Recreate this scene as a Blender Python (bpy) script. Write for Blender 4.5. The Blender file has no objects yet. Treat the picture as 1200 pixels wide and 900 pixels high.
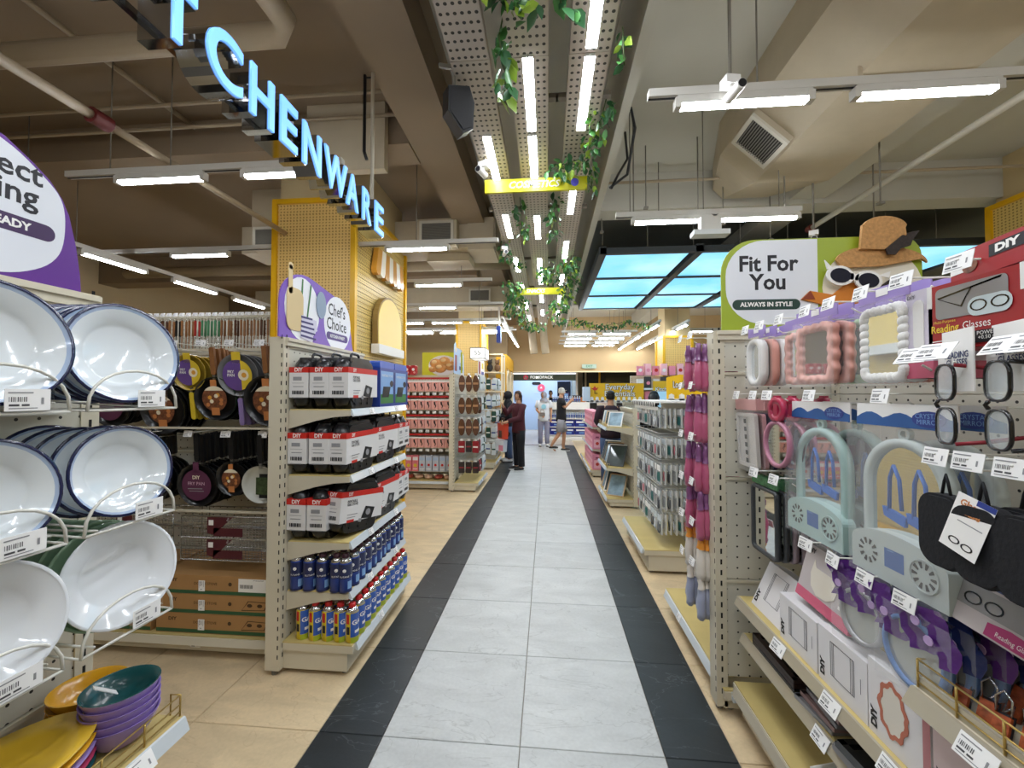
import bpy, math, random
from mathutils import Vector as V, Matrix as Mx, Euler
C = bpy.context.scene.collection
SC = bpy.context.scene
R = math.radians
PI = math.pi
rng = random.Random(7)
# ---------------------------------------------------------------- camera, world, exposure
cam = bpy.data.cameras.new('camera'); cam.sensor_fit = 'HORIZONTAL'; cam.sensor_width = 36.0
cam.lens = 36.0 * 478.6 / 1200.0; cam.clip_start = 0.02; cam.clip_end = 200
co = bpy.data.objects.new('camera', cam); C.objects.link(co)
co.location = (0, 0, 1.4966); co.rotation_euler = (R(90 + 1.345), R(-0.092), R(4.932))
SC.camera = co
w = bpy.data.worlds.new('world'); SC.world = w; w.use_nodes = True
w.node_tree.nodes['Background'].inputs[0].default_value = (0.9, 0.95, 1.0, 1)
w.node_tree.nodes['Background'].inputs[1].default_value = 0.35
SC.view_settings.view_transform = 'Standard'; SC.view_settings.look = 'None'
SC.view_settings.gamma = 1.0; SC.view_settings.use_curve_mapping = False
SC.view_settings.exposure = 0.0
TUBE = 60.0     # light given off by the ceiling tubes
SKYP = 1.35      # light given off by the printed sky panels
# ---------------------------------------------------------------- helpers
def lin(h):
    h = h.lstrip('#'); o = []
    for i in (0, 2, 4):
        c = int(h[i:i + 2], 16) / 255
        o.append(c / 12.92 if c <= .04045 else ((c + .055) / 1.055) ** 2.4)
    return (*o, 1.0)
MATS = {}
def mat(name, col='#cccccc', rough=.5, metal=0, emit=0, noise=None, bump=None, alpha=None, trans=0, coat=0, rand=0, spec=.5, holes=None, ior=1.45):
    if name in MATS: return MATS[name]
    m = bpy.data.materials.new(name); m.use_nodes = True; nt = m.node_tree; N = nt.nodes; L = nt.links
    p = N['Principled BSDF']; c = lin(col)
    p.inputs['Base Color'].default_value = c; p.inputs['Roughness'].default_value = rough; p.inputs['Metallic'].default_value = metal
    p.inputs['Specular IOR Level'].default_value = spec; p.inputs['Coat Weight'].default_value = coat; p.inputs['Coat Roughness'].default_value = .06
    p.inputs['Transmission Weight'].default_value = trans; p.inputs['IOR'].default_value = ior
    if alpha is not None: p.inputs['Alpha'].default_value = alpha
    if emit: p.inputs['Emission Color'].default_value = c; p.inputs['Emission Strength'].default_value = emit
    tc = N.new('ShaderNodeTexCoord'); out = None
    def mixc(fac, a, b, mode='MIX'):
        x = N.new('ShaderNodeMix'); x.data_type = 'RGBA'; x.blend_type = mode
        for s, val in ((0, fac), (6, a), (7, b)):
            if hasattr(val, 'is_output'): L.new(val, x.inputs[s])
            else: x.inputs[s].default_value = val
        return x.outputs[2]
    col_s = c
    if noise:
        n = N.new('ShaderNodeTexNoise'); n.inputs['Scale'].default_value = noise[0]; n.inputs['Detail'].default_value = 4
        if len(noise) > 2:
            mp = N.new('ShaderNodeMapping'); mp.inputs['Scale'].default_value = noise[2]; L.new(tc.outputs['Object'], mp.inputs[0]); L.new(mp.outputs[0], n.inputs['Vector'])
        else: L.new(tc.outputs['Object'], n.inputs['Vector'])
        a = noise[1]
        mr = N.new('ShaderNodeMapRange'); mr.inputs[1].default_value = .3; mr.inputs[2].default_value = .7; L.new(n.outputs[0], mr.inputs[0])
        col_s = mixc(mr.outputs[0], tuple(x * (1 - a) for x in c[:3]) + (1,), tuple(min(1, x * (1 + a)) for x in c[:3]) + (1,))
    if rand:
        oi = N.new('ShaderNodeObjectInfo'); mr = N.new('ShaderNodeMapRange'); L.new(oi.outputs['Random'], mr.inputs[0])
        mr.inputs[3].default_value = 1 - rand; mr.inputs[4].default_value = 1 + rand * .6
        cb = N.new('ShaderNodeCombineColor')
        for i in range(3): L.new(mr.outputs[0], cb.inputs[i])
        col_s = mixc(1.0, col_s, cb.outputs[0], 'MULTIPLY')
    if holes:   # (pitch a, pitch b, radius, axis a, axis b, colour): punched dots
        sx = N.new('ShaderNodeSeparateXYZ'); L.new(tc.outputs['Object'], sx.inputs[0]); ds = []
        for ax, pt in ((holes[3], holes[0]), (holes[4], holes[1])):
            a = N.new('ShaderNodeMath'); a.operation = 'DIVIDE'; L.new(sx.outputs[ax], a.inputs[0]); a.inputs[1].default_value = pt
            b = N.new('ShaderNodeMath'); b.operation = 'FRACT'; L.new(a.outputs[0], b.inputs[0])
            d = N.new('ShaderNodeMath'); d.operation = 'SUBTRACT'; L.new(b.outputs[0], d.inputs[0]); d.inputs[1].default_value = .5
            e = N.new('ShaderNodeMath'); e.operation = 'MULTIPLY'; L.new(d.outputs[0], e.inputs[0]); e.inputs[1].default_value = pt
            q = N.new('ShaderNodeMath'); q.operation = 'POWER'; L.new(e.outputs[0], q.inputs[0]); q.inputs[1].default_value = 2; ds.append(q)
        s = N.new('ShaderNodeMath'); s.operation = 'ADD'; L.new(ds[0].outputs[0], s.inputs[0]); L.new(ds[1].outputs[0], s.inputs[1])
        k = N.new('ShaderNodeMath'); k.operation = 'LESS_THAN'; L.new(s.outputs[0], k.inputs[0]); k.inputs[1].default_value = holes[2] ** 2
        col_s = mixc(k.outputs[0], col_s, lin(holes[5]))
    if hasattr(col_s, 'is_output'): L.new(col_s, p.inputs['Base Color'])
    if bump:
        n = N.new('ShaderNodeTexNoise'); n.inputs['Scale'].default_value = bump[0]; n.inputs['Detail'].default_value = 3; L.new(tc.outputs['Object'], n.inputs['Vector'])
        b = N.new('ShaderNodeBump'); b.inputs['Strength'].default_value = bump[1]; b.inputs['Distance'].default_value = .01
        L.new(n.outputs[0], b.inputs['Height']); L.new(b.outputs[0], p.inputs['Normal'])
    MATS[name] = m; return m
def T4(loc=(0, 0, 0), rx=0, ry=0, rz=0, s=1):
    return Mx.Translation(loc) @ Euler((R(rx), R(ry), R(rz))).to_matrix().to_4x4() @ Mx.Diagonal((s, s, s, 1) if not hasattr(s, '__len__') else (*s, 1))
def FM(face, loc, tilt=0):   # a frame for flat print: x along the text, y up, z towards the viewer
    rz = {'S': 0, 'E': 90, 'N': 180, 'W': -90}[face] if isinstance(face, str) else face
    return Mx.Translation(loc) @ Mx.Rotation(R(rz), 4, 'Z') @ Mx.Rotation(R(90 + tilt), 4, 'X')
TX = {}
def tdata(s, size, ext, off, shear, align, sp, res=2):
    k = (s, size, ext, off, shear, align, sp)
    if k not in TX:
        cu = bpy.data.curves.new('t', 'FONT'); cu.body = s; cu.size = size; cu.extrude = ext; cu.offset = off; cu.shear = shear
        cu.align_x = align; cu.align_y = 'CENTER'; cu.resolution_u = res; cu.space_character = sp; cu.space_line = .85
        o = bpy.data.objects.new('t', cu); C.objects.link(o); dg = bpy.context.evaluated_depsgraph_get(); dg.update()
        me = bpy.data.meshes.new_from_object(o.evaluated_get(dg))
        TX[k] = ([tuple(v.co) for v in me.vertices], [tuple(p.vertices) for p in me.polygons])
        bpy.data.objects.remove(o); bpy.data.curves.remove(cu); bpy.data.meshes.remove(me)
    return TX[k]
class B:
    def __init__(s): s.v = []; s.f = []; s.mi = []; s.sm = []; s.ms = []
    def add(s, vs, fs, m, smooth=False, M=None):
        o = len(s.v)
        if m not in s.ms: s.ms.append(m)
        k = s.ms.index(m)
        s.v += [tuple(M @ V(v)) for v in vs] if M is not None else [tuple(v) for v in vs]
        s.f += [tuple(i + o for i in f) for f in fs]; s.mi += [k] * len(fs); s.sm += [smooth] * len(fs)
        return s
    def box(s, x0, x1, y0, y1, z0, z1, m, M=None):
        return s.add([(x, y, z) for z in (z0, z1) for x, y in ((x0, y0), (x1, y0), (x1, y1), (x0, y1))],
                     [(3, 2, 1, 0), (4, 5, 6, 7), (0, 1, 5, 4), (1, 2, 6, 5), (2, 3, 7, 6), (3, 0, 4, 7)], m, False, M)
    def cb(s, c, d, m, M=None):
        return s.box(c[0] - d[0] / 2, c[0] + d[0] / 2, c[1] - d[1] / 2, c[1] + d[1] / 2, c[2] - d[2] / 2, c[2] + d[2] / 2, m, M)
    def prism(s, poly, d0, d1, m, ax='z', M=None, smooth=False):
        f = {'x': lambda a, b, d: (d, a, b), 'y': lambda a, b, d: (a, d, b), 'z': lambda a, b, d: (a, b, d)}[ax]; n = len(poly)
        vs = [f(a, b, d0) for a, b in poly] + [f(a, b, d1) for a, b in poly]
        s.add(vs, [tuple(range(n))[::-1], tuple(range(n, 2 * n))], m, False, M)
        return s.add(vs, [(i, (i + 1) % n, n + (i + 1) % n, n + i) for i in range(n)], m, smooth, M)
    def ring(s, po, pi, d0, d1, m, ax='z', M=None, smooth=False):   # a frame between two outlines of equal count
        f = {'x': lambda a, b, d: (d, a, b), 'y': lambda a, b, d: (a, d, b), 'z': lambda a, b, d: (a, b, d)}[ax]; n = len(po)
        vs = [f(a, b, d) for d in (d0, d1) for p in (po, pi) for a, b in p]; fs = []
        for i in range(n):
            j = (i + 1) % n
            fs += [(i, j, n + j, n + i), (2 * n + i, 3 * n + i, 3 * n + j, 2 * n + j), (i, 2 * n + i, 2 * n + j, j), (n + i, n + j, 3 * n + j, 3 * n + i)]
        return s.add(vs, fs, m, smooth, M)
    def lathe(s, prof, m, n=24, M=None, a0=0, a1=2 * PI, smooth=True):
        full = abs(a1 - a0 - 2 * PI) < 1e-6; k = n if full else n + 1; vs = []; fs = []
        for r, z in prof:
            for i in range(k):
                a = a0 + (a1 - a0) * i / n; vs.append((r * math.cos(a), r * math.sin(a), z))
        for j in range(len(prof) - 1):
            for i in range(n):
                q = (i + 1) % k; a, b, c, d = j * k + i, j * k + q, (j + 1) * k + q, (j + 1) * k + i
                if prof[j][0] < 1e-6: fs.append((a, c, d))
                elif prof[j + 1][0] < 1e-6: fs.append((a, b, d))
                else: fs.append((a, b, c, d))
        return s.add(vs, fs, m, smooth, M)
    def tube(s, pts, r, m, n=6, M=None, closed=False):
        P = [V(p) for p in pts]; k = len(P); vs = []; fs = []; up = V((0, 0, 1)); prev = None
        rs = r if hasattr(r, '__len__') else [r] * k
        for i, p in enumerate(P):
            t = (P[(i + 1) % k] - P[i - 1]) if closed else (P[min(i + 1, k - 1)] - P[max(i - 1, 0)])
            t = t.normalized() if t.length > 1e-9 else up
            if prev is None:
                a = t.cross(up)
                if a.length < 1e-3: a = t.cross(V((1, 0, 0)))
            else: a = prev - t * prev.dot(t)
            a.normalize(); prev = a; b = t.cross(a)
            for j in range(n):
                q = 2 * PI * j / n; vs.append(p + (a * math.cos(q) + b * math.sin(q)) * rs[i])
        for i in range(k if closed else k - 1):
            for j in range(n):
                i2 = (i + 1) % k; fs.append((i * n + j, i * n + (j + 1) % n, i2 * n + (j + 1) % n, i2 * n + j))
        if not closed: fs += [tuple(range(n))[::-1], tuple(range((k - 1) * n, k * n))]
        return s.add(vs, fs, m, n > 4, M)
    def ell(s, c, r, m, n=12, M=None):
        k = n // 2; pr = [(math.sin(PI * j / k), -math.cos(PI * j / k)) for j in range(k + 1)]; pr[0] = (0, -1); pr[-1] = (0, 1)
        q = Mx.Translation(c) @ Mx.Diagonal((*r, 1)); return s.lathe(pr, m, n, (M @ q) if M is not None else q)
    def cyl(s, c, r, h, m, n=16, M=None, r2=None, ax='z'):
        q = Mx.Translation(c) @ {'z': Mx.Identity(4), 'x': Mx.Rotation(PI / 2, 4, 'Y'), 'y': Mx.Rotation(-PI / 2, 4, 'X')}[ax]
        r2 = r if r2 is None else r2
        vs = [(a * math.cos(2 * PI * i / n), a * math.sin(2 * PI * i / n), z) for a, z in ((r, 0), (r2, h)) for i in range(n)]
        q = (M @ q) if M is not None else q
        s.add(vs, [tuple(range(n))[::-1], tuple(range(n, 2 * n))], m, False, q)
        return s.add(vs, [(i, (i + 1) % n, n + (i + 1) % n, n + i) for i in range(n)], m, True, q)
    def poly(s, pts, m, M=None): return s.add([(a, b, 0) for a, b in pts], [tuple(range(len(pts)))], m, False, M)
    def rect(s, x0, y0, x1, y1, m, M=None, z=0): return s.add([(x0, y0, z), (x1, y0, z), (x1, y1, z), (x0, y1, z)], [(0, 1, 2, 3)], m, False, M)
    def txt(s, t, size, m, M=None, ext=0, off=0, shear=0, align='CENTER', sp=1, fn=None, sx=1):
        vs, fs = tdata(t, size, ext, off, shear, align, sp)
        if sx != 1: vs = [(x * sx, y, z) for x, y, z in vs]
        if fn: vs = [fn(*v) for v in vs]
        return s.add(vs, fs, m, False, M)
    def mesh(s, name='mesh'):
        me = bpy.data.meshes.new(name); me.from_pydata(s.v, [], s.f); me.polygons.foreach_set('material_index', s.mi); me.polygons.foreach_set('use_smooth', s.sm)
        for m in s.ms: me.materials.append(m)
        me.update(); return me
    def out(s, name, parent=None, loc=(0, 0, 0), rot=(0, 0, 0), **kw): return obj(name, s.mesh(name), parent, loc, rot, **kw)
def props(o, label=None, cat=None, group=None, kind=None):
    for k, x in (('label', label), ('category', cat), ('group', group), ('kind', kind)):
        if x: o[k] = x
    return o
def obj(name, me, parent=None, loc=(0, 0, 0), rot=(0, 0, 0), label=None, cat=None, group=None, kind=None):
    o = bpy.data.objects.new(name, me); C.objects.link(o); o.location = loc; o.rotation_euler = rot
    if parent: o.parent = parent; KIDS.setdefault(parent, []).append(o)
    return props(o, label, cat, group, kind)
KIDS = {}
def thing(name, label, cat, loc=(0, 0, 0), rz=0, group=None):
    o = bpy.data.objects.new(name, None); C.objects.link(o); o.location = loc; o.rotation_euler = (0, 0, R(rz)); o.empty_display_size = .05
    return props(o, label, cat, group)
def dup(o, loc=None, rot=None, label=None, group=None, parent=None):
    c = o.copy(); C.objects.link(c)
    if parent: c.parent = parent; KIDS.setdefault(parent, []).append(c)
    if loc is not None: c.location = loc
    if rot is not None: c.rotation_euler = rot
    if label: c['label'] = label
    if group: c['group'] = group
    for ch in KIDS.get(o, []): dup(ch, parent=c)
    return c
ORD = ['first', 'second', 'third', 'fourth', 'fifth', 'sixth', 'seventh', 'eighth', 'ninth', 'tenth', 'eleventh', 'twelfth', 'thirteenth', 'fourteenth', 'fifteenth', 'sixteenth', 'seventeenth', 'eighteenth', 'nineteenth', 'twentieth']
def rrect(w, h, r, n=4, cx=0, cy=0):
    pts = []
    for sx, sy, a0 in ((1, -1, -90), (1, 1, 0), (-1, 1, 90), (-1, -1, 180)):
        for i in range(n + 1):
            a = R(a0 + 90 * i / n); pts.append((cx + sx * (w / 2 - r) + r * math.cos(a), cy + sy * (h / 2 - r) + r * math.sin(a)))
    return pts
def sm(P, k=5):   # smooth closed outline through the given points
    n = len(P); o = []
    for i in range(n):
        a, b, c, d = (V(P[(i + j - 1) % n]) for j in range(4))
        for q in range(k):
            t = q / k; o.append(tuple(.5 * (2 * b + (c - a) * t + (2 * a - 5 * b + 4 * c - d) * t * t + (3 * b - a - 3 * c + d) * t ** 3)))
    return o
def circ(r, n=24, cx=0, cy=0, ry=None, a0=0): return [(cx + r * math.cos(a0 + 2 * PI * i / n), cy + (ry or r) * math.sin(a0 + 2 * PI * i / n)) for i in range(n)]
# ---------------------------------------------------------------- materials
cream = mat('cream_steel', '#cdc5b0', .42, noise=(3, .04)); cream_d = mat('cream_steel_side', '#c5bda8', .45)
panelm = mat('cream_peg_panel', '#c9c5b6', .5, holes=(.05, .05, .0045, 0, 2, '#2a2824'))
slotm = mat('dark_slot', '#14130f', .8); deckm = mat('shelf_deck', '#c9b475', .45, noise=(9, .05, (1, .05, 1)))
railm = mat('price_rail_plastic', '#c9d0d4', .22, coat=.4); wirem = mat('white_wire', '#d8d6cc', .3, coat=.3); chromem = mat('chrome_wire', '#c8c8c8', .18, 1)
goldw = mat('brass_wire', '#c2a55f', .3, .8); white = mat('white_card', '#eceae6', .6); black = mat('black_print', '#17161a', .55)
tagm = mat('price_tag_paper', '#f1f0ee', .5); grey = mat('grey_print', '#8d8d90', .6); redp = mat('red_print', '#c4261d', .45); foot_m = mat('grey_foot', '#77736b', .5)
ceilm = mat('ceiling_paint_shaded', '#8f7d67', .85, noise=(1.2, .05), bump=(14, .08)); ceil_r = mat('ceiling_paint_lit', '#bfbcb0', .85, noise=(1.2, .05), bump=(14, .08))  # one paint; left half darkened in colour to stand for its dimmer light
galv = mat('painted_duct', '#bbae96', .6, noise=(5, .05)); pipem = mat('painted_pipe', '#a8987f', .5); dark_m = mat('dark_plastic', '#1b1c1f', .4)
tubem = mat('lit_tube', '#f2f8ff', .5, emit=TUBE); housing = mat('track_housing', '#c9c6bf', .4); skym = None
yellow = mat('yellow_paint', '#e0ac10', .38); purple = mat('purple_print', '#6a3fa0', .5); clear = mat('clear_plastic', '#ffffff', .12, trans=1.0, ior=1.12, alpha=.35)
# ---------------------------------------------------------------- floor
def stone(name, col, amt, rough, veins, vcol, rand):
    m = bpy.data.materials.new(name); m.use_nodes = True; N = m.node_tree.nodes; L = m.node_tree.links; p = N['Principled BSDF']
    tc = N.new('ShaderNodeTexCoord'); oi = N.new('ShaderNodeObjectInfo')
    ad = N.new('ShaderNodeVectorMath'); ad.operation = 'MULTIPLY_ADD'; ad.inputs[1].default_value = (1, 1, 1)
    sc = N.new('ShaderNodeVectorMath'); sc.operation = 'SCALE'; L.new(oi.outputs['Location'], sc.inputs[0]); sc.inputs['Scale'].default_value = 3.7
    L.new(tc.outputs['Object'], ad.inputs[0]); L.new(sc.outputs[0], ad.inputs[2])
    mp = N.new('ShaderNodeMapping'); mp.inputs['Rotation'].default_value = (0, 0, .6); mp.inputs['Scale'].default_value = (1, 2.4, 1); L.new(ad.outputs[0], mp.inputs[0])
    n = N.new('ShaderNodeTexNoise'); n.inputs['Scale'].default_value = 3.0; n.inputs['Detail'].default_value = 8; n.inputs['Distortion'].default_value = .8; L.new(mp.outputs[0], n.inputs['Vector'])
    n2 = N.new('ShaderNodeTexNoise'); n2.inputs['Scale'].default_value = 60; n2.inputs['Detail'].default_value = 3; L.new(ad.outputs[0], n2.inputs['Vector'])
    v = N.new('ShaderNodeTexNoise'); v.inputs['Scale'].default_value = 1.6; v.inputs['Detail'].default_value = 5; v.inputs['Distortion'].default_value = 1.5; L.new(mp.outputs[0], v.inputs['Vector'])
    c = lin(col); cr = N.new('ShaderNodeValToRGB'); L.new(n.outputs[0], cr.inputs[0])
    cr.color_ramp.elements[0].position = .3; cr.color_ramp.elements[0].color = tuple(x * (1 - amt) for x in c[:3]) + (1,)
    cr.color_ramp.elements[1].position = .7; cr.color_ramp.elements[1].color = tuple(min(1, x * (1 + amt)) for x in c[:3]) + (1,)
    vr = N.new('ShaderNodeValToRGB'); L.new(v.outputs[0], vr.inputs[0]); e = vr.color_ramp.elements
    e[0].position = .494; e[0].color = (0, 0, 0, 1); e[1].position = .506; e[1].color = (0, 0, 0, 1); k = e.new(.5); k.color = (veins, veins, veins, 1)
    mx = N.new('ShaderNodeMix'); mx.data_type = 'RGBA'; L.new(vr.outputs[0], mx.inputs[0]); L.new(cr.outputs[0], mx.inputs[6]); mx.inputs[7].default_value = lin(vcol)
    m2 = N.new('ShaderNodeMix'); m2.data_type = 'RGBA'; m2.blend_type = 'MULTIPLY'; m2.inputs[0].default_value = 1; L.new(mx.outputs[2], m2.inputs[6])
    mr = N.new('ShaderNodeMapRange'); L.new(oi.outputs['Random'], mr.inputs[0]); mr.inputs[3].default_value = 1 - rand; mr.inputs[4].default_value = 1 + rand * .5
    sp = N.new('ShaderNodeMath'); sp.operation = 'MULTIPLY_ADD'; L.new(n2.outputs[0], sp.inputs[0]); sp.inputs[1].default_value = .22; L.new(mr.outputs[0], sp.inputs[2])
    sb = N.new('ShaderNodeMath'); sb.operation = 'SUBTRACT'; L.new(sp.outputs[0], sb.inputs[0]); sb.inputs[1].default_value = .11
    cb = N.new('ShaderNodeCombineColor')
    for i in range(3): L.new(sb.outputs[0], cb.inputs[i])
    L.new(cb.outputs[0], m2.inputs[7]); L.new(m2.outputs[2], p.inputs['Base Color'])
    p.inputs['Roughness'].default_value = rough; b = N.new('ShaderNodeBump'); b.inputs['Strength'].default_value = .12; b.inputs['Distance'].default_value = .004; L.new(n2.outputs[0], b.inputs['Height']); L.new(b.outputs[0], p.inputs['Normal'])
    return m
t_grey = stone('pale_grey_stone_tile', '#bdbfbd', .1, .42, .45, '#8f908c', .04)
t_dark = stone('charcoal_stone_tile', '#2b3032', .16, .38, .5, '#6a7074', .08)
t_beige = stone('beige_stone_tile', '#d3bd98', .15, .4, .4, '#b59b78', .05)
grout = mat('grout', '#8a8378', .9)
X0 = -0.1165; Y0 = 1.765; DW = .2925; G = .0018
floor = B().box(-9, 9, -3, 20, -.1, -.006, grout).out('floor', kind='structure')
def tilemesh(w, d, m):
    b = B(); h = w / 2 - G; k = d / 2 - G; e = .002
    vs = [(-h, -k, -.006), (h, -k, -.006), (h, k, -.006), (-h, k, -.006), (-h, -k, -e), (h, -k, -e), (h, k, -e), (-h, k, -e), (-h + e, -k + e, 0), (h - e, -k + e, 0), (h - e, k - e, 0), (-h + e, k - e, 0)]
    b.add(vs, [(8, 9, 10, 11)] + [(o + i, o + (i + 1) % 4, o + 4 + (i + 1) % 4, o + 4 + i) for o in (0, 4) for i in range(4)], m); return b.mesh('floor_tile')
mg, md, mb = tilemesh(.6, .6, t_grey), tilemesh(DW, .6, t_dark), tilemesh(.6, .6, t_beige)
for r in range(-2, 17):
    y = Y0 + .6 * r + .3
    for x in (X0 - .3, X0 + .3): obj('floor_tile', mg, floor, (x, y, 0))
    for s in (-1, 1):
        obj('floor_tile', md, floor, (X0 + s * (.6 + DW / 2), y, 0))
xl, xr = X0 - .6 - DW, X0 + .6 + DW
for r in range(-2, 12):
    y = Y0 + .6 * r + .3
    for k in range(9 if r < 9 else 4): obj('floor_tile', mb, floor, (xl - .3 - .6 * k, y, 0))
    for k in range(3 if r < 9 else 2): obj('floor_tile', mb, floor, (xr + .3 + .6 * k, y, 0))
for sx, n in ((-1, 4), (1, 4)): pass
B().box(-9, xl, Y0 + 7.2, 20, -.006, 0, t_beige).box(xr, 9, Y0 + 7.2, 20, -.006, 0, t_beige).box(xl, xr, Y0 + 10.2 + .03, 20, -.006, .004, mat('shop_floor', '#cfc3b4', .25)).box(-9, xl - 5.4, -3, Y0 + 7.2, -.006, 0, t_beige).box(xr + 1.8, 9, -3, Y0 + 7.2, -.006, 0, t_beige).out('trim_1', kind='structure')
B().box(xl, xr, Y0 + 10.17, Y0 + 10.23, -.004, .008, mat('metal_strip', '#7c776f', .35, .8)).out('trim_2', kind='structure')
# ---------------------------------------------------------------- walls and ceiling
CZ = 3.9
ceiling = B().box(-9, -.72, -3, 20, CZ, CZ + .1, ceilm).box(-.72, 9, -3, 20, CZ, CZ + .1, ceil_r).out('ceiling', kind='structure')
wallp = mat('wall_paint', '#d8c6a2', .8, noise=(1.5, .03)); wall_w = mat('soffit_paint', '#c4a97f', .7)
B().box(-8.1, -8, -3, 20, 0, CZ, wallp).out('wall_left', kind='structure')
B().box(8, 8.1, -3, 20, 0, CZ, wallp).out('wall_right', kind='structure')
B().box(-8, 8, -3, -2.9, 0, CZ, wallp).out('wall_front', kind='structure')
B().box(-8, 8, 19, 19.1, 0, CZ, mat('far_wall', '#b9a98e', .8)).out('wall_back', kind='structure')
B().box(-8, -1.25, 12.6, 12.75, 0, CZ, wallp).out('wall_far_left', kind='structure')
B().box(-1.25, 8, 12.9, 13.1, 2.17, CZ, wall_w).box(-1.25, 8, 12.86, 12.9, 2.17, 2.2, mat('soffit_edge', '#f2dfb8', .5)).out('wall_bulkhead', kind='structure')
# beams
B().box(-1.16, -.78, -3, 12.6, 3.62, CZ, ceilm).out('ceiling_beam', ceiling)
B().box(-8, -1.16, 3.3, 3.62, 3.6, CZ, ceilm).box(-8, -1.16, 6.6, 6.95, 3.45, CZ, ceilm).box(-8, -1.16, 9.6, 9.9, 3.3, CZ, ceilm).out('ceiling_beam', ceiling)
B().box(.46, .52, -3, 12.6, 3.28, CZ, ceil_r).out('ceiling_beam', ceiling)
B().box(2.55, 2.9, -3, 12.6, 3.55, CZ, ceil_r).out('ceiling_beam', ceiling)
B().box(.5, 8, 4.5, 4.75, 3.5, CZ, ceil_r).box(.5, 8, 8.8, 9.1, 3.4, CZ, ceil_r).out('ceiling_beam', ceiling)
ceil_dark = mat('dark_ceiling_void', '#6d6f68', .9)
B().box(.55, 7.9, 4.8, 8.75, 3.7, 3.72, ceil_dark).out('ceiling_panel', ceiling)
# painted pipes and conduits under the slab
def pipe(pts, r, label, name='ceiling_pipe', m=pipem, n=10, cat='pipe', g=None):
    return props(B().tube(pts, r, m, n).out(name), label, cat, g)
pipe([(-3.6, 2.2, 3.58), (-1.55, 2.2, 3.58), (-1.46, 2.12, 3.58), (-1.46, -1, 3.58)], .065, 'thick cream painted drain pipe bending under the ceiling behind the lit letters')
pipe([(-7.9, 2.2, 3.58), (-3.6, 2.2, 3.58)], .065, 'cream drain pipe crossing above the plate racks to the far side wall')
sp = thing('sprinkler_pipe', 'cream sprinkler pipe with a dark red coupling above the plate sign', 'pipe', (-2.6, 0, 2.84))
B().tube([(0, -1, .25), (0, 2.1, .25)], .028, pipem, 10).tube([(0, 2.1, .25), (0, 3.82, .25)], .024, pipem, 10).out('pipe_run', sp)
B().cyl((0, 2.08, .25), .045, .1, mat('dark_red_paint', '#5d1a18', .5), 12, ax='y').out('coupling', sp, label='dark red pipe coupling')
B().tube([(0, .85, .25), (0, .85, 1.06)], .007, pipem).out('hanger_rod', sp)
sp = thing('sprinkler_pipe', 'pale sprinkler pipe running beside the boxed duct above the straw hat sign', 'pipe', (2.7, 0, 3.2))
B().tube([(0, -1, 0), (0, 4.4, 0)], .024, mat('pale_pipe', '#d5d0c2', .4), 10).out('pipe_run', sp)
B().cyl((0, 4.38, 0), .035, .07, MATS['dark_red_paint'], 12, ax='y').out('coupling', sp, label='dark red pipe end')
for k, (y, z) in enumerate(((2.9, 3.75), (3.12, 3.72), (3.2, 3.78))):
    pipe([(-7.9, y, z), (-2.4, y, z), (-2.2, y + .05, z + .04), (-1.2, y + .05, z + .04)], .014, 'thin cream conduit, %s of the three crossing the slab before the beam' % ORD[k], 'conduit', g='conduits across the slab')
pipe([(-3.1, -1, 3.84), (-3.1, 3.3, 3.84)], .02, 'thin cream conduit running lengthwise along the slab above the drain pipe', 'conduit')
pipe([(-1.36, 2.9, 3.88), (-1.36, 2.9, 3.3), (-1.34, 2.9, 3.24)], .012, 'grey cable drop beside the pole of the lit letters', 'conduit', dark_m)
pipe([(-1.35, 2.9, 3.86), (-1.22, 2.88, 3.84), (-1.17, 2.85, 3.7)], .007, 'grey cable sagging from the cable drop to the beam', 'cable', dark_m, cat='cable')
pipe([(.55, 4.1, 3.6), (7.5, 4.1, 3.6)], .014, 'thin grey conduit crossing the ceiling before the sky panels', 'conduit')
pipe([(-7, 6.2, 3.49), (-.55, 6.2, 3.49)], .085, 'fat round cream duct pipe behind the yellow kitchen column', 'duct_pipe', n=14)
# boxed ducts
def vent(parent, w, h, M):
    B().ring([(-w / 2, -h / 2), (w / 2, -h / 2), (w / 2, h / 2), (-w / 2, h / 2)], [(-w / 2 + .03, -h / 2 + .03), (w / 2 - .03, -h / 2 + .03), (w / 2 - .03, h / 2 - .03), (-w / 2 + .03, h / 2 - .03)], 0, .02, mat('vent_frame', '#cfcabd', .4), M=M).out('vent_frame', parent)
    B().rect(-w / 2 + .03, -h / 2 + .03, w / 2 - .03, h / 2 - .03, mat('vent_dark', '#2e2c29', .8), M, .002).out('vent_backing', parent)
    n = 14; me = B().box(-w / 2 + .03, w / 2 - .03, -.004, .004, 0, .012, mat('vent_slat', '#7e7a72', .5)).mesh('vent_slat')
    for i in range(n):
        o = obj('vent_slat', me, parent); o.matrix_local = M @ Mx.Translation((0, -h / 2 + .03 + (h - .06) * (i + .5) / n, .002))
d = thing('ceiling_duct', 'wide boxed cream duct with a square grille above the straw hat sign', 'duct')
B().prism([(1.52, 3.9), (1.52, 3.6), (1.8, 3.34), (2.42, 3.34), (2.5, 3.5), (2.5, 3.9)], -1, 3.7, galv, 'y').out('duct_box', d)
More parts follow.
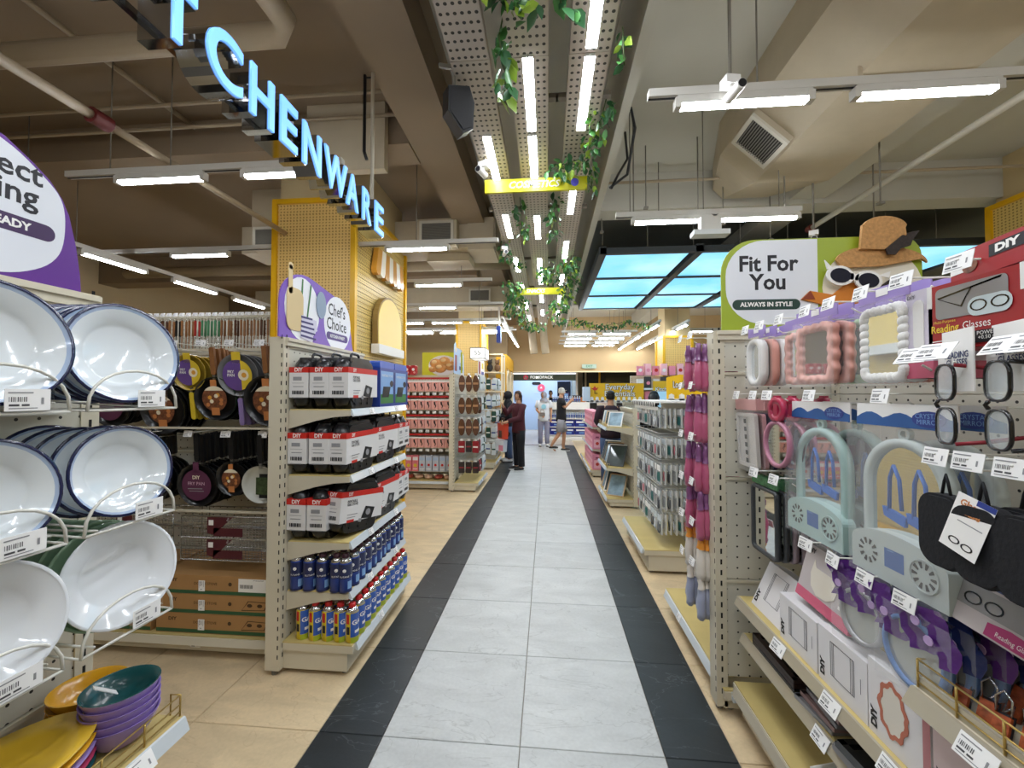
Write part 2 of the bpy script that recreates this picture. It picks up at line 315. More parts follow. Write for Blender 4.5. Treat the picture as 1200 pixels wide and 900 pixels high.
B().add([(1.52, 3.7, 3.9), (1.52, 3.7, 3.6), (1.8, 3.7, 3.34), (2.42, 3.7, 3.34), (2.5, 3.7, 3.5), (2.5, 3.7, 3.9), (1.75, 4.45, 3.9), (1.75, 4.45, 3.66), (1.85, 4.45, 3.56), (2.3, 4.45, 3.56), (2.4, 4.45, 3.66), (2.4, 4.45, 3.9)],
        [(i, (i + 1) % 6, 6 + (i + 1) % 6, 6 + i) for i in range(6)] + [(6, 7, 8, 9, 10, 11)], galv).out('duct_taper', d)
GM = Mx.Translation((1.63, 3.25, 3.44)) @ Mx(((0, .733, -.68, 0), (1, 0, 0, 0), (0, -.68, -.733, 0), (0, 0, 0, 1)))
B().box(-.17, .17, -.17, .17, -.1, .0, galv, GM).out('grille_box', d)
vent(d, .34, .34, GM)
pipe([(1.78, 2.45, 3.7), (1.78, 2.45, 3.31), (1.82, 2.45, 3.3), (2.45, 2.45, 3.3)], .012, 'thin conduit bent under the boxed duct beside its square grille', 'conduit')
d = thing('ceiling_duct', 'boxed cream duct with a grille behind the yellow kitchen column', 'duct')
B().box(-4, -.64, 5.0, 5.5, 3.33, 3.68, galv).box(-1.6, -1.1, 4.86, 5.0, 3.3, 3.64, galv).box(-.99, -.66, 4.98, 5.52, 3.29, 3.69, galv).out('duct_box', d)
B().prism([(5.2, 3.33), (5.12, 3.2), (5.5, 3.2), (5.5, 3.33)], -1.55, -1.0, galv, 'x').out('duct_boot', d)
vent(d, .42, .28, FM('S', (-1.35, 4.858, 3.47)))
d = thing('ceiling_duct', 'farther boxed cream duct with a small grille behind the round duct pipe', 'duct')
B().box(-6, -.5, 7.9, 8.4, 3.22, 3.6, galv).box(-6, -.5, 7.85, 7.9, 3.19, 3.23, galv).out('duct_box', d)
vent(d, .42, .26, FM('S', (-1.31, 7.84, 3.41)))
d = thing('ceiling_duct', 'boxed duct with a square grille far above the hanging utensils', 'duct')
B().box(-3.48, -3.06, 4.5, 4.95, 3.19, 3.9, galv).out('duct_box', d)
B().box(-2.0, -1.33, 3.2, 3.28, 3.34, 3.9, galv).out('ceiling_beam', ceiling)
vent(d, .36, .24, FM('S', (-3.27, 4.498, 3.33)))
d = thing('twin_duct', 'pair of round cream ducts dropping down before the far bulkhead', 'duct', (-.38, 11.55, 0))
for k, x in enumerate((.0, .32)): B().tube([(x - .1, 0, 3.9), (x - .1, 0, 3.6), (x - .05, -.1, 3.2), (x, -.1, 2.75), (x + .02, -.1, 2.62)], .11, galv, 14).out('duct_pipe', d)
# ---------------------------------------------------------------- light tracks
hang = mat('hanger_wire', '#7d786e', .5)
tube_me = B().box(-.3, .3, -.016, .016, .0, .02, tubem).mesh('diffuser')
fix_me = B().box(-.32, .32, -.02, .02, .02, .06, housing).box(-.33, -.3, -.022, .022, .0, .05, housing).box(.3, .33, -.022, .022, .0, .05, housing).mesh('fixture')
def track(name, loc, length, tubes, label, rz=0, drops=None, g=None):   # local x along the track, z = 0 at the tubes
    t = thing(name, label, 'light', loc, rz, g)
    B().box(-.02, length + .02, -.022, .022, .06, .1, housing).box(-.02, length + .02, -.004, .004, .055, .062, dark_m).out('track_rail', t)
    for x in tubes:
        f = obj('fixture', fix_me, t, (x, 0, 0)); obj('diffuser', tube_me, f)
    for x in (drops or [length * .15, length * .85]): B().tube([(x, 0, .1), (x, 0, CZ - loc[2])], .0045, hang, 5).out('hanger_wire', t)
    return t
Z = 2.93
track('track_light', (.53, 2.09, Z), 3.4, [.44, 1.28, 2.2, 3.0], 'first ceiling track light over the straw hat sign', g=None)
track('track_light', (.6, 3.5, Z), 1.45, [.44, 1.13], 'short ceiling track light before the lit sky panels', drops=[.1, .7, 1.3])
track('track_light', (-3.3, 2.53, Z), 1.95, [.68, 1.6], 'ceiling track light over the plate aisle behind the lit letters', drops=[.3, .75])
track('track_light', (-5.9, 3.97, Z), 5.4, [2.26, 4.6], 'long ceiling track light crossing behind the yellow kitchen column')
track('track_light', (-4.44, 2.4, Z - .11), 4.6, [1.42, 2.39, 3.32, 4.25], 'lengthwise ceiling track light far over the pan display', 90)
for k, (y, tubes, lab) in enumerate(((5.33, [.8, 1.9], 'crossing ceiling track light beneath the boxed duct with grille'), (6.75, [.6, 1.5], 'crossing ceiling track light just below the round duct pipe'), (8.2, [.5, 1.3, 2.1], 'crossing ceiling track light before the second yellow column'), (9.6, [.3, 1.1, 1.9], 'lowest crossing ceiling track light seen beside the second yellow column'))):
    track('track_light', (-3.35, y, Z), 2.6, tubes, lab)
for k, y in enumerate((9.6, 10.4, 11.2, 11.9)):
    track('track_light', (.35, y, 2.87), 1.7, [.45, 1.25], '%s cross track light behind the sky panels, counted from them' % ORD[k], g='cross tracks before the bulkhead')
for k, x in enumerate((2.2, 2.75)):
    track('track_light', (x, 8.2, 2.85), 4.5, [.4, 1.2, 2.0, 2.8, 3.6, 4.3], '%s lengthwise track light above the pink shelves near the bulkhead' % ('outer', 'inner')[k - 1 if k else 1], 90)
track('track_light', (-.85, 7.6, 2.85), 4.2, [.5, 1.2, 1.9, 2.6, 3.3, 4.0], 'lengthwise track light over the far yellow columns beside the aisle', 90)
track('track_light', (4.2, 3.3, Z), 1.6, [.4, 1.2], 'ceiling track light beyond the reading glasses')
track('track_light', (3.2, 9.8, Z), 3.0, [.4, 1.3, 2.2], 'ceiling track light beyond the far column, over the pink toys')
for x, y in ((.5, .6), (-3.4, .9), (.5, -1.2), (-3.4, -1.2), (-3.4, 9.3)):  # unseen near tracks, added to light faces turned toward the camera
    track('track_light', (x, y, Z), 2.6, [.4, 1.3, 2.2], 'ceiling track light over the near end of the shop, %s' % {(.5, .6): 'added fill above the mirror shelves', (-3.4, .9): 'added fill above the plate racks', (.5, -1.2): 'added fill on the toys side', (-3.4, -1.2): 'added fill on the kitchen side', (-3.4, 9.3): 'beyond the second yellow column'}[x, y])
# ---------------------------------------------------------------- perforated trays over the aisle
traym = mat('perforated_tray', '#b9aea2', .5, holes=(.034, .05, .009, 0, 1, '#35312d'))
TZ = 3.26; trays = []
tub2 = B().box(-.0125, .0125, -.3, .3, -.004, .014, housing).add([(-.0125, -.3, -.0045), (.0125, -.3, -.0045), (.0125, .3, -.0045), (-.0125, .3, -.0045)], [(3, 2, 1, 0)], tubem).mesh('tube')
for nm, x0, x1, spots in (('first', -.515, -.305, (-.3, .6, 2.71, 3.93, 5.2, 6.5, 7.8, 9.1)), ('second', -.21, .008, (-.5, .9, 2.08, 2.73, 3.98, 5.25, 5.9, 7.2, 8.5)), ('third', .115, .328, (-.1, .8, 1.45, 2.1, 3.36, 4.68, 5.98, 7.3, 8.6))):  # tubes over and behind the camera are unseen, added to light near faces
    t = thing('perforated_tray', nm + ' perforated ceiling tray with paired tubes over the aisle, counted from the speaker', 'light', ((x0 + x1) / 2, 0, TZ)); hw = (x1 - x0) / 2
    me = B().box(-hw, hw, 0, 1.195, 0, .003, traym).box(-hw, -hw + .003, 0, 1.195, 0, .05, traym).box(hw - .003, hw, 0, 1.195, 0, .05, traym).mesh('tray_panel')
    for k in range(10): obj('tray_panel', me, t, (0, -1.5 + 1.2 * k, 0))
    for y in spots:
        for dx in (-.015, .015): obj('tube', tub2, t, (dx, y + .3, -.014))
    for k in range(7):
        B().box(-hw - .06, hw + .06, -.02, .02, .055, .085, mat('tray_bar', '#8d857b', .5)).tube([(0, 0, .08), (0, 0, CZ - TZ)], .005, hang, 5).out('tray_bar', t, (0, -.5 + 1.5 * k, 0))
# ---------------------------------------------------------------- sky panels
m = bpy.data.materials.new('printed_sky'); m.use_nodes = True; N = m.node_tree.nodes; L = m.node_tree.links; p = N['Principled BSDF']
tc = N.new('ShaderNodeTexCoord'); oi = N.new('ShaderNodeObjectInfo'); va = N.new('ShaderNodeVectorMath'); L.new(tc.outputs['Object'], va.inputs[0]); L.new(oi.outputs['Location'], va.inputs[1])
n = N.new('ShaderNodeTexNoise'); n.inputs['Scale'].default_value = 1.3; n.inputs['Detail'].default_value = 3; L.new(va.outputs[0], n.inputs['Vector'])
cr = N.new('ShaderNodeValToRGB'); L.new(n.outputs[0], cr.inputs[0]); cr.color_ramp.elements[0].position = .35; cr.color_ramp.elements[0].color = lin('#6cc4ec'); cr.color_ramp.elements[1].position = .7; cr.color_ramp.elements[1].color = lin('#a9e2f6')
L.new(cr.outputs[0], p.inputs['Emission Color']); p.inputs['Emission Strength'].default_value = SKYP; p.inputs['Base Color'].default_value = (.05, .1, .12, 1); skym = m
frm = mat('sky_panel_frame', '#3d4347', .5)
sk = thing('sky_ceiling', 'lit ceiling panels printed with blue sky in a dark grid over the toys side', 'ceiling light', (.66, 5.15, 3.25))
pm = B().box(.03, 1.07, .03, 1.07, .002, .02, frm).add([(.03, .03, 0), (1.07, .03, 0), (1.07, 1.07, 0), (.03, 1.07, 0)], [(3, 2, 1, 0)], skym).mesh('sky_panel')
for i in range(4):
    for j in range(3): obj('sky_panel', pm, sk, (i * 1.17 + .03, j * 1.12, 0))
for j in range(4): B().box(0, 4.74, j * 1.12 - .03, j * 1.12 + .03, -.015, .06, frm).out('frame_bar', sk)
for i in range(5): B().box(i * 1.17 - .045 + .03, i * 1.17 + .045 + .03, -.03, 3.39, -.02, .08, frm).out('frame_bar', sk)
for i in range(9): B().tube([(.03 + i * .55, .0, .05), (.03 + i * .55, .0, .6)], .005, hang, 5).out('hanger_rod', sk)
# ---------------------------------------------------------------- price tags, hooks, shelving units
barm = mat('tag_ink', '#4a4a4c', .6)
def tagmesh(w=.06, h=.038):   # printed card in the xz plane facing -y, centred at the origin
    b = B().box(-w / 2, w / 2, 0, .0015, -h / 2, h / 2, tagm); M = FM('S', (0, -.0006, 0))
    b.rect(-w * .44, h * .3, w * .1, h * .36, grey, M)
    for i in range(9): b.rect(-w * .42 + i * w * .045, -h * .08, -w * .42 + i * w * .045 + w * (.022 if i % 3 else .012), h * .14, barm, M)
    b.rect(-w * .42, -h * .28, -w * .2, -h * .19, barm, M).rect(-w * .15, -h * .28, w * .02, -h * .19, barm, M).rect(-w * .42, -h * .4, w * .2, -h * .36, grey, M).rect(w * .28, -h * .2, w * .34, h * .1, grey, M)
    return b.mesh('price_tag')
TAG, TAGB = tagmesh(), tagmesh(.075, .045)
def hookmesh(n, r=.0028):
    return B().tube([(0, 0, 0), (0, -n + .02, 0), (0, -n, .012)], r, wirem, 6).box(-.008, .008, -.004, 0, -.02, .012, wirem).mesh('peg_hook')
HK = {}
def hook(parent, x, z, n, tag=True, lower=True):
    if n not in HK: HK[n] = (hookmesh(n), B().tube([(0, 0, .035), (0, -n, .035)], .0024, wirem, 6).tube([(0, 0, 0), (0, -n * .8, 0), (0, -n * .85, .015)], .0024, wirem, 6).mesh('peg_hook'))
    h = obj('peg_hook', HK[n][1 if tag else 0], parent, (x, 0, z))
    if tag: obj('price_tag', TAG, h, (0, -n, .03), (R(-12), 0, R(rng.uniform(-6, 6))))
    return h
def shelfmesh(w, d):
    b = B().box(.03, w - .03, -d, -.005, -.006, 0, deckm).box(.03, w - .03, -d, -d + .006, -.034, -.006, cream).box(.03, w - .03, -d + .006, -.005, -.012, -.006, cream_d)
    return b.mesh('shelf')
def bracket(d): return B().prism([(0, 0), (-d, 0), (-d, -.028), (-d * .75, -.034), (-d * .45, -.055), (-d * .15, -.085), (0, -.1)], -.0015, .0015, cream_d, 'x').mesh('bracket')
def railmesh(w, m=None): return B().prism([(0, .002), (-.006, .0), (-.02, -.036), (-.014, -.04), (0, -.032)], .03, w - .03, m or railm, 'x').mesh('price_rail')
def unit(label, loc, rz, w, shelves=(), base=(.4, .17), H=1.8, name='shelving_unit', ends=(1, 1), pegs=True, tags=(.2, .5, .8), th=.08, basetag=True, rail=None):
    t = thing(name, label, 'shelf', loc, rz)
    for k, x in enumerate((0, w)):
        if not ends[k]: continue
        b = B().box(x - .025, x + .025, 0, th, .03, H, cream).cyl((x, th / 2, 0), .016, .03, foot_m, 8)
        s = -1 if k == 0 else 1
        for i in range(int(H / .05) - 1):
            z = .09 + i * .05; b.box(x - s * .0 - .004, x + .004, -.0008, .001, z, z + .024, slotm)
            b.box(min(x + s * .024, x + s * .0256), max(x + s * .024, x + s * .0256), .008, .014, z, z + .022, slotm) if k == 0 else None
        b.out('upright', t)
    pb = B()
    for i, (z0, z1) in enumerate((a_, min(b_, H - .045)) for a_, b_ in ((.17, .62), (.625, 1.1), (1.105, 1.6), (1.605, 9)) if a_ < H - .08): pb.box(.025, w - .025, .004, .02, z0, z1, panelm if pegs else cream).box(.025, w - .025, -.002, .004, z1 - .012, z1, cream)
    pb.out('back_panel', t)
    B().box(-.01, w + .01, -.012, .03, H - .045, H, cream).box(-.01, w + .01, -.02, -.012, H - .02, H - .005, cream).out('top_rail', t)
    d, z = base
    bs = B().box(.01, w - .01, -d + .03, 0, .025, z - .05, cream).box(0, w, -d - .005, 0, z - .045, z - .006, cream).box(0, w, -d, 0, z - .006, z, deckm)
    for x in (.05, w - .05): bs.cyl((x, -d + .06, 0), .016, .025, foot_m, 8)
    bo = bs.out('base', t); obj('price_rail', railmesh(w, rail), bo, (0, -d - .005, z - .004))
    if basetag: obj('price_tag', TAG, bo, (w * .38, -d - .02, z - .022), (R(-20), 0, 0))
    sh = {}
    for z, d in shelves:
        k = (w, d)
        if k not in sh: sh[k] = (shelfmesh(w, d), railmesh(w, rail), bracket(d))
        o = obj('shelf', sh[k][0], t, (0, 0, z)); obj('price_rail', sh[k][1], o, (0, -d, 0))
        for x in (.028, w - .028): obj('bracket', sh[k][2], o, (x, 0, -.008))
        for q in tags: obj('price_tag', TAG, o, (w * q, -d - .0165, -.018), (R(-20), 0, 0))
    return t
# ---------------------------------------------------------------- kitchen endcap beside the aisle: portable stoves and gas cans
EX, EY = -1.41, 2.1
unit('cream endcap shelving unit of stoves and gas cans beside the aisle under the purple sign', (EX, EY, 0), 90, .9, [(1.41, .35), (1.052, .35), (.695, .35), (.43, .35)], (.385, .17), tags=(.3, .75))
blackp = mat('black_moulded_plastic', '#141416', .35, coat=.2); sleeve = mat('white_sleeve', '#d9d7d6', .5)
def stove_case(label, group=None):    # x: short side .105, y: long side .33, z .29; narrow end faces -y, broad face +x
    t = thing('stove_case', label, 'stove', (0, 0, 0), 0, group); t.scale = (1, .8, 1)
    b = B().prism(rrect(.33, .268, .045, 5, 0, .134), -.048, .048, blackp, 'x').prism(rrect(.29, .05, .02, 3, 0, .262), -.036, .036, blackp, 'x').prism(rrect(.31, .2, .03, 4, 0, .134), -.0525, .0525, blackp, 'x')
    for s_ in (-1, 1): b.tube([(0, s_ * .165, .02), (0, s_ * .167, .05), (0, s_ * .167, .225), (0, s_ * .15, .262)], [.03, .046, .046, .034], blackp, 10)
    for y in (-.09, 0, .09): b.prism(rrect(.05, .2, .01, 2, y, .12), .05, .0535, blackp, 'x')
    b.out('case', t)
    B().tube([(0, -.055, .27), (0, -.055, .303), (0, -.035, .312), (0, .035, .312), (0, .055, .303), (0, .055, .27)], .008, blackp, 8).out('handle', t)
    s = B().box(-.0535, .0555, -.2165, .2165, .062, .2, sleeve).box(-.0545, .0565, -.2175, .2175, .198, .228, redp)
    M = FM('S', (0, -.2185, 0)); s.txt('DIY', .03, white, M @ T4((0, .213, 0)), off=.0008)
    for i in range(8): s.rect(-.035 + i * .0085, .08, -.03 + i * .0085 + .002 * (i % 2), .1, black, M)
    s.rect(-.03, .12, .03, .124, grey, M).rect(-.036, .14, .034, .142, grey, M).rect(-.03, .155, .02, .175, MATS['grey_print'], M).rect(-.036, .06, .03, .064, grey, M)
    M = FM('E', (.0572, 0, 0)); s.txt('DIY', .026, white, M @ T4((-.13, .213, 0)), off=.0008)
    s.txt('PORTABLE\nGAS STOVE', .02, black, M @ T4((-.155, .165, 0)), align='LEFT', off=.0003)
    s.prism([(-.01, .07), (.1, .06), (.13, .12), (.03, .135)], 0, .0006, dark_m, 'z', M).prism(circ(.025, 14, .06, .1, .018), .0006, .0012, grey, 'z', M).prism([(-.04, .055), (-.01, .05), (.0, .068), (-.03, .072)], 0, .0006, grey, 'z', M)
    s.rect(-.15, .1, -.05, .104, grey, M).rect(-.15, .085, -.07, .089, grey, M).rect(-.15, .06, -.08, .075, redp, M)
    s.out('paper_sleeve', t); return t
SC0 = stove_case('black portable gas stove case, first from the upright on the top endcap shelf')
used = [False]
def place(proto, loc, rz, label, group=None, tilt=0):
    o = proto if id(proto) not in used else dup(proto)
    used.append(id(proto)); o.location = loc; o.rotation_euler = (R(tilt), 0, R(rz)); o['label'] = label
    if group: o['group'] = group
    return o
lv = {1.41: 'top', 1.052: 'second', .695: 'third'}
for z, rows in ((1.41, [(2.285, (-1.345, -1.225, -1.115))]), (1.052, [(2.285, (-1.345, -1.23, -1.115)), (2.64, (-1.23, -1.115))]), (.695, [(2.285, (-1.345, -1.235)), (2.65, (-1.23, -1.115))])):
    for r, (y, xs) in enumerate(rows):
        for k, x in enumerate(xs):
            place(SC0, (x, y, z + .001), rng.uniform(-3, 3) - (0 if x < -1.2 else 3), 'black gas stove case, %s from the back panel, %s row of the %s endcap shelf' % (ORD[k + 3 - len(xs) if r else k], ('near', 'far')[r], lv[z]), 'portable stove cases')
place(SC0, (-1.12, 2.29, .711), -16, 'black gas stove case leaning out askew at the near front of the third endcap shelf', 'portable stove cases', -7)
for z in (1.052, .695):
    for k, x in enumerate((-1.23, -1.11)): place(SC0, (-1.225, (2.875, 2.99)[k], z + .001), 90, 'black gas stove case, %s of the pair turned endways on the %s endcap shelf' % (('nearer', 'farther')[k], lv[z]), 'portable stove cases')
blueb = mat('blue_box', '#2a3f8f', .35); bluel = mat('light_blue_print', '#7ea7d8', .4); greenp = mat('grass_green_print', '#3c7a3a', .5)
def blue_case(label, loc):
    t = thing('stove_box', label, 'box', loc)
    B().box(-.055, .055, -.13, .13, 0, .25, blueb).out('carton', t)
    b = B().prism(rrect(.24, .05, .015, 3, 0, .27), -.05, .05, mat('blue_plastic', '#3157b5', .3), 'x').out('lid', t)
    M = FM('E', (.0556, 0, 0)); s = B().rect(-.12, .02, .09, .23, bluel, M).rect(-.12, .02, .09, .08, greenp, M, .0004).prism([(-.1, .06), (.01, .06), (.04, .13), (-.08, .13)], .0006, .0012, dark_m, 'z', M)
    s.prism(circ(.03, 14, .06, .15, .022), .0006, .0012, dark_m, 'z', M).txt('PORTABLE STOVE', .022, white, M @ T4((-.015, .2, .001))).rect(.095, .02, .125, .23, mat('navy_print', '#1f2f70', .4), M)
    s.out('printed_face', t); return t
for k, (x, y) in enumerate(((-1.11, 2.635), (-1.235, 2.635), (-1.115, 2.9), (-1.24, 2.9))):
    blue_case('blue boxed camping stove, %s of the four on the top endcap shelf' % ('front near', 'rear near', 'front far', 'rear far')[k], (x, y, 1.411))
def gas_can(kind):
    t = thing('gas_can', '-', 'can'); r = .034
    body = mat('can_blue', '#1f3b8c', .3, .3, coat=.4) if kind == 'blue' else mat('can_yellow', '#d9c01c', .32, .2, coat=.4)
    B().lathe([(0, 0), (r - .004, 0), (r, .004), (r, .15), (r - .004, .155)], body, 18).lathe([(r - .004, .155), (r - .001, .16), (r - .006, .168), (.018, .18), (0, .18)], chromem, 18).out('body', t)
    B().lathe([(.019, .176), (.019, .195), (.015, .199), (0, .199)], mat('red_cap', '#b3201f', .35) if kind != 'blue' else mat('dark_cap', '#3a1f28', .35), 12).out('cap', t)
    s = B(); q = r + .0006
    def bend(x, y, z): a = x / r; return ((q + z) * math.sin(a), -(q + z) * math.cos(a), y)
    def band(a0, a1, z0, z1, m, e=0):
        n = max(2, int(abs(a1 - a0) / .25)); vs = []
        for i in range(n + 1):
            a = a0 + (a1 - a0) * i / n; vs += [((q + e) * math.sin(a), -(q + e) * math.cos(a), z) for z in (z0, z1)]
        s.add(vs, [(2 * i, 2 * i + 2, 2 * i + 3, 2 * i + 1) for i in range(n)], m, True)
    if kind == 'blue':
        band(-PI, PI, .075, .15, mat('navy_can', '#1a2350', .32, coat=.4)); band(-PI, PI, .0, .01, MATS['navy_can'])
        for a in (-.3, 1.4):
            s.txt('BUTANE', .013, white, None, fn=lambda x, y, z: bend(x + a * r, y + .085, z + .0006))
            s.add([bend(a * r + .009 * math.cos(i * PI / 6), .118 + .009 * math.sin(i * PI / 6), .0006) for i in range(12)], [tuple(range(12))], white)
        band(.2, 1.0, .02, .06, MATS['light_blue_print'], .0004)
    else:
        band(-.55, 1.75, .03, .155, mat('can_blue_panel', '#2c58b0', .3, coat=.4)); band(-1.3, -.75, .1, .15, redp); band(-1.2, -.7, .045, .085, black, .0003); band(-2.2, -1.4, .02, .15, white)
        s.txt('GAS', .034, white, None, off=.001, fn=lambda x, y, z: bend(x + .6 * r, y + .105, z + .0008)); s.rect
        band(.1, 1.2, .05, .065, white, .0004); band(-.5, 1.7, .0, .028, mat('can_green', '#a7b52a', .32, coat=.3))
    s.out('printed_wrap', t); return t
GB, GY = gas_can('blue'), gas_can('yellow')
def cans(proto, z, nm, xs, ys, grp, sh):
    for i, x in enumerate(xs):
        for j, y in enumerate(ys):
            if j > 1 and i < len(xs) - 1: continue
            if j and i == 0: continue
            f = i == len(xs) - 1
            lab = '%s, %s along the front of %s' % (nm, ORD[j], sh) if f else '%s, %s from the back on the %s end of %s' % (nm, ORD[i], ('near', 'inner')[j], sh)
            place(proto, (x + rng.uniform(-.004, .004), y + rng.uniform(-.003, .003), z + .0008), 44 + rng.uniform(-14, 14) if f else rng.uniform(26, 50), lab, grp)
cans(GB, .43, 'blue gas canister', [-1.365, -1.29, -1.215, -1.14, -1.085], [2.15 + .078 * i for i in range(11)], 'blue gas canisters', 'the fourth endcap shelf')
cans(GY, .17, 'yellow blue gas can', [-1.33, -1.255, -1.18, -1.11, -1.05], [2.15 + .076 * i for i in range(11)], 'yellow gas cans', 'the endcap base')
# shaped sign on the endcap top
sg_white = mat('sign_white', '#eeeef2', .35); sg_purple = mat('sign_purple', '#7b52b8', .35); sg_dark = mat('sign_ink', '#1b1a22', .5)
def arc(cx, cy, rx, ry, a0, a1, n=10): return [(cx + rx * math.cos(R(a0 + (a1 - a0) * i / n)), cy + ry * math.sin(R(a0 + (a1 - a0) * i / n))) for i in range(n + 1)]
t = thing('shelf_sign', 'white and purple sign reading Chefs Choice with utensils, on the stove endcap', 'sign', (-1.425, 2.1, 1.8), 90)
pol = [(-.05, 0), (.78, 0)] + arc(.46, .03, .3, .32, 5, 80, 10) + arc(.2, .2, .25, .19, 75, 180, 8)
B().prism(pol, -.004, .004, sg_purple, 'y').out('sign_board', t)
M = FM('S', (0, -.0045, 0))
B().prism(circ(.17, 26, .16, .185, .185), 0, .0008, sg_white, 'z', M).prism(circ(.175, 26, .56, .165, .185, .25), .0, .0008, sg_white, 'z', M).txt("Chef's\nChoice", .11, sg_dark, M @ T4((.545, .2, .0012)), off=.0012, sx=.82).prism(rrect(.28, .05, .025, 5, .555, .075), .0008, .0014, mat('sign_violet', '#4a2c79', .4), 'z', M).txt('KITCHEN FINEST', .028, white, M @ T4((.555, .075, .0018)), off=.001, sx=.9).out('sign_print', t)
woodp = mat('wood_print', '#d8c08f', .5); 
b = B().prism(rrect(.15, .24, .05, 5, .08, .17), .002, .006, woodp, 'z', M).prism(rrect(.035, .16, .017, 4, .035, .33), .002, .006, woodp, 'z', M).prism(circ(.02, 12, .035, .405), .002, .006, woodp, 'z', M)
b.prism([(.13, .12), (.142, .12), (.155, .36), (.145, .36)], .002, .004, greenp, 'z', M).prism([(.19, .12), (.2, .12), (.24, .34), (.23, .35)], .002, .004, greenp, 'z', M)
b.prism(circ(.055, 18, .345, .25, .085), .002, .006, mat('steel_print', '#8b9bb0', .3), 'z', M)
b.prism([(.13, .02), (.25, .0), (.26, .06), (.3, .08), (.29, .14), (.14, .15)], .003, .007, mat('mitt_light', '#d7d4e4', .6), 'z', M)
for i in range(5): b.prism([(.132, .025 + i * .027), (.285 - .01 * i, .02 + i * .029), (.285 - .01 * i, .031 + i * .029), (.132, .037 + i * .027)], .007, .0078, mat('mitt_stripe', '#4b4377', .6), 'z', M)
b.out('utensil_cutout', t)
# ---------------------------------------------------------------- near plate endcap
PX, PY = -1.41, .25
PU = unit('cream endcap unit with wire plate racks and bowl shelves at the near aisle side', (PX, PY, 0), 90, .9, [(.56, .36), (.3, .36)], (.385, .17), tags=(), ends=(1, 1))
porc = mat('glazed_porcelain', '#dfe6ea', .12, coat=.8); porcw = mat('white_porcelain', '#e4e8ec', .12, coat=.8); navy = mat('navy_rim', '#131b42', .2, coat=.6); bluew = mat('blue_glaze_wash', '#a9bcd8', .15, coat=.7); green = mat('sage_glaze', '#8fae90', .22, coat=.5)
def plate(kind, r):
    t = thing('dinner_plate', '-', 'plate')
    m0, mr, mb = {'blue': (porc, navy, porc), 'green': (porcw, porcw, green), 'sage': (green, green, green)}[kind]
    e = .006
    B().lathe([(0, -.004), (r * .56, -.004), (r * .62, .001), (r * .7, .009), (r * .9, .0205)], m0, 40).lathe([(r * .9, .0205), (r - .004, .0245)], bluew if kind == 'blue' else m0, 40).lathe([(r * .58, -.013), (r * .6, -.008), (r * .7, .004), (r * .97, .019), (r - .001, .022)], mb, 40).lathe([(0, -.009), (r * .56, -.009), (r * .58, -.013)], mb, 40).out('dish', t)
    B().lathe([(r - .006, .0245), (r, .0255), (r + .0012, .0235), (r - .001, .022)], mr, 40).out('rim', t)
    return t
PB, PB2, PG, PGB = plate('blue', .131), plate('blue', .117), plate('green', .131), plate('sage', .131)
wire_t = {}
rows = [('upper', 1.597, PB, .131, .032, 8), ('middle', 1.288, PB2, .117, .056, 5), ('lower', 1.022, PG, .131, .036, 8)]
for rn, zc, pr, r, sp_, n in rows:
    for ci, yc in enumerate((.72, .985)):
        bw = .001 * (1 if ci else -1)
        for k in range(n):
            x = -1.112 - sp_ * k - .012
            if x < -1.385: break
            nm = 'navy-rimmed white plate' if pr is not PG else ('sage green plate' if k else 'green-backed white plate')
            o = place(PGB if pr is PG and k else pr, (x, yc + rng.uniform(-.004, .004), zc + .012 * 0 + rng.uniform(-.003, .003)), 0, '%s, %s from the aisle on the %s rack %s' % (nm, ORD[k], rn, ('near the sign', 'beside the pan aisle')[ci]), 'plates standing in the wire racks')
            o.rotation_euler = (0, R(82 + rng.uniform(-1.5, 1.5)), R(-10))
        # wire rack
        z0 = zc - r - .012; t = thing('plate_rack', 'white wire plate rack holding the %s plates %s' % (rn, ('near the sign', 'beside the pan aisle')[ci]), 'rack', (-1.075, yc, z0))
        for s in (-1, 1): B().tube([(-.33, s * .07, -.004), (-.02, s * .07, 0)], .0032, wirem).tube([(-.3, s * .1, .03), (-.02, s * .1, .02)], .0028, wirem).out('rail', t)
        B().tube([(0, -.115, .0), (0, .115, .0)], .0035, wirem).tube([(0, -.115, 0)] + [(0, -.115 * math.cos(PI * i / 12), .1 * math.sin(PI * i / 12) ** .8) for i in range(1, 12)] + [(0, .115, 0)], .0035, wirem, 8).tube([(-.29, -.11, .01), (0, -.115, 0)], .0028, wirem).tube([(-.29, .11, .01), (0, .115, 0)], .0028, wirem).out('front_hoop', t)
        q = obj('price_tag', TAGB, t, (.008, .035, .028), (0, 0, R(90))); B().box(-.045, .045, .001, .002, -.028, .028, clear).out('tag_sleeve', q)
        B().box(-.34, -.32, -.09, .09, -.02, .05, wirem).out('back_plate', t)
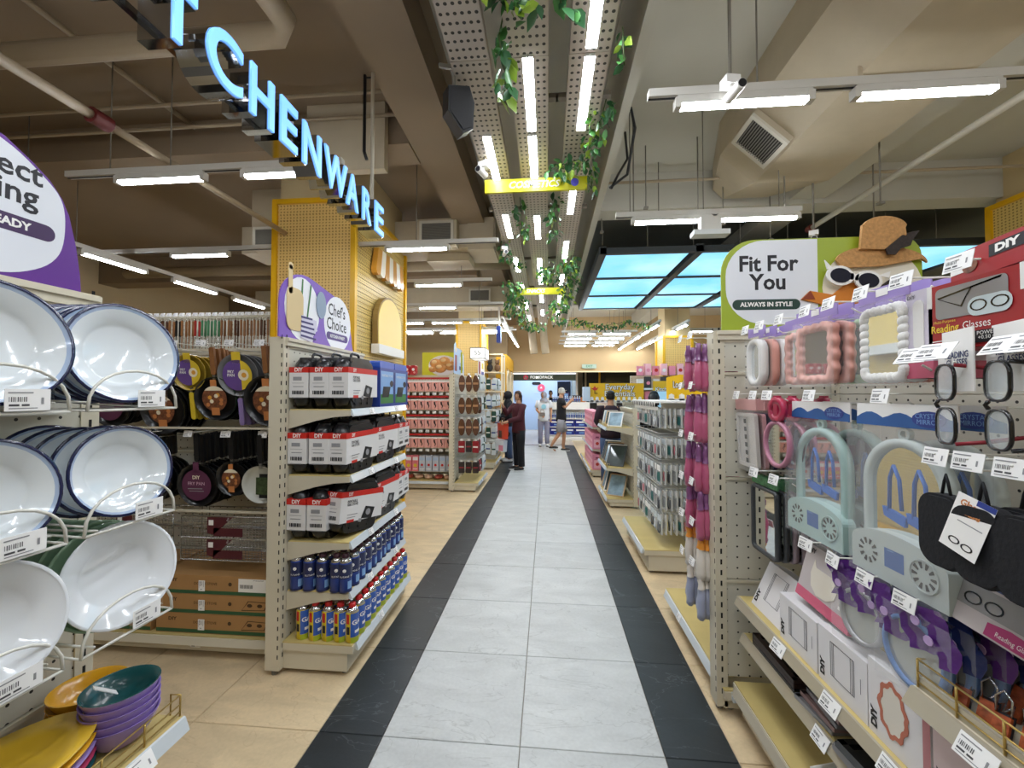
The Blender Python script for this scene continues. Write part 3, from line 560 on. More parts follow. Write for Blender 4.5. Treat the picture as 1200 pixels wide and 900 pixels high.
# bowls, platter, fences
yelp = mat('yellow_melamine', '#d9a01f', .25, coat=.4); musp = mat('mustard_melamine', '#cfa72c', .3, coat=.3); lil = mat('lilac_melamine', '#9b83c4', .35, coat=.2); teal = mat('teal_melamine', '#1f5558', .25, coat=.4); mag = mat('magenta_melamine', '#b03a5e', .3)
def bowl(mo, mi_, r, h, label, loc, group=None, sx=1, tilt=0):
    t = thing('melamine_bowl', label, 'bowl', loc, 0, group); t.rotation_euler = (R(tilt), 0, 0)
    M = Mx.Diagonal((1, sx, 1, 1))
    B().lathe([(0, 0), (r * .5, 0), (r * .62, h * .12), (r * .86, h * .55), (r, h)], mo, 36, M).out('outer', t)
    B().lathe([(r, h), (r - .003, h), (r * .83, h * .55), (r * .58, h * .16), (0, h * .06)], mi_, 36, M).out('inner', t)
    return t
for k in range(3): bowl(yelp, yelp, .085, .06, 'yellow melamine bowl, %s from the bottom of the stack by the peg panel' % ORD[k], (-1.3, 1.075, .561 + .022 * k), 'yellow bowls')
for k in range(5): bowl(lil, lil if k < 4 else teal, .083, .068, 'lilac melamine bowl, %s from the bottom of its stack' % ORD[k] if k < 4 else 'topmost lilac bowl with a dark teal inside, on the stacked bowls', (-1.15, 1.03, .561 + .0195 * k), 'lilac bowls')
B().box(-.012, .012, -.001, .001, -.03, .03, tagm).rect(-.008, -.02, .008, .0, black, FM('S', (0, -.0015, 0))).out('price_sticker', None, (-1.185, 1.02, .697), (R(50), 0, R(-30)), label='white barcode sticker inside the teal topmost bowl', cat='sticker')
for k, m in enumerate((teal, mag, lil, yelp, musp)):
    t = thing('oval_platter', '%s oval platter, %s in the stack at the front of the bowl shelf' % (('teal', 'magenta', 'lilac', 'yellow', 'mustard')[k], ('lowest', 'second', 'third', 'fourth', 'topmost')[k]), 'platter', (-1.2, .8, .561 + .02 * k))
    M = Mx.Diagonal((1, 1.5, 1, 1)); r = .125
    B().lathe([(0, .004), (r * .6, .004), (r * .7, .014), (r, .026), (r, .023), (r * .68, .008), (r * .6, 0), (0, 0)], m, 40, M).out('dish', t)
def fence(label, loc, rz, w, posts, h=.06, shelf_m=goldw, g=None):
    t = thing('wire_fence', label, 'fence', loc, rz, g)
    for z in (.012, h * .55, h): B().tube([(0, 0, z), (w, 0, z)], .0022, shelf_m).out('wire', t)
    me = B().tube([(0, 0, 0), (0, 0, h)], .0026, shelf_m).mesh('post')
    for i in range(posts): obj('post', me, t, (w * i / (posts - 1), 0, 0))
    for x in (0, w): B().tube([(x, 0, h), (x, .03, h), (x, .03, 0)], .0022, shelf_m).out('return_wire', t)
    return t
fence('brass wire fence along the front of the bowl shelf', (-1.062, .28, .56), 90, .84, 9)
fence('brass wire fence on the low shelf beneath the bowls', (-1.062, .28, .3), 90, .84, 9)
for z, d in ((.565, .36),):
    o = obj('price_tag', TAGB, PU, (.72, -.385, .548), (R(-28), 0, 0))
t = thing('shelf_sign', 'white and purple arched sign reading Perfect Serving above the plate racks', 'sign', (-1.425, .25, 1.8), 90)
B().prism([(-.02, 0), (.875, 0), (.87, .06), (.858, .14), (.838, .225), (.82, .266), (.79, .305), (.75, .336), (.69, .373), (.62, .394), (.55, .403), (.35, .41), (.12, .36), (0, .25)], -.004, .004, mat('sign_deep_purple', '#5f2a8a', .35), 'y').out('sign_board', t)
M = FM('S', (0, -.0045, 0)); b = B()
b.prism(sm([(.46, .008), (.66, .008), (.76, .04), (.815, .1), (.828, .19), (.815, .265), (.765, .315), (.685, .362), (.55, .39), (.36, .388), (.2, .33), (.14, .2), (.2, .08), (.32, .02)]), 0, .0008, mat('sign_grey_white', '#dcdfe6', .4), 'z', M)
for wd, x, z in (('Perfect', .771, .3), ('Serving', .763, .235)): b.txt(wd, .082, sg_dark, M @ T4((x, z, .0012)), off=.0016, align='RIGHT', sx=.97)
b.prism(rrect(.36, .046, .022, 6, .624, .15), .0008, .0014, mat('sign_plum', '#3d2350', .4), 'z', M).txt('TABLE READY', .03, white, M @ T4((.747, .15, .0018)), off=.0012, align='RIGHT').out('sign_print', t)
# ---------------------------------------------------------------- lit letters over the kitchen aisle
chr_ = mat('mirror_chrome', '#b9bcc0', .06, 1); lit_b = mat('lit_letter_face', '#6fa9ee', .4, emit=1.1)
KS = thing('lit_sign', 'hanging KITCHENWARE sign of pale blue lit letters with chrome sides', 'sign', (-1.1, 0, 2.54))
for ch, y0, y1 in (('K', .72, .86), ('I', .93, .965), ('T', 1.035, 1.17), ('C', 1.205, 1.365), ('H', 1.4, 1.535), ('E', 1.572, 1.69), ('N', 1.727, 1.88), ('W', 1.905, 2.14), ('A', 2.13, 2.275), ('R', 2.325, 2.45), ('E', 2.5, 2.64)):
    vs, fs = tdata(ch, .28, .05, .009, 0, 'LEFT', 1, 6); xs = [v[0] for v in vs]; ys = [v[1] for v in vs]; a, b_ = min(xs), max(xs); c0, c1 = min(ys), max(ys)
    k = (y1 - y0) / (b_ - a); kz = .2 / (c1 - c0)
    f = lambda x, y, z, d: (d, y0 + (x - a) * k, (y - c0) * kz)
    B().add([f(x, y, z, -.11 if z < 0 else -.004) for x, y, z in vs], fs, chr_).out('letter', KS)
    l = KIDS[KS][-1]; vs, fs = tdata(ch, .28, .002, .005, 0, 'LEFT', 1, 6)
    B().add([f(x, y, z, -.003 if z < 0 else .006) for x, y, z in vs], fs, lit_b).out('letter_face', l)
B().box(-.15, -.13, .5, 2.66, .09, .11, chr_).out('mounting_bar', KS)
for y in (.6, 2.57): B().tube([(-.05, y, .17), (-.05, y, CZ - 2.54)], .012, mat('pale_pole', '#bdb6a6', .35), 10).out('hanging_pole', KS)
for y in (1.1, 1.5, 1.62, 2.1): B().tube([(-.12, y, .16), (-.09, y + .04, .23), (-.12, y + .1, .2), (-.13, y + .12, .1)], .003, white, 5).out('cable', KS)
# ---------------------------------------------------------------- yellow mesh clad column
meshm = mat('yellow_woven_mesh', '#e3bf74', .45, holes=(.034, .03, .0085, 0, 2, '#a78443')); meshm2 = mat('yellow_woven_mesh_side', '#d9bd70', .45, holes=(.034, .03, .0085, 1, 2, '#9a7f42'))
def column(label, x0, x1, y0, y1, z1, slats=True):
    t = thing('clad_column', label, 'column', ((x0 + x1) / 2, (y0 + y1) / 2, 0)); a, c = (x1 - x0) / 2, (y1 - y0) / 2
    B().box(-a + .03, a - .03, -c + .03, c - .03, 0, CZ, mat('column_core', '#c9b48a', .7)).out('core', t)
    B().box(-a + .02, a - .02, -c + .004, -c + .012, .06, z1 - .03, meshm).box(-a + .02, a - .02, c - .012, c - .004, .06, z1 - .03, meshm).out('mesh_panel', t)
    B().box(-a + .004, -a + .012, -c + .02, c - .02, .06, z1 - .03, meshm2).box(a - .012, a - .004, -c + .02, c - .02, .06, z1 - .03, meshm2).out('mesh_panel', t)
    if slats:
        n = int(z1 / .05); b1, b2 = B(), B()
        for i in range(n): b1.box(-a + .02, a - .02, -c - .002, -c + .006, .08 + i * .05, .094 + i * .05, meshm); b2.box(a - .006, a + .002, -c + .02, c - .02, .08 + i * .05, .094 + i * .05, meshm2)
        b1.out('mesh_rib', t, kind='stuff'); b2.out('mesh_rib', t, kind='stuff')
    for sx in (-1, 1):
        for sy in (-1, 1): B().box(sx * a - .025, sx * a + .025, sy * c - .025, sy * c + .025, 0, z1, yellow).out('corner_post', t)
    for z in (.03, z1): B().ring([(-a - .024, -c - .024), (a + .024, -c - .024), (a + .024, c + .024), (-a - .024, c + .024)], [(-a + .02, -c + .02), (a - .02, -c + .02), (a - .02, c - .02), (-a + .02, c - .02)], z - .03, z + .02, yellow).out('frame_band', t)
    return t
column('yellow mesh clad column behind the stove endcap', -2.72, -1.9, 3.85, 5.28, 3.42)
aw = thing('awning_sign', 'small striped awning shaped lit sign high on the yellow column', 'sign', (-1.89, 4.62, 2.78), 90)
wht = mat('awning_white', '#f2ead8', .4); orn = mat('awning_ochre', '#c98f34', .4)
for i in range(7):
    x = -.42 + .12 * i; m = (orn, wht)[i % 2]
    B().prism([(x * .86, .3), ((x + .12) * .86, .3), (x + .12, .06), (x + .105, .015), (x + .06, 0), (x + .015, .015), (x, .06)], -.07, -.01, m, 'y').out('stripe', aw)
pq = thing('arch_plaque', 'pale yellow arch plaque with a white ledge on the yellow column', 'sign', (-1.89, 4.6, 1.98), 90)
B().prism([(-.36, 0), (.36, 0), (.36, .3)] + arc(0, .3, .36, .32, 0, 180, 14)[1:], -.07, -.01, mat('plaque_edge', '#8a6f3a', .5), 'y').out('plaque_back', pq)
B().prism([(-.34, .02), (.34, .02), (.34, .3)] + arc(0, .3, .34, .3, 0, 180, 14)[1:], -.076, -.07, mat('lit_plaque', '#e3c56a', .4, emit=.12), 'y').out('plaque_face', pq)
B().box(-.38, .38, -.1, -.01, -.05, .05, white).out('ledge', pq)
column('second yellow column past the pink boxes beside the number box', -2.02, -1.48, 9.0, 10.0, 3.1, False)
column('yellow and white column far beyond the Local Love sign', 2.55, 3.15, 9.2, 9.8, 2.75, False)
column('yellow mesh column high behind the reading glasses', 4.57, 5.4, 3.2, 4.6, 3.42)
# ---------------------------------------------------------------- kitchen run facing the camera side aisle
KX, KY = -3.53, 2.6
KU = unit('cream wall of pan hooks beside the stove endcap over cardboard boxes', (KX, KY, 0), 0, 2.04, [], (.42, .125), tags=(), th=.08, rail=cream_d)
for z in (1.285, .8): B().box(.03, 2.01, -.36, -.35, z, z + .012, cream_d).box(.03, 2.01, -.02, 0, z - .01, z + .02, cream_d).out('hook_bar', KU)
nons = mat('black_nonstick', '#17181a', .32, coat=.3); dgrn = mat('dark_green_enamel', '#2f4a35', .35, coat=.3); gryp = mat('grey_nonstick', '#77787a', .35, coat=.2); yelpan = mat('yellow_enamel', '#b69a35', .35, coat=.3); woodh = mat('wood_handle', '#8a5b33', .55, noise=(20, .12)); lilh = mat('lilac_handle', '#8f7bb0', .4); steelm = mat('brushed_steel', '#b4b5b6', .3, 1); eggp = mat('egg_print', '#d99b3a', .5); eggw = mat('print_cream', '#e6dcc2', .5); ylab = mat('yellow_label', '#d9bb33', .45); cpur = mat('card_purple', '#63478a', .5); cplum = mat('card_plum', '#5a2c48', .5); corng = mat('card_orange', '#c07a44', .5); foodp = mat('food_print', '#74452c', .5, noise=(60, .5))
def pan(r, d, inner, outer, handle, up, card, name='frying_pan'):
    # the pan hangs in the xz plane with its mouth towards -y; origin at the centre of the rim
    t = thing(name, '-', 'pan'); M = Mx.Rotation(PI / 2, 4, 'X')
    B().lathe([(0, -d), (r * .72, -d), (r * .9, -d * .55), (r, 0), (r + .003, .001)], inner, 30, M).lathe([(r + .003, .001), (r + .004, -.002), (r * .93, -d * .6), (r * .75, -d - .004), (0, -d - .004)], outer, 30, M).out('pan_body', t)
    s = 1 if up else -1
    B().prism(rrect(.03, .17, .012, 3, 0, s * (r + .1)), .004, .02, handle, 'y').prism(rrect(.018, .05, .008, 3, 0, s * (r + .01)), .006, .018, steelm, 'y').out('handle', t)
    if card:
        c = B(); Q = FM('S', (0, -.003, 0)); k = r * (.74 if card != 'food' else .6)
        if card == 'egg':
            c.prism(circ(k, 24), -.001, 0, cpur, 'z', Q).prism([(k * math.cos(R(a)), k * math.sin(R(a))) for a in range(-75, 76, 10)], 0, .0006, ylab, 'z', Q).prism(circ(k * .36, 14, k * .42, 0), .0006, .001, eggw, 'z', Q).prism(circ(k * .17, 12, k * .46, 0), .001, .0015, eggp, 'z', Q)
            c.rect(-k * .3, k * .75, k * .3, k * 1.5, ylab, Q).txt('FRY\nPAN', k * .26, white, Q @ T4((-k * .42, .1 * k, .001)), off=.0006)
        elif card == 'plum':
            c.prism(circ(k, 24), -.001, 0, cplum, 'z', Q).rect(-k * .2, k * .8, k * .2, k * 1.5, cplum, Q).txt('DIY', k * .32, eggw, Q @ T4((0, k * .5, .001)), off=.0006).txt('FRY PAN', k * .3, mat('card_pink', '#c9a3b5', .5), Q @ T4((0, k * .1, .001)), off=.0003).rect(-k * .6, -k * .25, k * .4, -k * .2, grey, Q, .0005).rect(-k * .5, -k * .4, k * .5, -k * .36, grey, Q, .0005)
        else:
            c.prism(circ(k, 24), -.001, 0, foodp, 'z', Q).rect(-k * .25, k * .7, k * .25, k * 1.5, corng, Q).rect(-k * .3, -k * 1.3, k * .35, -k * .7, corng, Q, .001).prism([(k * math.cos(R(a)), k * math.sin(R(a))) for a in range(40, 141, 10)], 0, .0006, eggw, 'z', Q)
            for i in range(7): c.prism(circ(k * .16, 8, k * .55 * math.cos(i), -k * .1 + k * .4 * math.sin(i * 1.7)), .0006, .001 + .0002 * i, (corng, eggp, eggw)[i % 3], 'z', Q)
        c.out('card_label', t)
    return t
def hang_row(front, plain, x, y, z, n, dy, what, where, grp, tilt=8):
    for k in range(n):
        o = place(front, (x + rng.uniform(-.004, .004), y + dy * k, z + rng.uniform(-.006, .006)), rng.uniform(-3, 3), '%s, %s back on %s' % (what, 'foremost' if k == 0 else ORD[k], where), grp, tilt) if k == 0 else place(plain, (x + rng.uniform(-.006, .006), y + dy * k, z + rng.uniform(-.006, .006)), rng.uniform(-4, 4), '%s, %s back on %s' % (what, ORD[k], where), grp, tilt)
# hooks first: long hooks with tags above the first pans
for x, z in ((-2.24, 1.765), (-2.06, 1.765), (-1.88, 1.765), (-1.69, 1.765), (-2.5, 1.765), (-2.75, 1.765), (-3.0, 1.765)): hook(KU, x - KX, z, .34)
for x in (-3.05, -2.75, -2.4, -2.13, -1.89, -1.66): hook(KU, x - KX, 1.225, .34)
P = lambda *a, **k: pan(*a, **k)
yy = 2.315
PY_ = (P(.108, .03, yelpan, yelpan, ylab, False, 'egg'), P(.108, .03, yelpan, yelpan, ylab, False, None))
hang_row(*PY_, -2.185, yy, 1.62, 4, .045, 'yellow frying pan', 'the row under the utensils', 'yellow pans')
PGp = (P(.126, .032, gryp, gryp, lilh, False, 'egg'), P(.126, .032, gryp, gryp, lilh, False, None))
hang_row(*PGp, -1.865, yy, 1.605, 4, .045, 'grey frying pan with lilac handle', 'the row under the utensils', 'grey pans')
WG = (P(.13, .06, nons, dgrn, woodh, True, 'food', 'wok_pan'), P(.13, .06, nons, dgrn, woodh, True, None, 'wok_pan'))
hang_row(*WG, -2.03, yy + .02, 1.46, 5, .04, 'green backed wok', 'the second pan row', 'green woks')
WB = (P(.15, .06, nons, nons, woodh, True, 'food', 'wok_pan'), P(.15, .06, nons, nons, woodh, True, None, 'wok_pan'))
hang_row(*WB, -2.37, yy + .01, 1.39, 5, .04, 'black wok with orange card', 'the second pan row', 'black woks')
hang_row(*WB, -1.665, yy - .01, 1.45, 5, .04, 'black wok beside the endcap upright', 'the second pan row', 'black woks by the upright')
PP = (P(.15, .045, nons, nons, nons, True, 'plum'), P(.13, .045, nons, nons, nons, True, None))
hang_row(*PP, -2.72, yy, 1.43, 4, .045, 'black frying pan with plum card', 'the second pan row', 'plum card pans')
PP2 = (P(.126, .04, nons, nons, nons, True, 'plum'), P(.126, .04, nons, nons, nons, True, None))
hang_row(*PP2, -2.09, 2.29, .94, 7, .036, 'black plum card frying pan', 'the low pan row', 'low plum card pans', 4)
PO = (P(.1, .035, nons, nons, nons, True, 'food'), P(.1, .035, nons, nons, nons, True, None))
hang_row(*PO, -1.87, 2.29, .985, 7, .036, 'small black orange card pan', 'the low pan row', 'low orange card pans', 4)
whitep = mat('white_nonstick', '#cfd0c8', .35, coat=.2); blk = (P(.108, .035, whitep, nons, nons, True, None), P(.108, .035, nons, nons, nons, True, None))
hang_row(*blk, -1.68, 2.27, .965, 6, .036, 'white lined black pan', 'the low pan row by the upright', 'low white lined pans', 4)
hang_row(PP2[1], PP2[1], -2.42, 2.33, .96, 5, .036, 'plain black frying pan', 'the low pan row behind the plates', 'low black pans', 4)
hang_row(PP2[1], PP2[1], -2.78, 2.33, .96, 5, .036, 'plain black frying pan', 'the low pan row far behind the plates', 'far low black pans', 4)
B().rect(-.04, -.05, .04, .05, mat('leaf_card', '#3a4a2c', .5, noise=(40, .5)), FM('S', (0, 0, 0))).box(-.02, .06, .001, .003, -.07, .07, nons).out('card_label', None, (-1.655, 2.26, .955), label='dark leafy printed card on the white lined pan by the upright', cat='card')
# hanging utensils on the tall unit behind
TU = unit('tall cream unit of hanging kitchen utensils behind the pan wall', (-5.3, 4.35, 0), 0, 2.5, [], (.3, .12), H=2.4, tags=(), ends=(1, 1), basetag=False)
dwood = mat('dark_wood', '#5a3620', .5, noise=(20, .15)); lwood = mat('light_wood', '#9c6a3f', .5, noise=(20, .12)); redw = mat('red_handle', '#a8322c', .45); mint = mat('green_handle', '#4c8a62', .45)
def utensil(hm, kind):
    t = thing('kitchen_utensil', '-', 'utensil')
    B().prism(rrect(.018, .17, .008, 3, 0, -.1), -.007, .007, hm, 'y').tube([(0, 0, -.02), (.006, 0, 0), (0, 0, .01), (-.006, 0, 0), (0, 0, -.02)], .002, chromem, 5).out('handle', t)
    b = B(); b.cyl((0, 0, -.34), .005, .16, hm if hm in (dwood, lwood, nons, woodh) else chromem, 8)
    if kind == 0: b.prism([(-.018, -.34), (.018, -.34), (.035, -.45), (-.035, -.45)], -.002, .002, hm if hm in (dwood, lwood) else steelm, 'y')
    elif kind == 1: b.ell((0, 0, -.39), (.032, .02, .045), steelm, 12)
    else: b.prism(rrect(.05, .1, .02, 4, 0, -.38), -.003, .003, nons, 'y')
    b.out('working_end', t); return t
UT = [utensil(m, k) for m, k in ((dwood, 0), (lwood, 0), (nons, 2), (woodh, 1), (redw, 2), (mint, 1), (lwood, 1))]
seq = [2, 4, 1, 3, 0, 1, 2, 0, 1, 2, 1, 1, 4, 5, 5, 5, 3, 6, 0, 6, 3, 6, 0, 6, 1, 6]
nm = ['dark wooden turner', 'pale wooden turner', 'black slotted turner', 'wood handled steel ladle', 'red handled turner', 'green handled steel spoon', 'pale wood handled ladle']
for row, (z, y) in enumerate(((2.3, 4.1), (1.93, 4.13))):
    for k in range(25):
        x = -4.72 + .076 * k; h = hook(TU, x + 5.3, z + .02, .25, row == 0)
        u = seq[(k + row * 3) % len(seq)]
        for d in (0, .05): place(UT[u], (x + rng.uniform(-.006, .006), y + d + .01, z), rng.uniform(-25, 25), '%s %s on the %s row, %s' % (nm[u], 'in front' if d == 0 else 'behind', ('upper', 'lower')[row], (ORD[24 - k] + ' hook from the column') if k > 12 else (ORD[k] + ' hook from the far wall')), 'utensils on the %s hooks' % ('upper', 'lower')[row])
# oven racks and cardboard boxes
rackm = mat('chrome_grid', '#a9a9a6', .25, .9)
def oven_rack(label, x, z):
    t = thing('oven_rack', label, 'rack', (x, 2.235, z))
    b = B()
    for i in range(27): b.cyl((-.255 + i * .0196, 0, 0), .0016, .122, rackm, 4)
    for i in range(9): b.tube([(-.26, 0, .004 + i * .0145), (.26, 0, .004 + i * .0145)], .0014, rackm, 4)
    b.out('wire_grid', t, kind='stuff')
    B().tube([(-.265, 0, 0), (.265, 0, 0), (.265, 0, .124), (-.265, 0, .124)], .004, rackm, 6, closed=True).tube([(-.265, .2, 0), (.265, .2, 0), (.265, .2, .124), (-.265, .2, .124)], .004, rackm, 6, closed=True).out('rim_wire', t)
    c = B().add([(-.1, -.004, .12), (.02, -.004, .122), (.06, -.004, .124), (-.06, -.004, .02), (-.1, -.004, .03)], [(0, 1, 2, 3, 4)], mat('card_maroon', '#4d1822', .5)).rect(-.09, .075, -.06, .105, white, FM('S', (0, -.005, 0))).txt('DIY', .014, white, FM('S', (.03, -.005, .11)) @ T4(rz=60)).rect(-.06, .012, .12, .06, MATS['card_maroon'], FM('S', (0, -.004, 0))); c.out('card_label', t); return t
oven_rack('upper boxed chrome oven rack with maroon card under the low pans', -1.87, .655); oven_rack('lower chrome oven rack resting on the cardboard boxes', -1.87, .527)
oven_rack('chrome oven rack half hidden behind the plates', -2.45, .655); oven_rack('lower chrome oven rack half hidden behind the plates', -2.45, .527)
kraft = mat('kraft_card', '#a87f4f', .7, noise=(6, .06)); kgreen = mat('box_green', '#2f5a3a', .6); kdark = mat('kraft_ink', '#4a3620', .7)
def carton(label, x, z, first):
    t = thing('cardboard_box', label, 'box', (x, 2.2, z))
    B().box(-.36, .36, 0, .36, 0, .108, kraft).out('carton', t)
    M = FM('S', (0, -.0008, 0)); p = B().rect(-.36, .004, .36, .024, kgreen, M).txt('DIY', .026, kdark, M @ T4((-.26, .078, 0)), off=.001, sx=1.2).txt('DOUBLE STOVE', .02, kdark, M @ T4((-.06, .062, 0)), off=.0003).prism(circ(.011, 12, .09, .064), 0, .0004, kdark, 'z', M)
    if first: p.rect(.14, .024, .33, .098, white, M).txt('DOUBLE BURNER', .008, black, M @ T4((.26, .09, .0003)))
    else: p.ring([(.16, .03), (.3, .035), (.32, .08), (.2, .085)], [(.164, .034), (.296, .038), (.313, .077), (.203, .081)], 0, .0004, kdark, 'z', M).prism(circ(.016, 10, .21, .06, .01), 0, .0004, kdark, 'z', M).prism(circ(.016, 10, .27, .06, .01), 0, .0004, kdark, 'z', M)
    if first:
        for i in range(9): p.rect(.15 + i * .009, .045, .154 + i * .009 + .002 * (i % 2), .065, black, M, .0004)
    p.rect(-.36, .11, -.3, .1101, kdark, M).out('box_print', t)
    o = obj('price_tag', TAG, t, (-.075 - .01 * rng.random(), -.002, .05), (0, R(90), 0)); return t
for k in range(3):
    carton('brown double stove carton, %s of three on the pan wall base' % ('lowest', 'middle', 'topmost')[k], -1.885, .126 + .11 * k, k == 2)
    carton('brown carton, %s of three behind the near bowls' % ('lowest', 'middle', 'topmost')[k], -2.64, .126 + .11 * k, False)
B().box(-.03, .03, 0, .002, -.012, .012, white).rect(-.02, -.006, .0, .006, black, FM('S', (0, -.001, 0))).out('shelf_label', KU, (1.55, -.425, .075))
# ---------------------------------------------------------------- second left gondola: pink boxes facing the cross aisle
LX = -3.45
LU = unit('far cream wall of pink boxes on red strips facing the cross aisle', (LX, 6.65, 0), 0, 1.96, [], (.42, .14), tags=())
pinkb = mat('pink_box', '#e0a39a', .5); redr = mat('red_strip', '#b3262a', .45)
def pink_box():
    t = thing('pink_box', '-', 'box'); B().box(-.05, .05, 0, .1, 0, .145, pinkb).out('carton', t)
    M = FM('S', (0, -.0008, 0)); B().prism([(-.012, .125), (.01, .13), (.018, .085), (.03, .06), (.018, .03), (.006, .02), (.012, .06), (-.008, .085)], 0, .0005, black, 'z', M).rect(.02, .12, .04, .128, redp, M).out('printed_mark', t)
    return t
PKB = pink_box()
for r, z in enumerate((1.53, 1.24, .945, .645)):
    B().box(.03, 1.93, -.34, -.33, z + .19, z + .22, redr).out('red_strip', LU); B().box(.03, 1.93, -.335, -.32, z + .145, z + .165, white).out('label_strip', LU)
    B().box(.03, 1.93, -.33, 0, z - .012, z - .001, cream_d).out('shelf', LU)
    for c in range(14):
        x = -1.555 - .108 * c
        place(PKB, (x, 6.31, z), rng.uniform(-2, 2), 'pink box with black mark, %s from the endcap on the %s level' % (ORD[c], ('top', 'second', 'third', 'lowest')[r]), 'pink boxes on the cross aisle wall')
        if c < 9: obj('price_tag', TAG, LU, (x - LX, -.345, z - .04), (0, 0, 0))
pinkc = mat('pink_carton', '#d9777f', .5); greyc = mat('grey_carton', '#b3b9c4', .5)
for c in range(12):
    x = -1.53 - .108 * c; pk = c >= 5 and c % 7 > 4 or 5 <= c < 8
    t = thing('carton', '%s upright carton, %s from the endcap under the pink boxes' % ('pink' if pk else 'pale grey', ORD[c]), 'box', (x, 6.3, .275), 0, 'upright cartons under the pink boxes')
    B().box(-.048, .048, 0, .1, 0, .24, pinkc if pk else greyc).out('carton', t)
    M = FM('S', (0, -.0008, 0)); B().rect(-.04, .17, .04, .22, white if pk else bluew, M).prism(circ(.028, 10, 0, .09) if pk else circ(.02, 10, 0, .1), 0, .0006, ylab if pk else redp, 'z', M).rect(-.035, .03, .035, .04, white, M).out('printed_face', t)
B().box(.03, 1.93, -.33, 0, .262, .273, cream_d).out('shelf', LU)
snack = mat('snack_bag', '#c9a489', .4, noise=(30, .3)); snr = mat('snack_red', '#a84a3c', .4)
for c in range(9):
    t = thing('snack_bag', '%s flat snack bag from the endcap, lying on the pink wall base' % ORD[c], 'bag', (-1.56 - .16 * c, 6.42, .141), rng.uniform(-8, 8), 'snack bags on the base shelf')
    B().ell((0, 0, .035), (.072, .12, .035), (snack, snr)[c % 3 == 1], 12).out('bag_body', t); B().prism(circ(.03, 10), .068, .07, white, 'z').out('bag_label', t)
for c in range(8):
    t = thing('red_pack', '%s red flowery pack from the bread poster, on the pink wall top' % ORD[c], 'pack', (-2.2 - .13 * c + .02 * (c % 2), 6.6, 1.802), rng.uniform(-10, 10), 'red packs on the wall top')
    B().prism(rrect(.1, .16, .03, 3, 0, .08), -.03, .03, redr, 'y').out('pack', t); B().prism(circ(.025, 7, 0, .09), -.034, -.03, white, 'y').prism(circ(.018, 7, .02, .04), -.034, -.03, pinkb, 'y').out('pack_print', t)
t = thing('poster_sign', 'yellow green poster with bread rolls above the pink boxes', 'sign', (-1.82, 6.66, 1.8)); limep = mat('lime_board', '#c9c42a', .5)
B().box(-.26, .42, -.004, .004, 0, .38, limep).out('sign_board', t)
brd = mat('bread_crust', '#c98a4a', .5, noise=(10, .3)); brdl = mat('bread_light', '#e2bd86', .5)
b = B().prism(circ(.25, 20, .1, .16, .17), -.012, -.004, mat('bread_plate', '#dcd4d2', .4), 'y')
for x, z, r in ((-.03, .2, .1), (.12, .23, .1), (.22, .15, .1), (.05, .12, .11), (-.08, .1, .07), (.3, .22, .07)): b.ell((x, -.012, z), (r, .012, r * .75), brd, 12).ell((x - .02, -.02, z + .02), (r * .5, .01, r * .3), brdl, 10)
b.out('bread_cutout', t)
# its endcap
unit('second cream endcap beside the aisle with brown packs on wire trays', (-1.41, 6.15, 0), 90, .92, [], (.36, .14), tags=())
trayw = mat('grey_wire_tray', '#b9bab6', .3, .5)
def wire_tray(label, loc, w, d, h, rz):   # local: x along the front, y back; front at y = 0
    t = thing('wire_tray', label, 'tray', loc, rz)
    B().tube([(0, 0, h), (w, 0, h), (w, d, h), (0, d, h)], .005, trayw, 6, closed=True).tube([(0, 0, 0), (w, 0, 0), (w, d, 0), (0, d, 0)], .004, trayw, 6, closed=True).out('rim_wire', t)
    b = B()
    for i in range(int(w / .03) + 1): b.tube([(i * .03, 0, h), (i * .03, 0, 0), (i * .03, d, 0)], .0018, trayw, 4)
    for i in range(int(d / .04) + 1): b.tube([(0, i * .04, h), (0, i * .04, 0)], .0018, trayw, 4)
    b.out('grid_wire', t, kind='stuff'); return t
brownp = mat('brown_pack', '#5a3826', .35, coat=.3); brownl = mat('brown_light', '#a9805f', .4); redk = mat('red_pack_m', '#8c1f2c', .4); darkp = mat('dark_pack', '#2a2324', .4); greenk = mat('dark_green_pack', '#24483c', .4); palep = mat('pale_pack', '#cfd6d8', .35)
def pack(w, h, m, band, shape='oval'):
    t = thing('hanging_pack', '-', 'pack')
    if shape == 'oval': B().prism(circ(w / 2, 14, 0, -h / 2, h / 2), -.02, .02, m, 'y').prism(circ(w / 2 - .02, 12, 0, -h / 2, h / 2 - .02), -.028, .028, m, 'y').out('pack_body', t)
    else: B().prism(rrect(w, h, .012, 2, 0, -h / 2), -.012, .012, m, 'y').prism(rrect(w - .015, h - .03, .012, 2, 0, -h / 2 - .005), -.018, .018, m, 'y').out('pack_body', t)
    B().box(-w * .4, w * .4, -.03 if shape == 'oval' else -.0195, -.02 if shape == 'oval' else -.018, -h * .56, -h * .44, band).box(-.02, .02, -.003, .003, -.01, .03, white).out('pack_label', t)
    return t
PKS = {'brown': pack(.1, .26, brownp, brownl), 'green': pack(.09, .2, greenk, white, 'flat'), 'pale': pack(.09, .22, palep, greenk, 'flat'), 'red': pack(.1, .18, redk, white, 'flat'), 'dark': pack(.09, .17, darkp, redk, 'flat'), 'yellow': pack(.09, .2, palep, ylab, 'flat'), 'blue': pack(.1, .2, palep, mat('deep_blue_label', '#2c3f8a', .4), 'flat')}
for r, z in enumerate((1.455, 1.13, .81, .48)):
    wire_tray('%s wire tray on the brown pack endcap' % ORD[r], (-1.07, 6.17, z - .0), .86, .33, .03, 90)
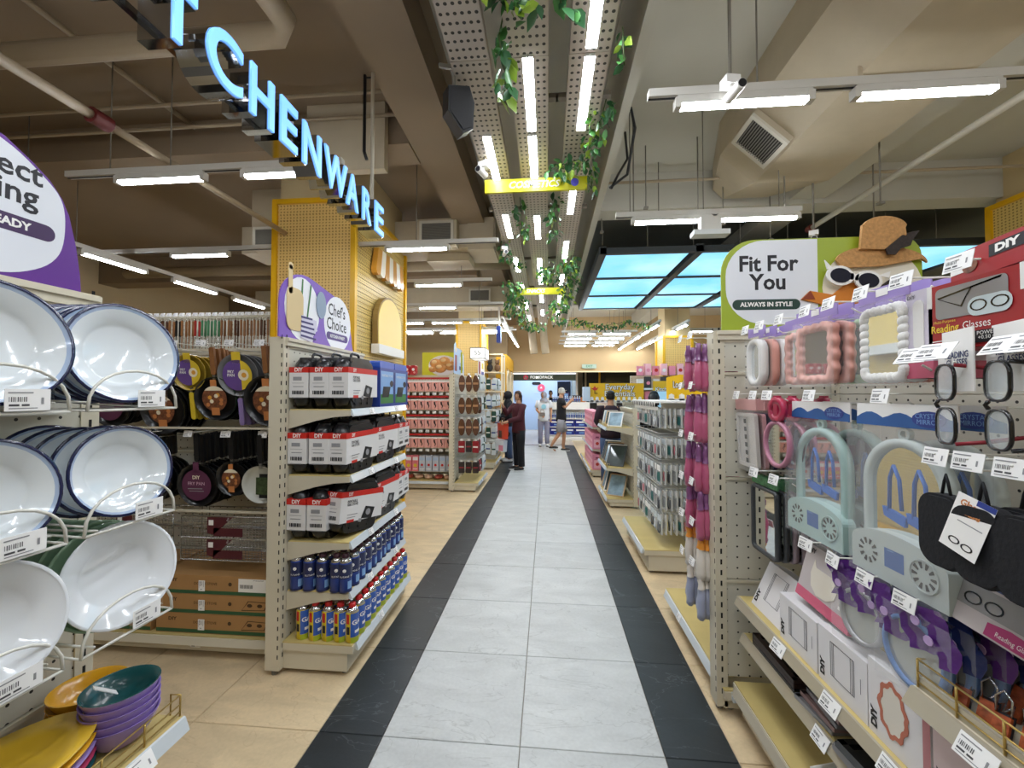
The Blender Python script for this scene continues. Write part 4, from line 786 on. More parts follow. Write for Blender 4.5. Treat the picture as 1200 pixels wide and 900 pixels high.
for r, z in enumerate((1.78, 1.44, 1.11, .77, .45)):
    kind = ('brown', 'brown', 'brown', 'red', 'dark')[r]
    for k, x in enumerate((-1.31, -1.2, -1.09)):
        place(PKS[kind if k != 1 or r != 3 else 'dark'], (x, 6.2, z), rng.uniform(-10, 10), '%s pack, %s from the upright on the %s tier of the brown pack endcap' % (kind, ORD[k], ORD[r]), 'packs at the near side of that endcap')
    for k in range(6):
        y = 6.32 + .12 * k; kk = (('green', 'pale', 'pale', 'yellow', 'blue', 'pale'), ('green', 'brown', 'pale', 'pale', 'dark', 'green'), ('green', 'pale', 'brown', 'pale', 'yellow', 'blue'), ('dark', 'red', 'pale', 'pale', 'green', 'pale'), ('dark', 'red', 'dark', 'pale', 'pale', 'blue'))[r][k]
        place(PKS[kk], (-1.075, y, z), 90 + rng.uniform(-14, 14), '%s pack, %s along the aisle front on the %s tier of the brown pack endcap' % (kk, ORD[k], ORD[r]), 'packs along that endcap front')
for y, nmk in ((6.25, 'near'),):
    t = thing('shelf_sign', 'narrow red and pale blue sign with a ladle shape beside the bread poster', 'sign', (-1.43, 6.17, 1.8), 90)
    B().prism([(0, 0), (.75, 0), (.72, .34), (.5, .42), (.2, .42), (.1, .5), (.02, .45)], -.004, .004, mat('pale_blue_board', '#a9c6e8', .4), 'y').out('sign_board', t)
    M = FM('S', (0, -.0045, 0)); B().rect(.05, .05, .2, .3, redk, M).prism(circ(.06, 12, .12, .4), 0, .0006, eggw, 'z', M).rect(.35, .08, .65, .14, mat('deep_blue_label'), M).rect(.4, .2, .6, .3, white, M).out('sign_print', t)
# third left endcap and number box
unit('third cream endcap beside the aisle with white and green packs', (-1.38, 8.03, 0), 90, .92, [], (.36, .14), tags=())
unit('cream wall unit closing the third endcap toward the far yellow column', (-3.4, 8.5, 0), 0, 1.92, [(1.4, .36), (.95, .36), (.5, .36)], (.4, .14), tags=())
for r, z in enumerate((1.78, 1.46, 1.14, .82, .5)):
    wire_tray('%s wire tray on the white and green pack endcap' % ORD[r], (-1.03, 8.05, z - .3), .86, .33, .03, 90)
    for k in range(3): place(PKS[('pale', 'green', 'blue')[(k + r) % 3]], (-1.28 + .11 * k, 8.08, z), rng.uniform(-10, 10), '%s pack, %s from the upright on the %s tier of the third endcap' % (('pale', 'green', 'blue labelled')[(k + r) % 3], ORD[k], ORD[r]), 'packs at the near side of the third endcap')
    for k in range(7):
        kk = ('pale', 'blue', 'green', 'pale', 'yellow', 'pale', 'blue')[(k + 2 * r) % 7]
        place(PKS[kk], (-1.035, 8.16 + .115 * k, z), 90 + rng.uniform(-14, 14), '%s pack, %s along the aisle front on the %s tier of the third endcap' % (kk, ORD[k], ORD[r]), 'packs along the third endcap front')
t = thing('shelf_sign', 'white and blue topped sign standing on the third endcap', 'sign', (-1.38, 8.05, 1.8), 90)
B().prism([(0, 0), (.85, 0), (.8, .4), (.4, .5), (.06, .4)], -.004, .004, white, 'y').out('sign_board', t)
M = FM('S', (0, -.0045, 0)); B().rect(.1, .1, .3, .35, redk, M).rect(.4, .08, .75, .16, mat('deep_blue_label'), M).rect(.45, .22, .7, .34, ylab, M).out('sign_print', t)
nb = thing('number_sign', 'hanging white lit box sign with black edges reading 55', 'sign', (-1.3, 7.6, 2.16))
litw = mat('lit_white', '#f4f4f2', .4, emit=.9)
B().box(-.15, .13, 0, .5, 0, .2, litw).out('light_box', nb)
b = B()
for x in (-.15, .13):
    for y in (0, .5): b.box(x - .006, x + .006, y - .006, y + .006, -.004, .204, dark_m)
for z in (0, .2):
    for x in (-.15, .13): b.box(x - .006, x + .006, 0, .5, z - .006, z + .006, dark_m)
    for y in (0, .5): b.box(-.15, .13, y - .006, y + .006, z - .006, z + .006, dark_m)
b.out('frame', nb); B().txt('55', .13, black, FM('S', (-.01, -.002, .1)), off=.001).txt('55', .12, black, FM('E', (.132, .25, .1)), off=.001).out('lettering', nb)
for y in (.1, .4): B().tube([(0, y, .2), (0, y, CZ - 2.16)], .004, hang, 5).out('hanger_wire', nb)
hb = thing('hanging_sign', 'small hanging blue and white sign on two poles near the far endcaps', 'sign', (-.95, 8.0, 2.5))
B().box(-.04, .04, -.09, .09, 0, .32, mat('deep_blue_label')).out('sign_box', hb); B().rect(-.07, .04, .07, .28, mat('sky_print', '#a7cbe8', .4), FM('E', (.0405, 0, 0))).out('sign_face', hb)
for y in (-.06, .06): B().tube([(0, y, .32), (0, y, CZ - 2.5)], .012, mat('pale_pole', '#bdb6a6', .35), 8).out('hanging_pole', hb)
# tall white framed racks and the yellow arch wall beyond
whf = mat('cream_timber', '#ddd2b8', .5)
tr = thing('display_rack', 'tall cream framed rack of soft toys and bags beside the yellow arch', 'rack', (-1.25, 9.6, 0))
for x in (-.4, .18):
    for y in (.0, .55): B().box(x - .02, x + .02, y - .02, y + .02, 0, 2.45, whf).out('post', tr)
for z in (.15, .65, 1.1, 1.55, 2.0, 2.43): B().box(-.4, .18, 0, .55, z - .015, z + .015, whf).out('shelf', tr)
rc = [mat('toy_' + n, c, .8) for n, c in (('black', '#242122'), ('brown', '#6e5138'), ('white', '#d9d3c6'), ('blue', '#5a6f9a'), ('tan', '#b08a5a'))]
for r, z in enumerate((.165, .665, 1.115, 1.565, 2.015)):
    for k in range(3):
        t = thing('soft_toy', '%s soft toy, %s from the aisle edge on the %s board of the tall rack' % (('black', 'brown', 'white', 'blue', 'tan')[(r + k) % 5], ORD[2 - k], ('lowest', 'second', 'middle', 'fourth', 'top')[r]), 'toy', (-1.55 + .18 * k, 9.7, z), 0, 'soft toys on the tall rack'); m = rc[(r + k) % 5]
        B().ell((0, 0, .1), (.075, .07, .1), m, 10).ell((0, -.02, .23), (.06, .06, .06), m, 10).ell((-.045, -.02, .285), (.02, .015, .02), m, 6).ell((.045, -.02, .285), (.02, .015, .02), m, 6).out('toy_body', t)
ar = thing('arch_wall', 'yellow wall with arched cream framed niches along the aisle beyond the tall rack', 'wall unit', (-1.06, 10.35, 0), 90)
yw = mat('yellow_wall', '#d9a51c', .45); nichem = mat('niche_pale', '#e6d9b8', .6)
B().box(0, 2.2, -.02, .25, 2.15, 2.5, yw).box(0, .12, -.02, .25, 0, 2.15, yw).box(1.05, 1.2, -.02, .25, 0, 2.15, yw).box(2.08, 2.2, -.02, .25, 0, 2.15, yw).out('arch_frame', ar)
for x in (.12, 1.2):
    B().box(x, x + .9, .1, .25, 0, 2.15, nichem).out('niche', ar)
    po = [(x, 0), (x, 1.75)] + arc(x + .45, 1.75, .45, .38, 180, 0, 10)[1:] + [(x + .9, 0)]; pi = [(x + .06, 0), (x + .06, 1.73)] + arc(x + .45, 1.73, .39, .33, 180, 0, 10)[1:] + [(x + .84, 0)]
    n = len(po); vs = [(a, d, b_) for d in (-.03, .1) for p in (po, pi) for a, b_ in p]
    B().add(vs, [(i, i + 1, n + i + 1, n + i) for i in range(n - 1)] + [(2 * n + i, 3 * n + i, 3 * n + i + 1, 2 * n + i + 1) for i in range(n - 1)] + [(n + i, n + i + 1, 3 * n + i + 1, 3 * n + i) for i in range(n - 1)] + [(i, 2 * n + i, 2 * n + i + 1, i + 1) for i in range(n - 1)], whf).out('arch_trim', ar)
    for z in (.5, .95, 1.4): B().box(x + .06, x + .84, .0, .1, z, z + .02, whf).out('niche_shelf', ar)
# ---------------------------------------------------------------- shop across the way
sh_w = mat('shop_wall', '#b9d0ec', .5); sh_d = mat('shop_dark', '#2a2c30', .5); tealg = mat('shop_fascia', '#76857f', .5)
sh = thing('blue_shop', 'small blue walled shop beyond the aisle end with a grey fascia sign', 'shop', (-.2, 14.4, 0))
B().box(-1.3, 1.2, 2.6, 2.65, 0, 2.6, sh_w).box(-1.35, -1.3, .3, 2.6, 0, 2.6, sh_w).box(1.2, 1.25, .0, 2.6, 0, 2.6, mat('shop_side', '#8f9894', .6)).out('shop_walls', sh)
B().box(-1.35, 1.25, .0, .15, 1.96, 2.28, tealg).box(-1.35, 1.25, -.02, .1, 2.185, 2.225, mat('lit_edge', '#f5f8ff', .4, emit=2.0)).out('fascia', sh)
B().box(-.9, .5, 1.0, 1.1, 2.0, 2.03, MATS['lit_edge']).box(-1.2, 1.1, .6, 2.2, 2.5, 2.55, mat('shop_fill_sheet', '#eef4ff', .5, emit=5)).out('shop_light', sh)  # unseen glowing sheet up under the shop top, added to brighten the interior
B().box(1.19, 1.26, -.03, .03, 0, 2.3, white).out('fascia_post', sh)
B().txt('FOMOPACK', .14, MATS['lit_white'], FM('S', (.0, -.012, 2.07)), ext=.004, off=.002, sx=1.05).prism([(-.62, 2.02), (-.5, 2.02), (-.56, 2.13)], -.014, -.004, white, 'y').prism(circ(.085, 14, -.56, 2.07), -.006, 0, mat('sign_rose', '#d8506a', .5, emit=.5), 'y').out('lettering', sh)
B().prism(rrect(.36, .12, .06, 5, -.25, 1.92), 2.57, 2.59, black, 'y').prism(circ(.15, 18, -.05, 1.74), 2.56, 2.58, MATS['sign_rose'], 'y').prism(circ(.06, 3, -.05, 1.74, a0=PI / 2), 2.55, 2.56, white, 'y').box(-.3, .05, 2.58, 2.59, 1.52, 1.535, white).out('wall_logo', sh)
B().box(.62, 1.15, 2.55, 2.6, 1.3, 2.0, mat('screen_dark', '#141c2c', .2)).out('wall_screen', sh)
ct = thing('shop_counter', 'white shop counter with bottle shelves facing the aisle', 'counter', (.3, 13.3, 0))
B().box(-.35, -.24, 0, .45, 0, 1.35, white).box(-.24, 1.0, .05, .45, 1.0, 1.22, white).box(-.24, 1.0, .4, .45, 0, 1.0, white).box(1.0, 1.06, 0, .45, 0, 1.22, white).out('counter_body', ct)
for z in (.16, .42, .69, 1.0): B().box(-.24, 1.0, 0, .42, z - .015, z + .015, white).out('counter_shelf', ct)
B().box(-.5, 1.1, -.12, -.02, 0, .06, white).box(-.5, 1.1, -.02, .3, .06, .12, white).out('plinth', ct)
bl1 = mat('bottle_blue', '#3b4f9e', .25); wrapm = mat('blue_shrink_wrap', '#1b2a86', .3); capw = mat('bottle_cap_white', '#e6e8ee', .4); watr = mat('bottle_pale', '#a9bcd8', .2)
bot = thing('water_bottle', '-', 'bottle'); B().lathe([(0, 0), (.03, 0), (.031, .12), (.014, .17), (.014, .18)], watr, 8).out('bottle_body', bot); B().lathe([(.0315, .05), (.0317, .1)], bl1, 8).out('bottle_label', bot); B().cyl((0, 0, .178), .016, .02, capw, 8).out('bottle_cap', bot)
for r, (z, n, y) in enumerate(((1.221, 12, 13.42), (.706, 15, 13.34))):
    for k in range(n): place(bot, (.1 + k * .077 + (0 if r else .1), y, z), 0, 'small water bottle, %s from the tall post on the %s' % (ORD[k], ('counter top', 'upper counter shelf')[r]), 'bottles on the shop counter')
for r, z in enumerate((.176, .436)):
    for k in range(3):
        t = thing('bottle_carton', 'dark blue wrapped bottle carton, %s from the tall post on the %s counter shelf' % (ORD[k], ('lowest', 'second')[r]), 'carton', (.28 + .4 * k, 13.3, z), 0, 'blue cartons in the counter')
        B().box(-.19, .19, .02, .3, 0, .21, wrapm).out('carton', t); B().rect(-.15, .12, .15, .17, white, FM('S', (0, .018, 0))).rect(-.06, .04, .1, .08, bluel, FM('S', (0, .018, 0))).out('carton_print', t)
t = thing('card_machine', 'small purple framed screen on the shop counter', 'screen', (.62, 13.55, 1.221)); B().box(-.1, .1, 0, .03, .1, .32, mat('plum_plastic', '#3a2350', .4)).box(-.03, .03, .0, .04, 0, .1, dark_m).out('screen_body', t); B().box(-.06, .06, -.005, 0, .14, .28, bluel).out('screen_face', t)
t = thing('snack_tray', 'orange filled display box with black lid on the shop counter', 'box', (1.03, 13.5, 1.221)); B().box(-.2, .2, 0, .2, 0, .16, corng).out('tray', t); B().box(-.2, .2, 0, .2, .16, .22, dark_m).out('lid', t)
ds = thing('dark_shop', 'dark storefront with a round white emblem beyond the bulkhead', 'shop', (3.0, 15.2, 0))
B().box(-1.7, 4.5, 0, .1, 0, 2.8, mat('dark_storefront', '#2c2a26', .5)).out('shop_walls', ds)
B().box(.9, 2.1, -.1, 0, 1.55, 2.4, mat('navy_sign', '#151a2e', .4)).box(-.9, .3, -.06, 0, 1.4, 2.15, mat('dark_window', '#3a3d38', .2)).out('sign_panel', ds)
B().ring(circ(.2, 20, 1.2, 2.05), circ(.16, 20, 1.2, 2.05), -.13, -.1, MATS['lit_white'], 'y').prism([(1.08, 2.0), (1.32, 2.0), (1.2, 2.16)], -.13, -.1, MATS['lit_white'], 'y').txt('ozn', .28, MATS['lit_white'], FM('S', (1.68, -.11, 2.05)), ext=.01, off=.004).out('emblem', ds)
for x in (-1.6, -1.1, 2.3, 2.7, 3.4): B().box(x - .03, x + .03, -.08, 0, 0, 2.6, (whf, yw, galv)[int(x * 10) % 3]).out('mullion', ds)
t = thing('exit_sign', 'small hanging green exit sign on the bulkhead face', 'sign', (1.3, 12.84, 2.28)); B().box(-.22, .22, -.03, .015, 0, .13, mat('exit_box', '#9fb3a4', .4)).out('sign_box', t); B().txt('EXIT', .1, mat('exit_green', '#2d7a55', .5), FM('S', (0, -.032, .065)), off=.002).out('lettering', t)
# ---------------------------------------------------------------- near gondola of mirrors and reading glasses
RX, RY = 1.32, 2.0
rail_b = mat('beige_clear_rail', '#a9a08c', .25, coat=.4)
RU = unit('near cream unit of mirrors and reading glasses with white boxes on its shelf', (RX, RY, 0), -90, 1.36, [(.575, .45), (.41, .43)], (.46, .17), tags=(), basetag=False, rail=rail_b)
for q in [c for c in KIDS[RU] if c.name.startswith('shelf')]:
    for x in ((.38, .66, .88, 1.1) if q.location.z > .5 else (.58, .95)): obj('price_tag', TAGB, q, (x, -q.location.z * 0 - (.45 if q.location.z > .5 else .43) - .018, -.02), (R(-25), 0, R(rng.uniform(-4, 4))))
DP = unit('cream peg panel with slotted upright carrying the straw hat sign', (.82, 2.03, 0), 0, .95, [], (.02, .12), tags=(), basetag=False)
def W(y, x=.92, z=0): return (x, y, z)
def hk(y, z, n=.46, tag=True): hook(RU, RY - y, z, n, tag)
for y in (1.86, 1.74, 1.6, 1.445, 1.33, 1.2, 1.07, .93): hk(y, 1.745)
for y in (1.95, 1.8, 1.69, 1.43, 1.14): hk(y, 1.462)
for y in (1.8, 1.65): hk(y, 1.14)
for y in (1.46, 1.33, 1.205, 1.08): hk(y, .965)
mirm = mat('mirror_glass', '#dfe4e6', .03, 1); clearf = mat('clear_film', '#ffffff', .08, alpha=.14, coat=.5); lilc = mat('lilac_header', '#9a86c2', .5)
def frame_mirror(label, loc, po, pi, fm, depth=.022, rz=-90, header=True, group=None, dark=False, bead=None):
    t = thing('hanging_mirror', label, 'mirror', loc, rz, group)
    if bead:
        b = B(); n = len(po)
        for i in range(0, n):
            x, z = (po[i][0] + pi[i][0]) / 2, (po[i][1] + pi[i][1]) / 2; x2, z2 = (po[(i + 1) % n][0] + pi[(i + 1) % n][0]) / 2, (po[(i + 1) % n][1] + pi[(i + 1) % n][1]) / 2
            a = math.atan2(z2 - z, x2 - x); b.ell((0, 0, 0), (bead * 1.25, bead, bead), fm, 8, Mx.Translation((x, 0, z)) @ Mx.Rotation(-a + .6, 4, 'Y'))
        b.out('twisted_frame', t, kind='stuff')
    else: B().ring(po, pi, -depth / 2, depth / 2, fm, 'y', smooth=True).out('frame', t)
    B().prism(pi, -.003, .003, mirm, 'y').out('mirror_pane', t)
    if header:
        xs = [p[0] for p in po]; zs = [p[1] for p in po]; w_ = max(xs) + .008; top = max(zs) + .012
        B().box(-w_, w_, -.002, .002, top, top + .04, lilc).rect(-.02, top + .015, .02, top + .035, white, FM('S', (0, -.003, 0))).out('header_card', t)
        B().rect(-w_, min(zs) - .01, w_, top, clearf, FM('S', (0, -depth / 2 - .004, 0))).out('clear_bag', t)
    return t
pk = mat('coral_pink_frame', '#dba092', .4); gr = mat('pale_green_frame', '#a9c79a', .4); cr_ = mat('coral_frame', '#d98873', .4); wf = mat('white_frame', '#e3e1dd', .4); mv = mat('mauve_frame', '#8f7f86', .4); dkf = mat('charcoal_frame', '#3c3f42', .35)
def wavy(w, h, amp, n=64, r=.03):
    base = rrect(w, h, r, 8); o = []; L = 0
    pts = []
    m = len(base)
    for i in range(m):
        a, b = V(base[i]), V(base[(i + 1) % m]); k = max(1, int((b - a).length / .005))
        for j in range(k): pts.append(a.lerp(b, j / k))
    for i, p in enumerate(pts):
        t = (pts[(i + 1) % len(pts)] - pts[i - 1]).normalized(); nrm = V((t.y, -t.x)); q = p + nrm * amp * math.sin(i * .72); o.append((q.x, q.y))
    return o
def shr(p, k):
    n = len(p); o = []
    for i in range(n):
        a, b = V(p[i - 1]), V(p[(i + 1) % n]); t = (b - a).normalized(); q = V(p[i]) - V((t.y, -t.x)) * k; o.append((q.x, q.y))
    return o
ov = rrect(.125, .2, .055, 7); zc = 1.632
for k, (x, m, c) in enumerate(((.9, wf, 'white'), (.945, pk, 'pink'), (.985, wf, 'white'))):
    frame_mirror('%s oblong mirror, %s from the aisle on the first upper hook beside the upright' % (c, ORD[k]), (x, 1.84, zc), ov, shr(ov, .022), m, .03)
wv = wavy(.185, .195, .0035); wi = shr(rrect(.185, .195, .03, 8), .022)
def wmir(label, loc, m): return frame_mirror(label, loc, wv, wavy(.14, .15, .003, r=.02) if False else [tuple(V(p) * .76) for p in wv], m, .024)
wmir('coral pink wavy framed mirror on the second upper hook', (.955, 1.62, zc), pk)
wmir('foremost coral pink wavy framed mirror below the sunglasses of the sign', (.9, 1.45, zc), pk)
wmir('coral pink wavy mirror just behind the foremost wavy one', (.94, 1.44, zc), pk)
for k, x in enumerate((.985, 1.02)): wmir('pale green wavy framed mirror, %s behind the coral wavy mirrors' % ORD[k], (x, 1.42, zc), gr)
for k, x in enumerate((1.055, 1.09, 1.125)): wmir('darker coral framed mirror, %s behind the green wavy mirrors' % ORD[k], (x, 1.41, zc), cr_)
rp = rrect(.15, .205, .03, 5); rp2 = []
for i in range(len(rp)):
    a, b = V(rp[i]), V(rp[(i + 1) % len(rp)]); k = max(1, round((b - a).length / .02)); rp2 += [tuple(a.lerp(b, j / k)) for j in range(k)]
for k, x in enumerate((.9, .945, .99)): frame_mirror('white twisted rope framed mirror, %s from the aisle beside the red glasses boxes' % ORD[k], (x, 1.175 - .005 * k, zc), rp2, shr(rp2, .024), wf if k < 2 else cr_, .024, bead=.0135)
t = thing('brush_box', 'pale grey box with a white brush shape and pink foot beside the red glasses boxes', 'box', (.9, 1.07, 1.535), -90)
B().box(-.035, .035, 0, .2, 0, .215, mat('pale_lilac_box', '#cfc8d6', .45)).box(-.0355, .0355, -.0005, .2, 0, .04, mat('rose_print', '#c8607a', .45)).out('carton', t); B().prism(rrect(.028, .12, .013, 5, 0, .13), -.002, 0, wf, 'y').txt('DIY', .014, black, FM('S', (-.02, -.001, .2))).out('printed_face', t)
# reading glasses boxes
rred = mat('glasses_box_red', '#9c1d22', .4, coat=.2); wgrey = mat('window_grey', '#8d8b8a', .3, coat=.4); lens = mat('lens_print', '#c9d6d8', .2); yprint = mat('yellow_print', '#e3c43a', .5); gf = mat('glossy_black_frame', '#141415', .2, coat=.5)
def glasses_box(label, loc, rz=-90, tilt=0):
    t = thing('glasses_box', label, 'box', loc, rz); t.rotation_euler = (R(tilt), 0, R(rz))
    B().box(-.1, .1, 0, .06, 0, .15, rred).box(-.102, -.09, -.001, .062, .1, .152, white).box(.09, .102, -.001, .062, .1, .152, white).out('carton', t)
    M = FM('S', (0, -.001, 0)); b = B().prism(rrect(.15, .07, .01, 3, -.005, .105), 0, .0006, wgrey, 'z', M).prism(rrect(.085, .04, .018, 4, .035, .085), .0006, .0012, lens, 'z', M)
    for x in (.015, .056): b.ring(circ(.017, 14, x, .087, .012), circ(.014, 14, x, .087, .0095), .0012, .002, gf, 'z', M)
    b.ring([(-.075, .12), (-.02, .09), (.0, .13), (.06, .138)], [(-.072, .117), (-.022, .094), (.002, .127), (.058, .134)], .0006, .0014, gf, 'z', M)
    b.txt('Reading', .024, yprint, M @ T4((-.092, .048, .0008)), align='LEFT', off=.0003, sx=.85).txt('Glasses', .024, white, M @ T4((-.02, .048, .0008)), align='LEFT', off=0, sx=.8).txt('Multi-Purpose', .009, yprint, M @ T4((-.06, .064, .0008)))
    b.prism([(-.02, .008), (.095, .008), (.095, .034), (-.005, .034)], 0, .0006, black, 'z', M).txt('POWER FROM\n+0.50 to +2.50', .011, white, M @ T4((.045, .023, .001))).rect(-.09, .02, -.04, .022, white, M, .0005).rect(-.09, .012, -.05, .014, white, M, .0005)
    b.out('box_print', t); return t
glasses_box('red reading glasses box with clear window, first beside the pale grey brush box', (.9, .945, 1.597))
glasses_box('second red reading glasses box, farther from the pale grey brush box', (.9, .735, 1.597))
glasses_box('red reading glasses box standing behind the first one', (.97, .95, 1.597))
t = thing('glasses_box', 'tilted red box with black DIY patch lying on top of the glasses boxes', 'box', (.9, .84, 1.752), -90); t.rotation_euler = (R(-6), R(-5), R(-90))
B().box(-.15, .13, 0, .09, 0, .068, rred).out('carton', t)
M = FM('S', (0, -.001, 0)); B().rect(-.07, .032, -.004, .058, black, M).txt('DIY', .022, white, M @ T4((-.037, .045, .0006)), off=.0012, sx=1.2).txt('Flex Focus\nSports Lens', .016, mat('pale_pink_print', '#e3b8b4', .5), M @ T4((.065, .026, .0006))).prism(circ(.016, 14, -.108, .03), 0, .0006, MATS['food_print'], 'z', M).rect(-.15, .02, -.12, .035, white, M).out('box_print', t)
for k, (y, z) in enumerate(((1.04, 1.588), (.965, 1.59), (.85, 1.592), (.78, 1.59))):
    o = obj('price_tag', TAGB, RU, (RY - y, -.46 - .02 * (k % 2), z), (R(-38), 0, R(rng.uniform(-8, 8)))); hk(y, z - .035, .44, False)
# second row: clear packs, hand mirror, arch mirrors
blk_t = [mat('pack_' + n, c, .4) for n, c in (('pearl', '#c8c3bd'), ('rose', '#c99a9c'), ('navy', '#26305c'), ('ink', '#2b2c33'), ('blue', '#34508f'))]
for k in range(8):
    t = thing('mirror_pack', 'clear bag with a %s framed rectangular mirror, %s in the stack beside the pink mirror' % (('pearl', 'rose', 'navy', 'ink', 'blue')[k % 5], ORD[k]), 'mirror', (.9 + .033 * k, 1.93, 1.31), -90 + rng.uniform(-3, 3), 'clear bagged mirrors'); t.rotation_euler = (R(3), 0, R(-90)); m = blk_t[k % 5]
    po = rrect(.17, .24, .012, 3, 0, -.02); B().ring(po, shr(po, .016), -.008, .008, m, 'y').out('frame', t); B().prism(shr(po, .016), -.002, .002, blk_t[0] if k == 0 else m, 'y').out('mirror_pane', t)
    B().box(-.095, .095, -.002, .002, .115, .165, mat('red_white_header', '#d9a7a4', .5)).out('header_card', t); B().rect(-.095, -.16, .095, .115, clearf, FM('S', (0, -.011, 0))).out('clear_bag', t)
    if k == 0:
        b = B()
        for i in range(6): b.rect(-.01, -.12 + i * .035, .012, -.1 + i * .035, dark_m, FM('S', (0, -.009, 0)))
        b.out('printed_strip', t)
pinkm = mat('hot_pink_plastic', '#b5274f', .3, coat=.3); rosem = mat('glitter_rose', '#b57a8f', .3)
for k in range(4):
    t = thing('hand_mirror', 'round pink hand mirror with looped handle, %s from the aisle beside the mint mirrors' % ORD[k], 'mirror', (.9 + .05 * k, 1.69 - .012 * k, 1.3), -90, 'pink hand mirrors')
    B().ring(circ(.092, 28), circ(.078, 28), -.009, .009, rosem, 'y', smooth=True).out('frame', t); B().prism(circ(.078, 28), -.002, .002, mirm, 'y').out('mirror_pane', t)
    po = circ(.055, 20, 0, .135, .05); B().ring(po, [(x * .55, .135 + (z - .135) * .5) for x, z in po], -.009, .009, pinkm, 'y', smooth=True).box(-.014, .014, -.008, .008, .085, .19, pinkm).out('handle', t)
mintm = mat('mint_plastic', '#a3bdb8', .4); mint2 = mat('grey_mint_plastic', '#b3bdba', .4); dblue = mat('print_blue', '#2e5d9c', .5)
swb = mat('insert_blue', '#2b66b8', .4)
def arch_mirror(label, loc, m, h=.38):
    t = thing('arch_mirror', label, 'mirror', loc, -90); r = .128; cz = h - r - .0
    def ap(k): return [(-(r - k), .1), *[(-(r - k) * math.cos(R(a)), cz + (r - k) * math.sin(R(a))) for a in range(0, 181, 9)], (r - k, .1)]
    po, pi = ap(0), ap(.022); n = len(po)
    vs = [(a, d, b) for d in (-.014, .014) for p in (po, pi) for a, b in p]; fs = []
    for i in range(n - 1): fs += [(i, i + 1, n + i + 1, n + i), (2 * n + i, 3 * n + i, 3 * n + i + 1, 2 * n + i + 1), (n + i, n + i + 1, 3 * n + i + 1, 3 * n + i), (i, 2 * n + i, 2 * n + i + 1, i + 1)]
    B().add(vs, fs, m, True).ring(circ(.018, 14, 0, h + .012), circ(.01, 14, 0, h + .012), -.006, .006, m, 'y').out('frame', t)
    B().prism(pi, -.004, .004, mirm, 'y').out('mirror_pane', t)
    c = B()
    for x in (-.03, .045): c.tube([(x - .022, -.006, .18), (x - .018, -.006, .27), (x - .005, -.006, .305), (x + .012, -.006, .27), (x + .018, -.006, .19)], .0035, swb, 5).prism([(x - .035, .165), (x + .03, .15), (x + .034, .175), (x - .005, .185), (x - .04, .19)], -.008, -.005, swb, 'y')
    c.out('printed_insert', t)
    s_ = [(-.145, 0), (.145, 0), (.145, .085)] + [(.145 * math.cos(R(a)), .085 + .045 * math.sin(R(a))) for a in range(10, 171, 10)] + [(-.145, .085)]
    B().prism(s_, -.035, .004, m, 'y').out('tray_front', t)
    b = B(); M = FM('S', (0, -.0355, 0))
    for cx in (-.085, .085):
        if cx > 0: b.ring(circ(.04, 20, cx, .062), circ(.036, 20, cx, .062), 0, .003, m, 'z', M)
        for i in range(10):
            a = 2 * PI * i / 10; b.prism([(cx + .018 * math.cos(a - .12), .062 + .018 * math.sin(a - .12)), (cx + .033 * math.cos(a - .14), .062 + .033 * math.sin(a - .14)), (cx + .033 * math.cos(a + .14), .062 + .033 * math.sin(a + .14)), (cx + .018 * math.cos(a + .12), .062 + .018 * math.sin(a + .12))], 0, .0008, dark_m, 'z', M)
    b.rect(-.03, .04, .03, .09, dblue, M).rect(-.02, .085, .0, .087, bluel, M, .001); b.out('tray_print', t)
    c = B(); Q = FM('S', (0, -.03, 0))
    c.box(-.15, .15, -.012, -.008, h + .03, h + .09, white).prism([(-.15, h + .03)] + [(-.15 + .3 * i / 16, h + .05 + .018 * abs(math.sin(i * .6))) for i in range(17)] + [(.15, h + .03)], .0, .001, dblue, 'z', FM('S', (0, -.0125, 0)))
    c.prism(circ(.045, 16, .08, h + .055, .02), .001, .002, MATS['deep_blue_label'], 'z', FM('S', (0, -.0125, 0))).txt('CRYSTAL\nMIRROR', .017, bluel, FM('S', (.08, -.0148, h + .055))).out('header_card', t)
    B().rect(-.15, -.01, .15, h + .03, clearf, FM('S', (0, -.042, 0))).add([(-.15, -.042, -.01), (-.15, .05, -.01), (-.15, .0, h + .03)], [(0, 1, 2)], clearf).out('clear_bag', t)
    return t
arch_mirror('mint arched vanity mirror in a clear bag, the one beside the pink hand mirrors', (.945, 1.5, 1.0), mintm)
arch_mirror('pale grey mint arched vanity mirror in a clear bag, beside the black glasses pouches', (.93, 1.15, 1.0), mint2)
arch_mirror('mint arched vanity mirror hanging behind the first bagged one', (1.03, 1.46, 1.0), mintm)
arch_mirror('pale arched vanity mirror hanging behind the one by the pouches', (1.01, 1.13, 1.0), mint2)
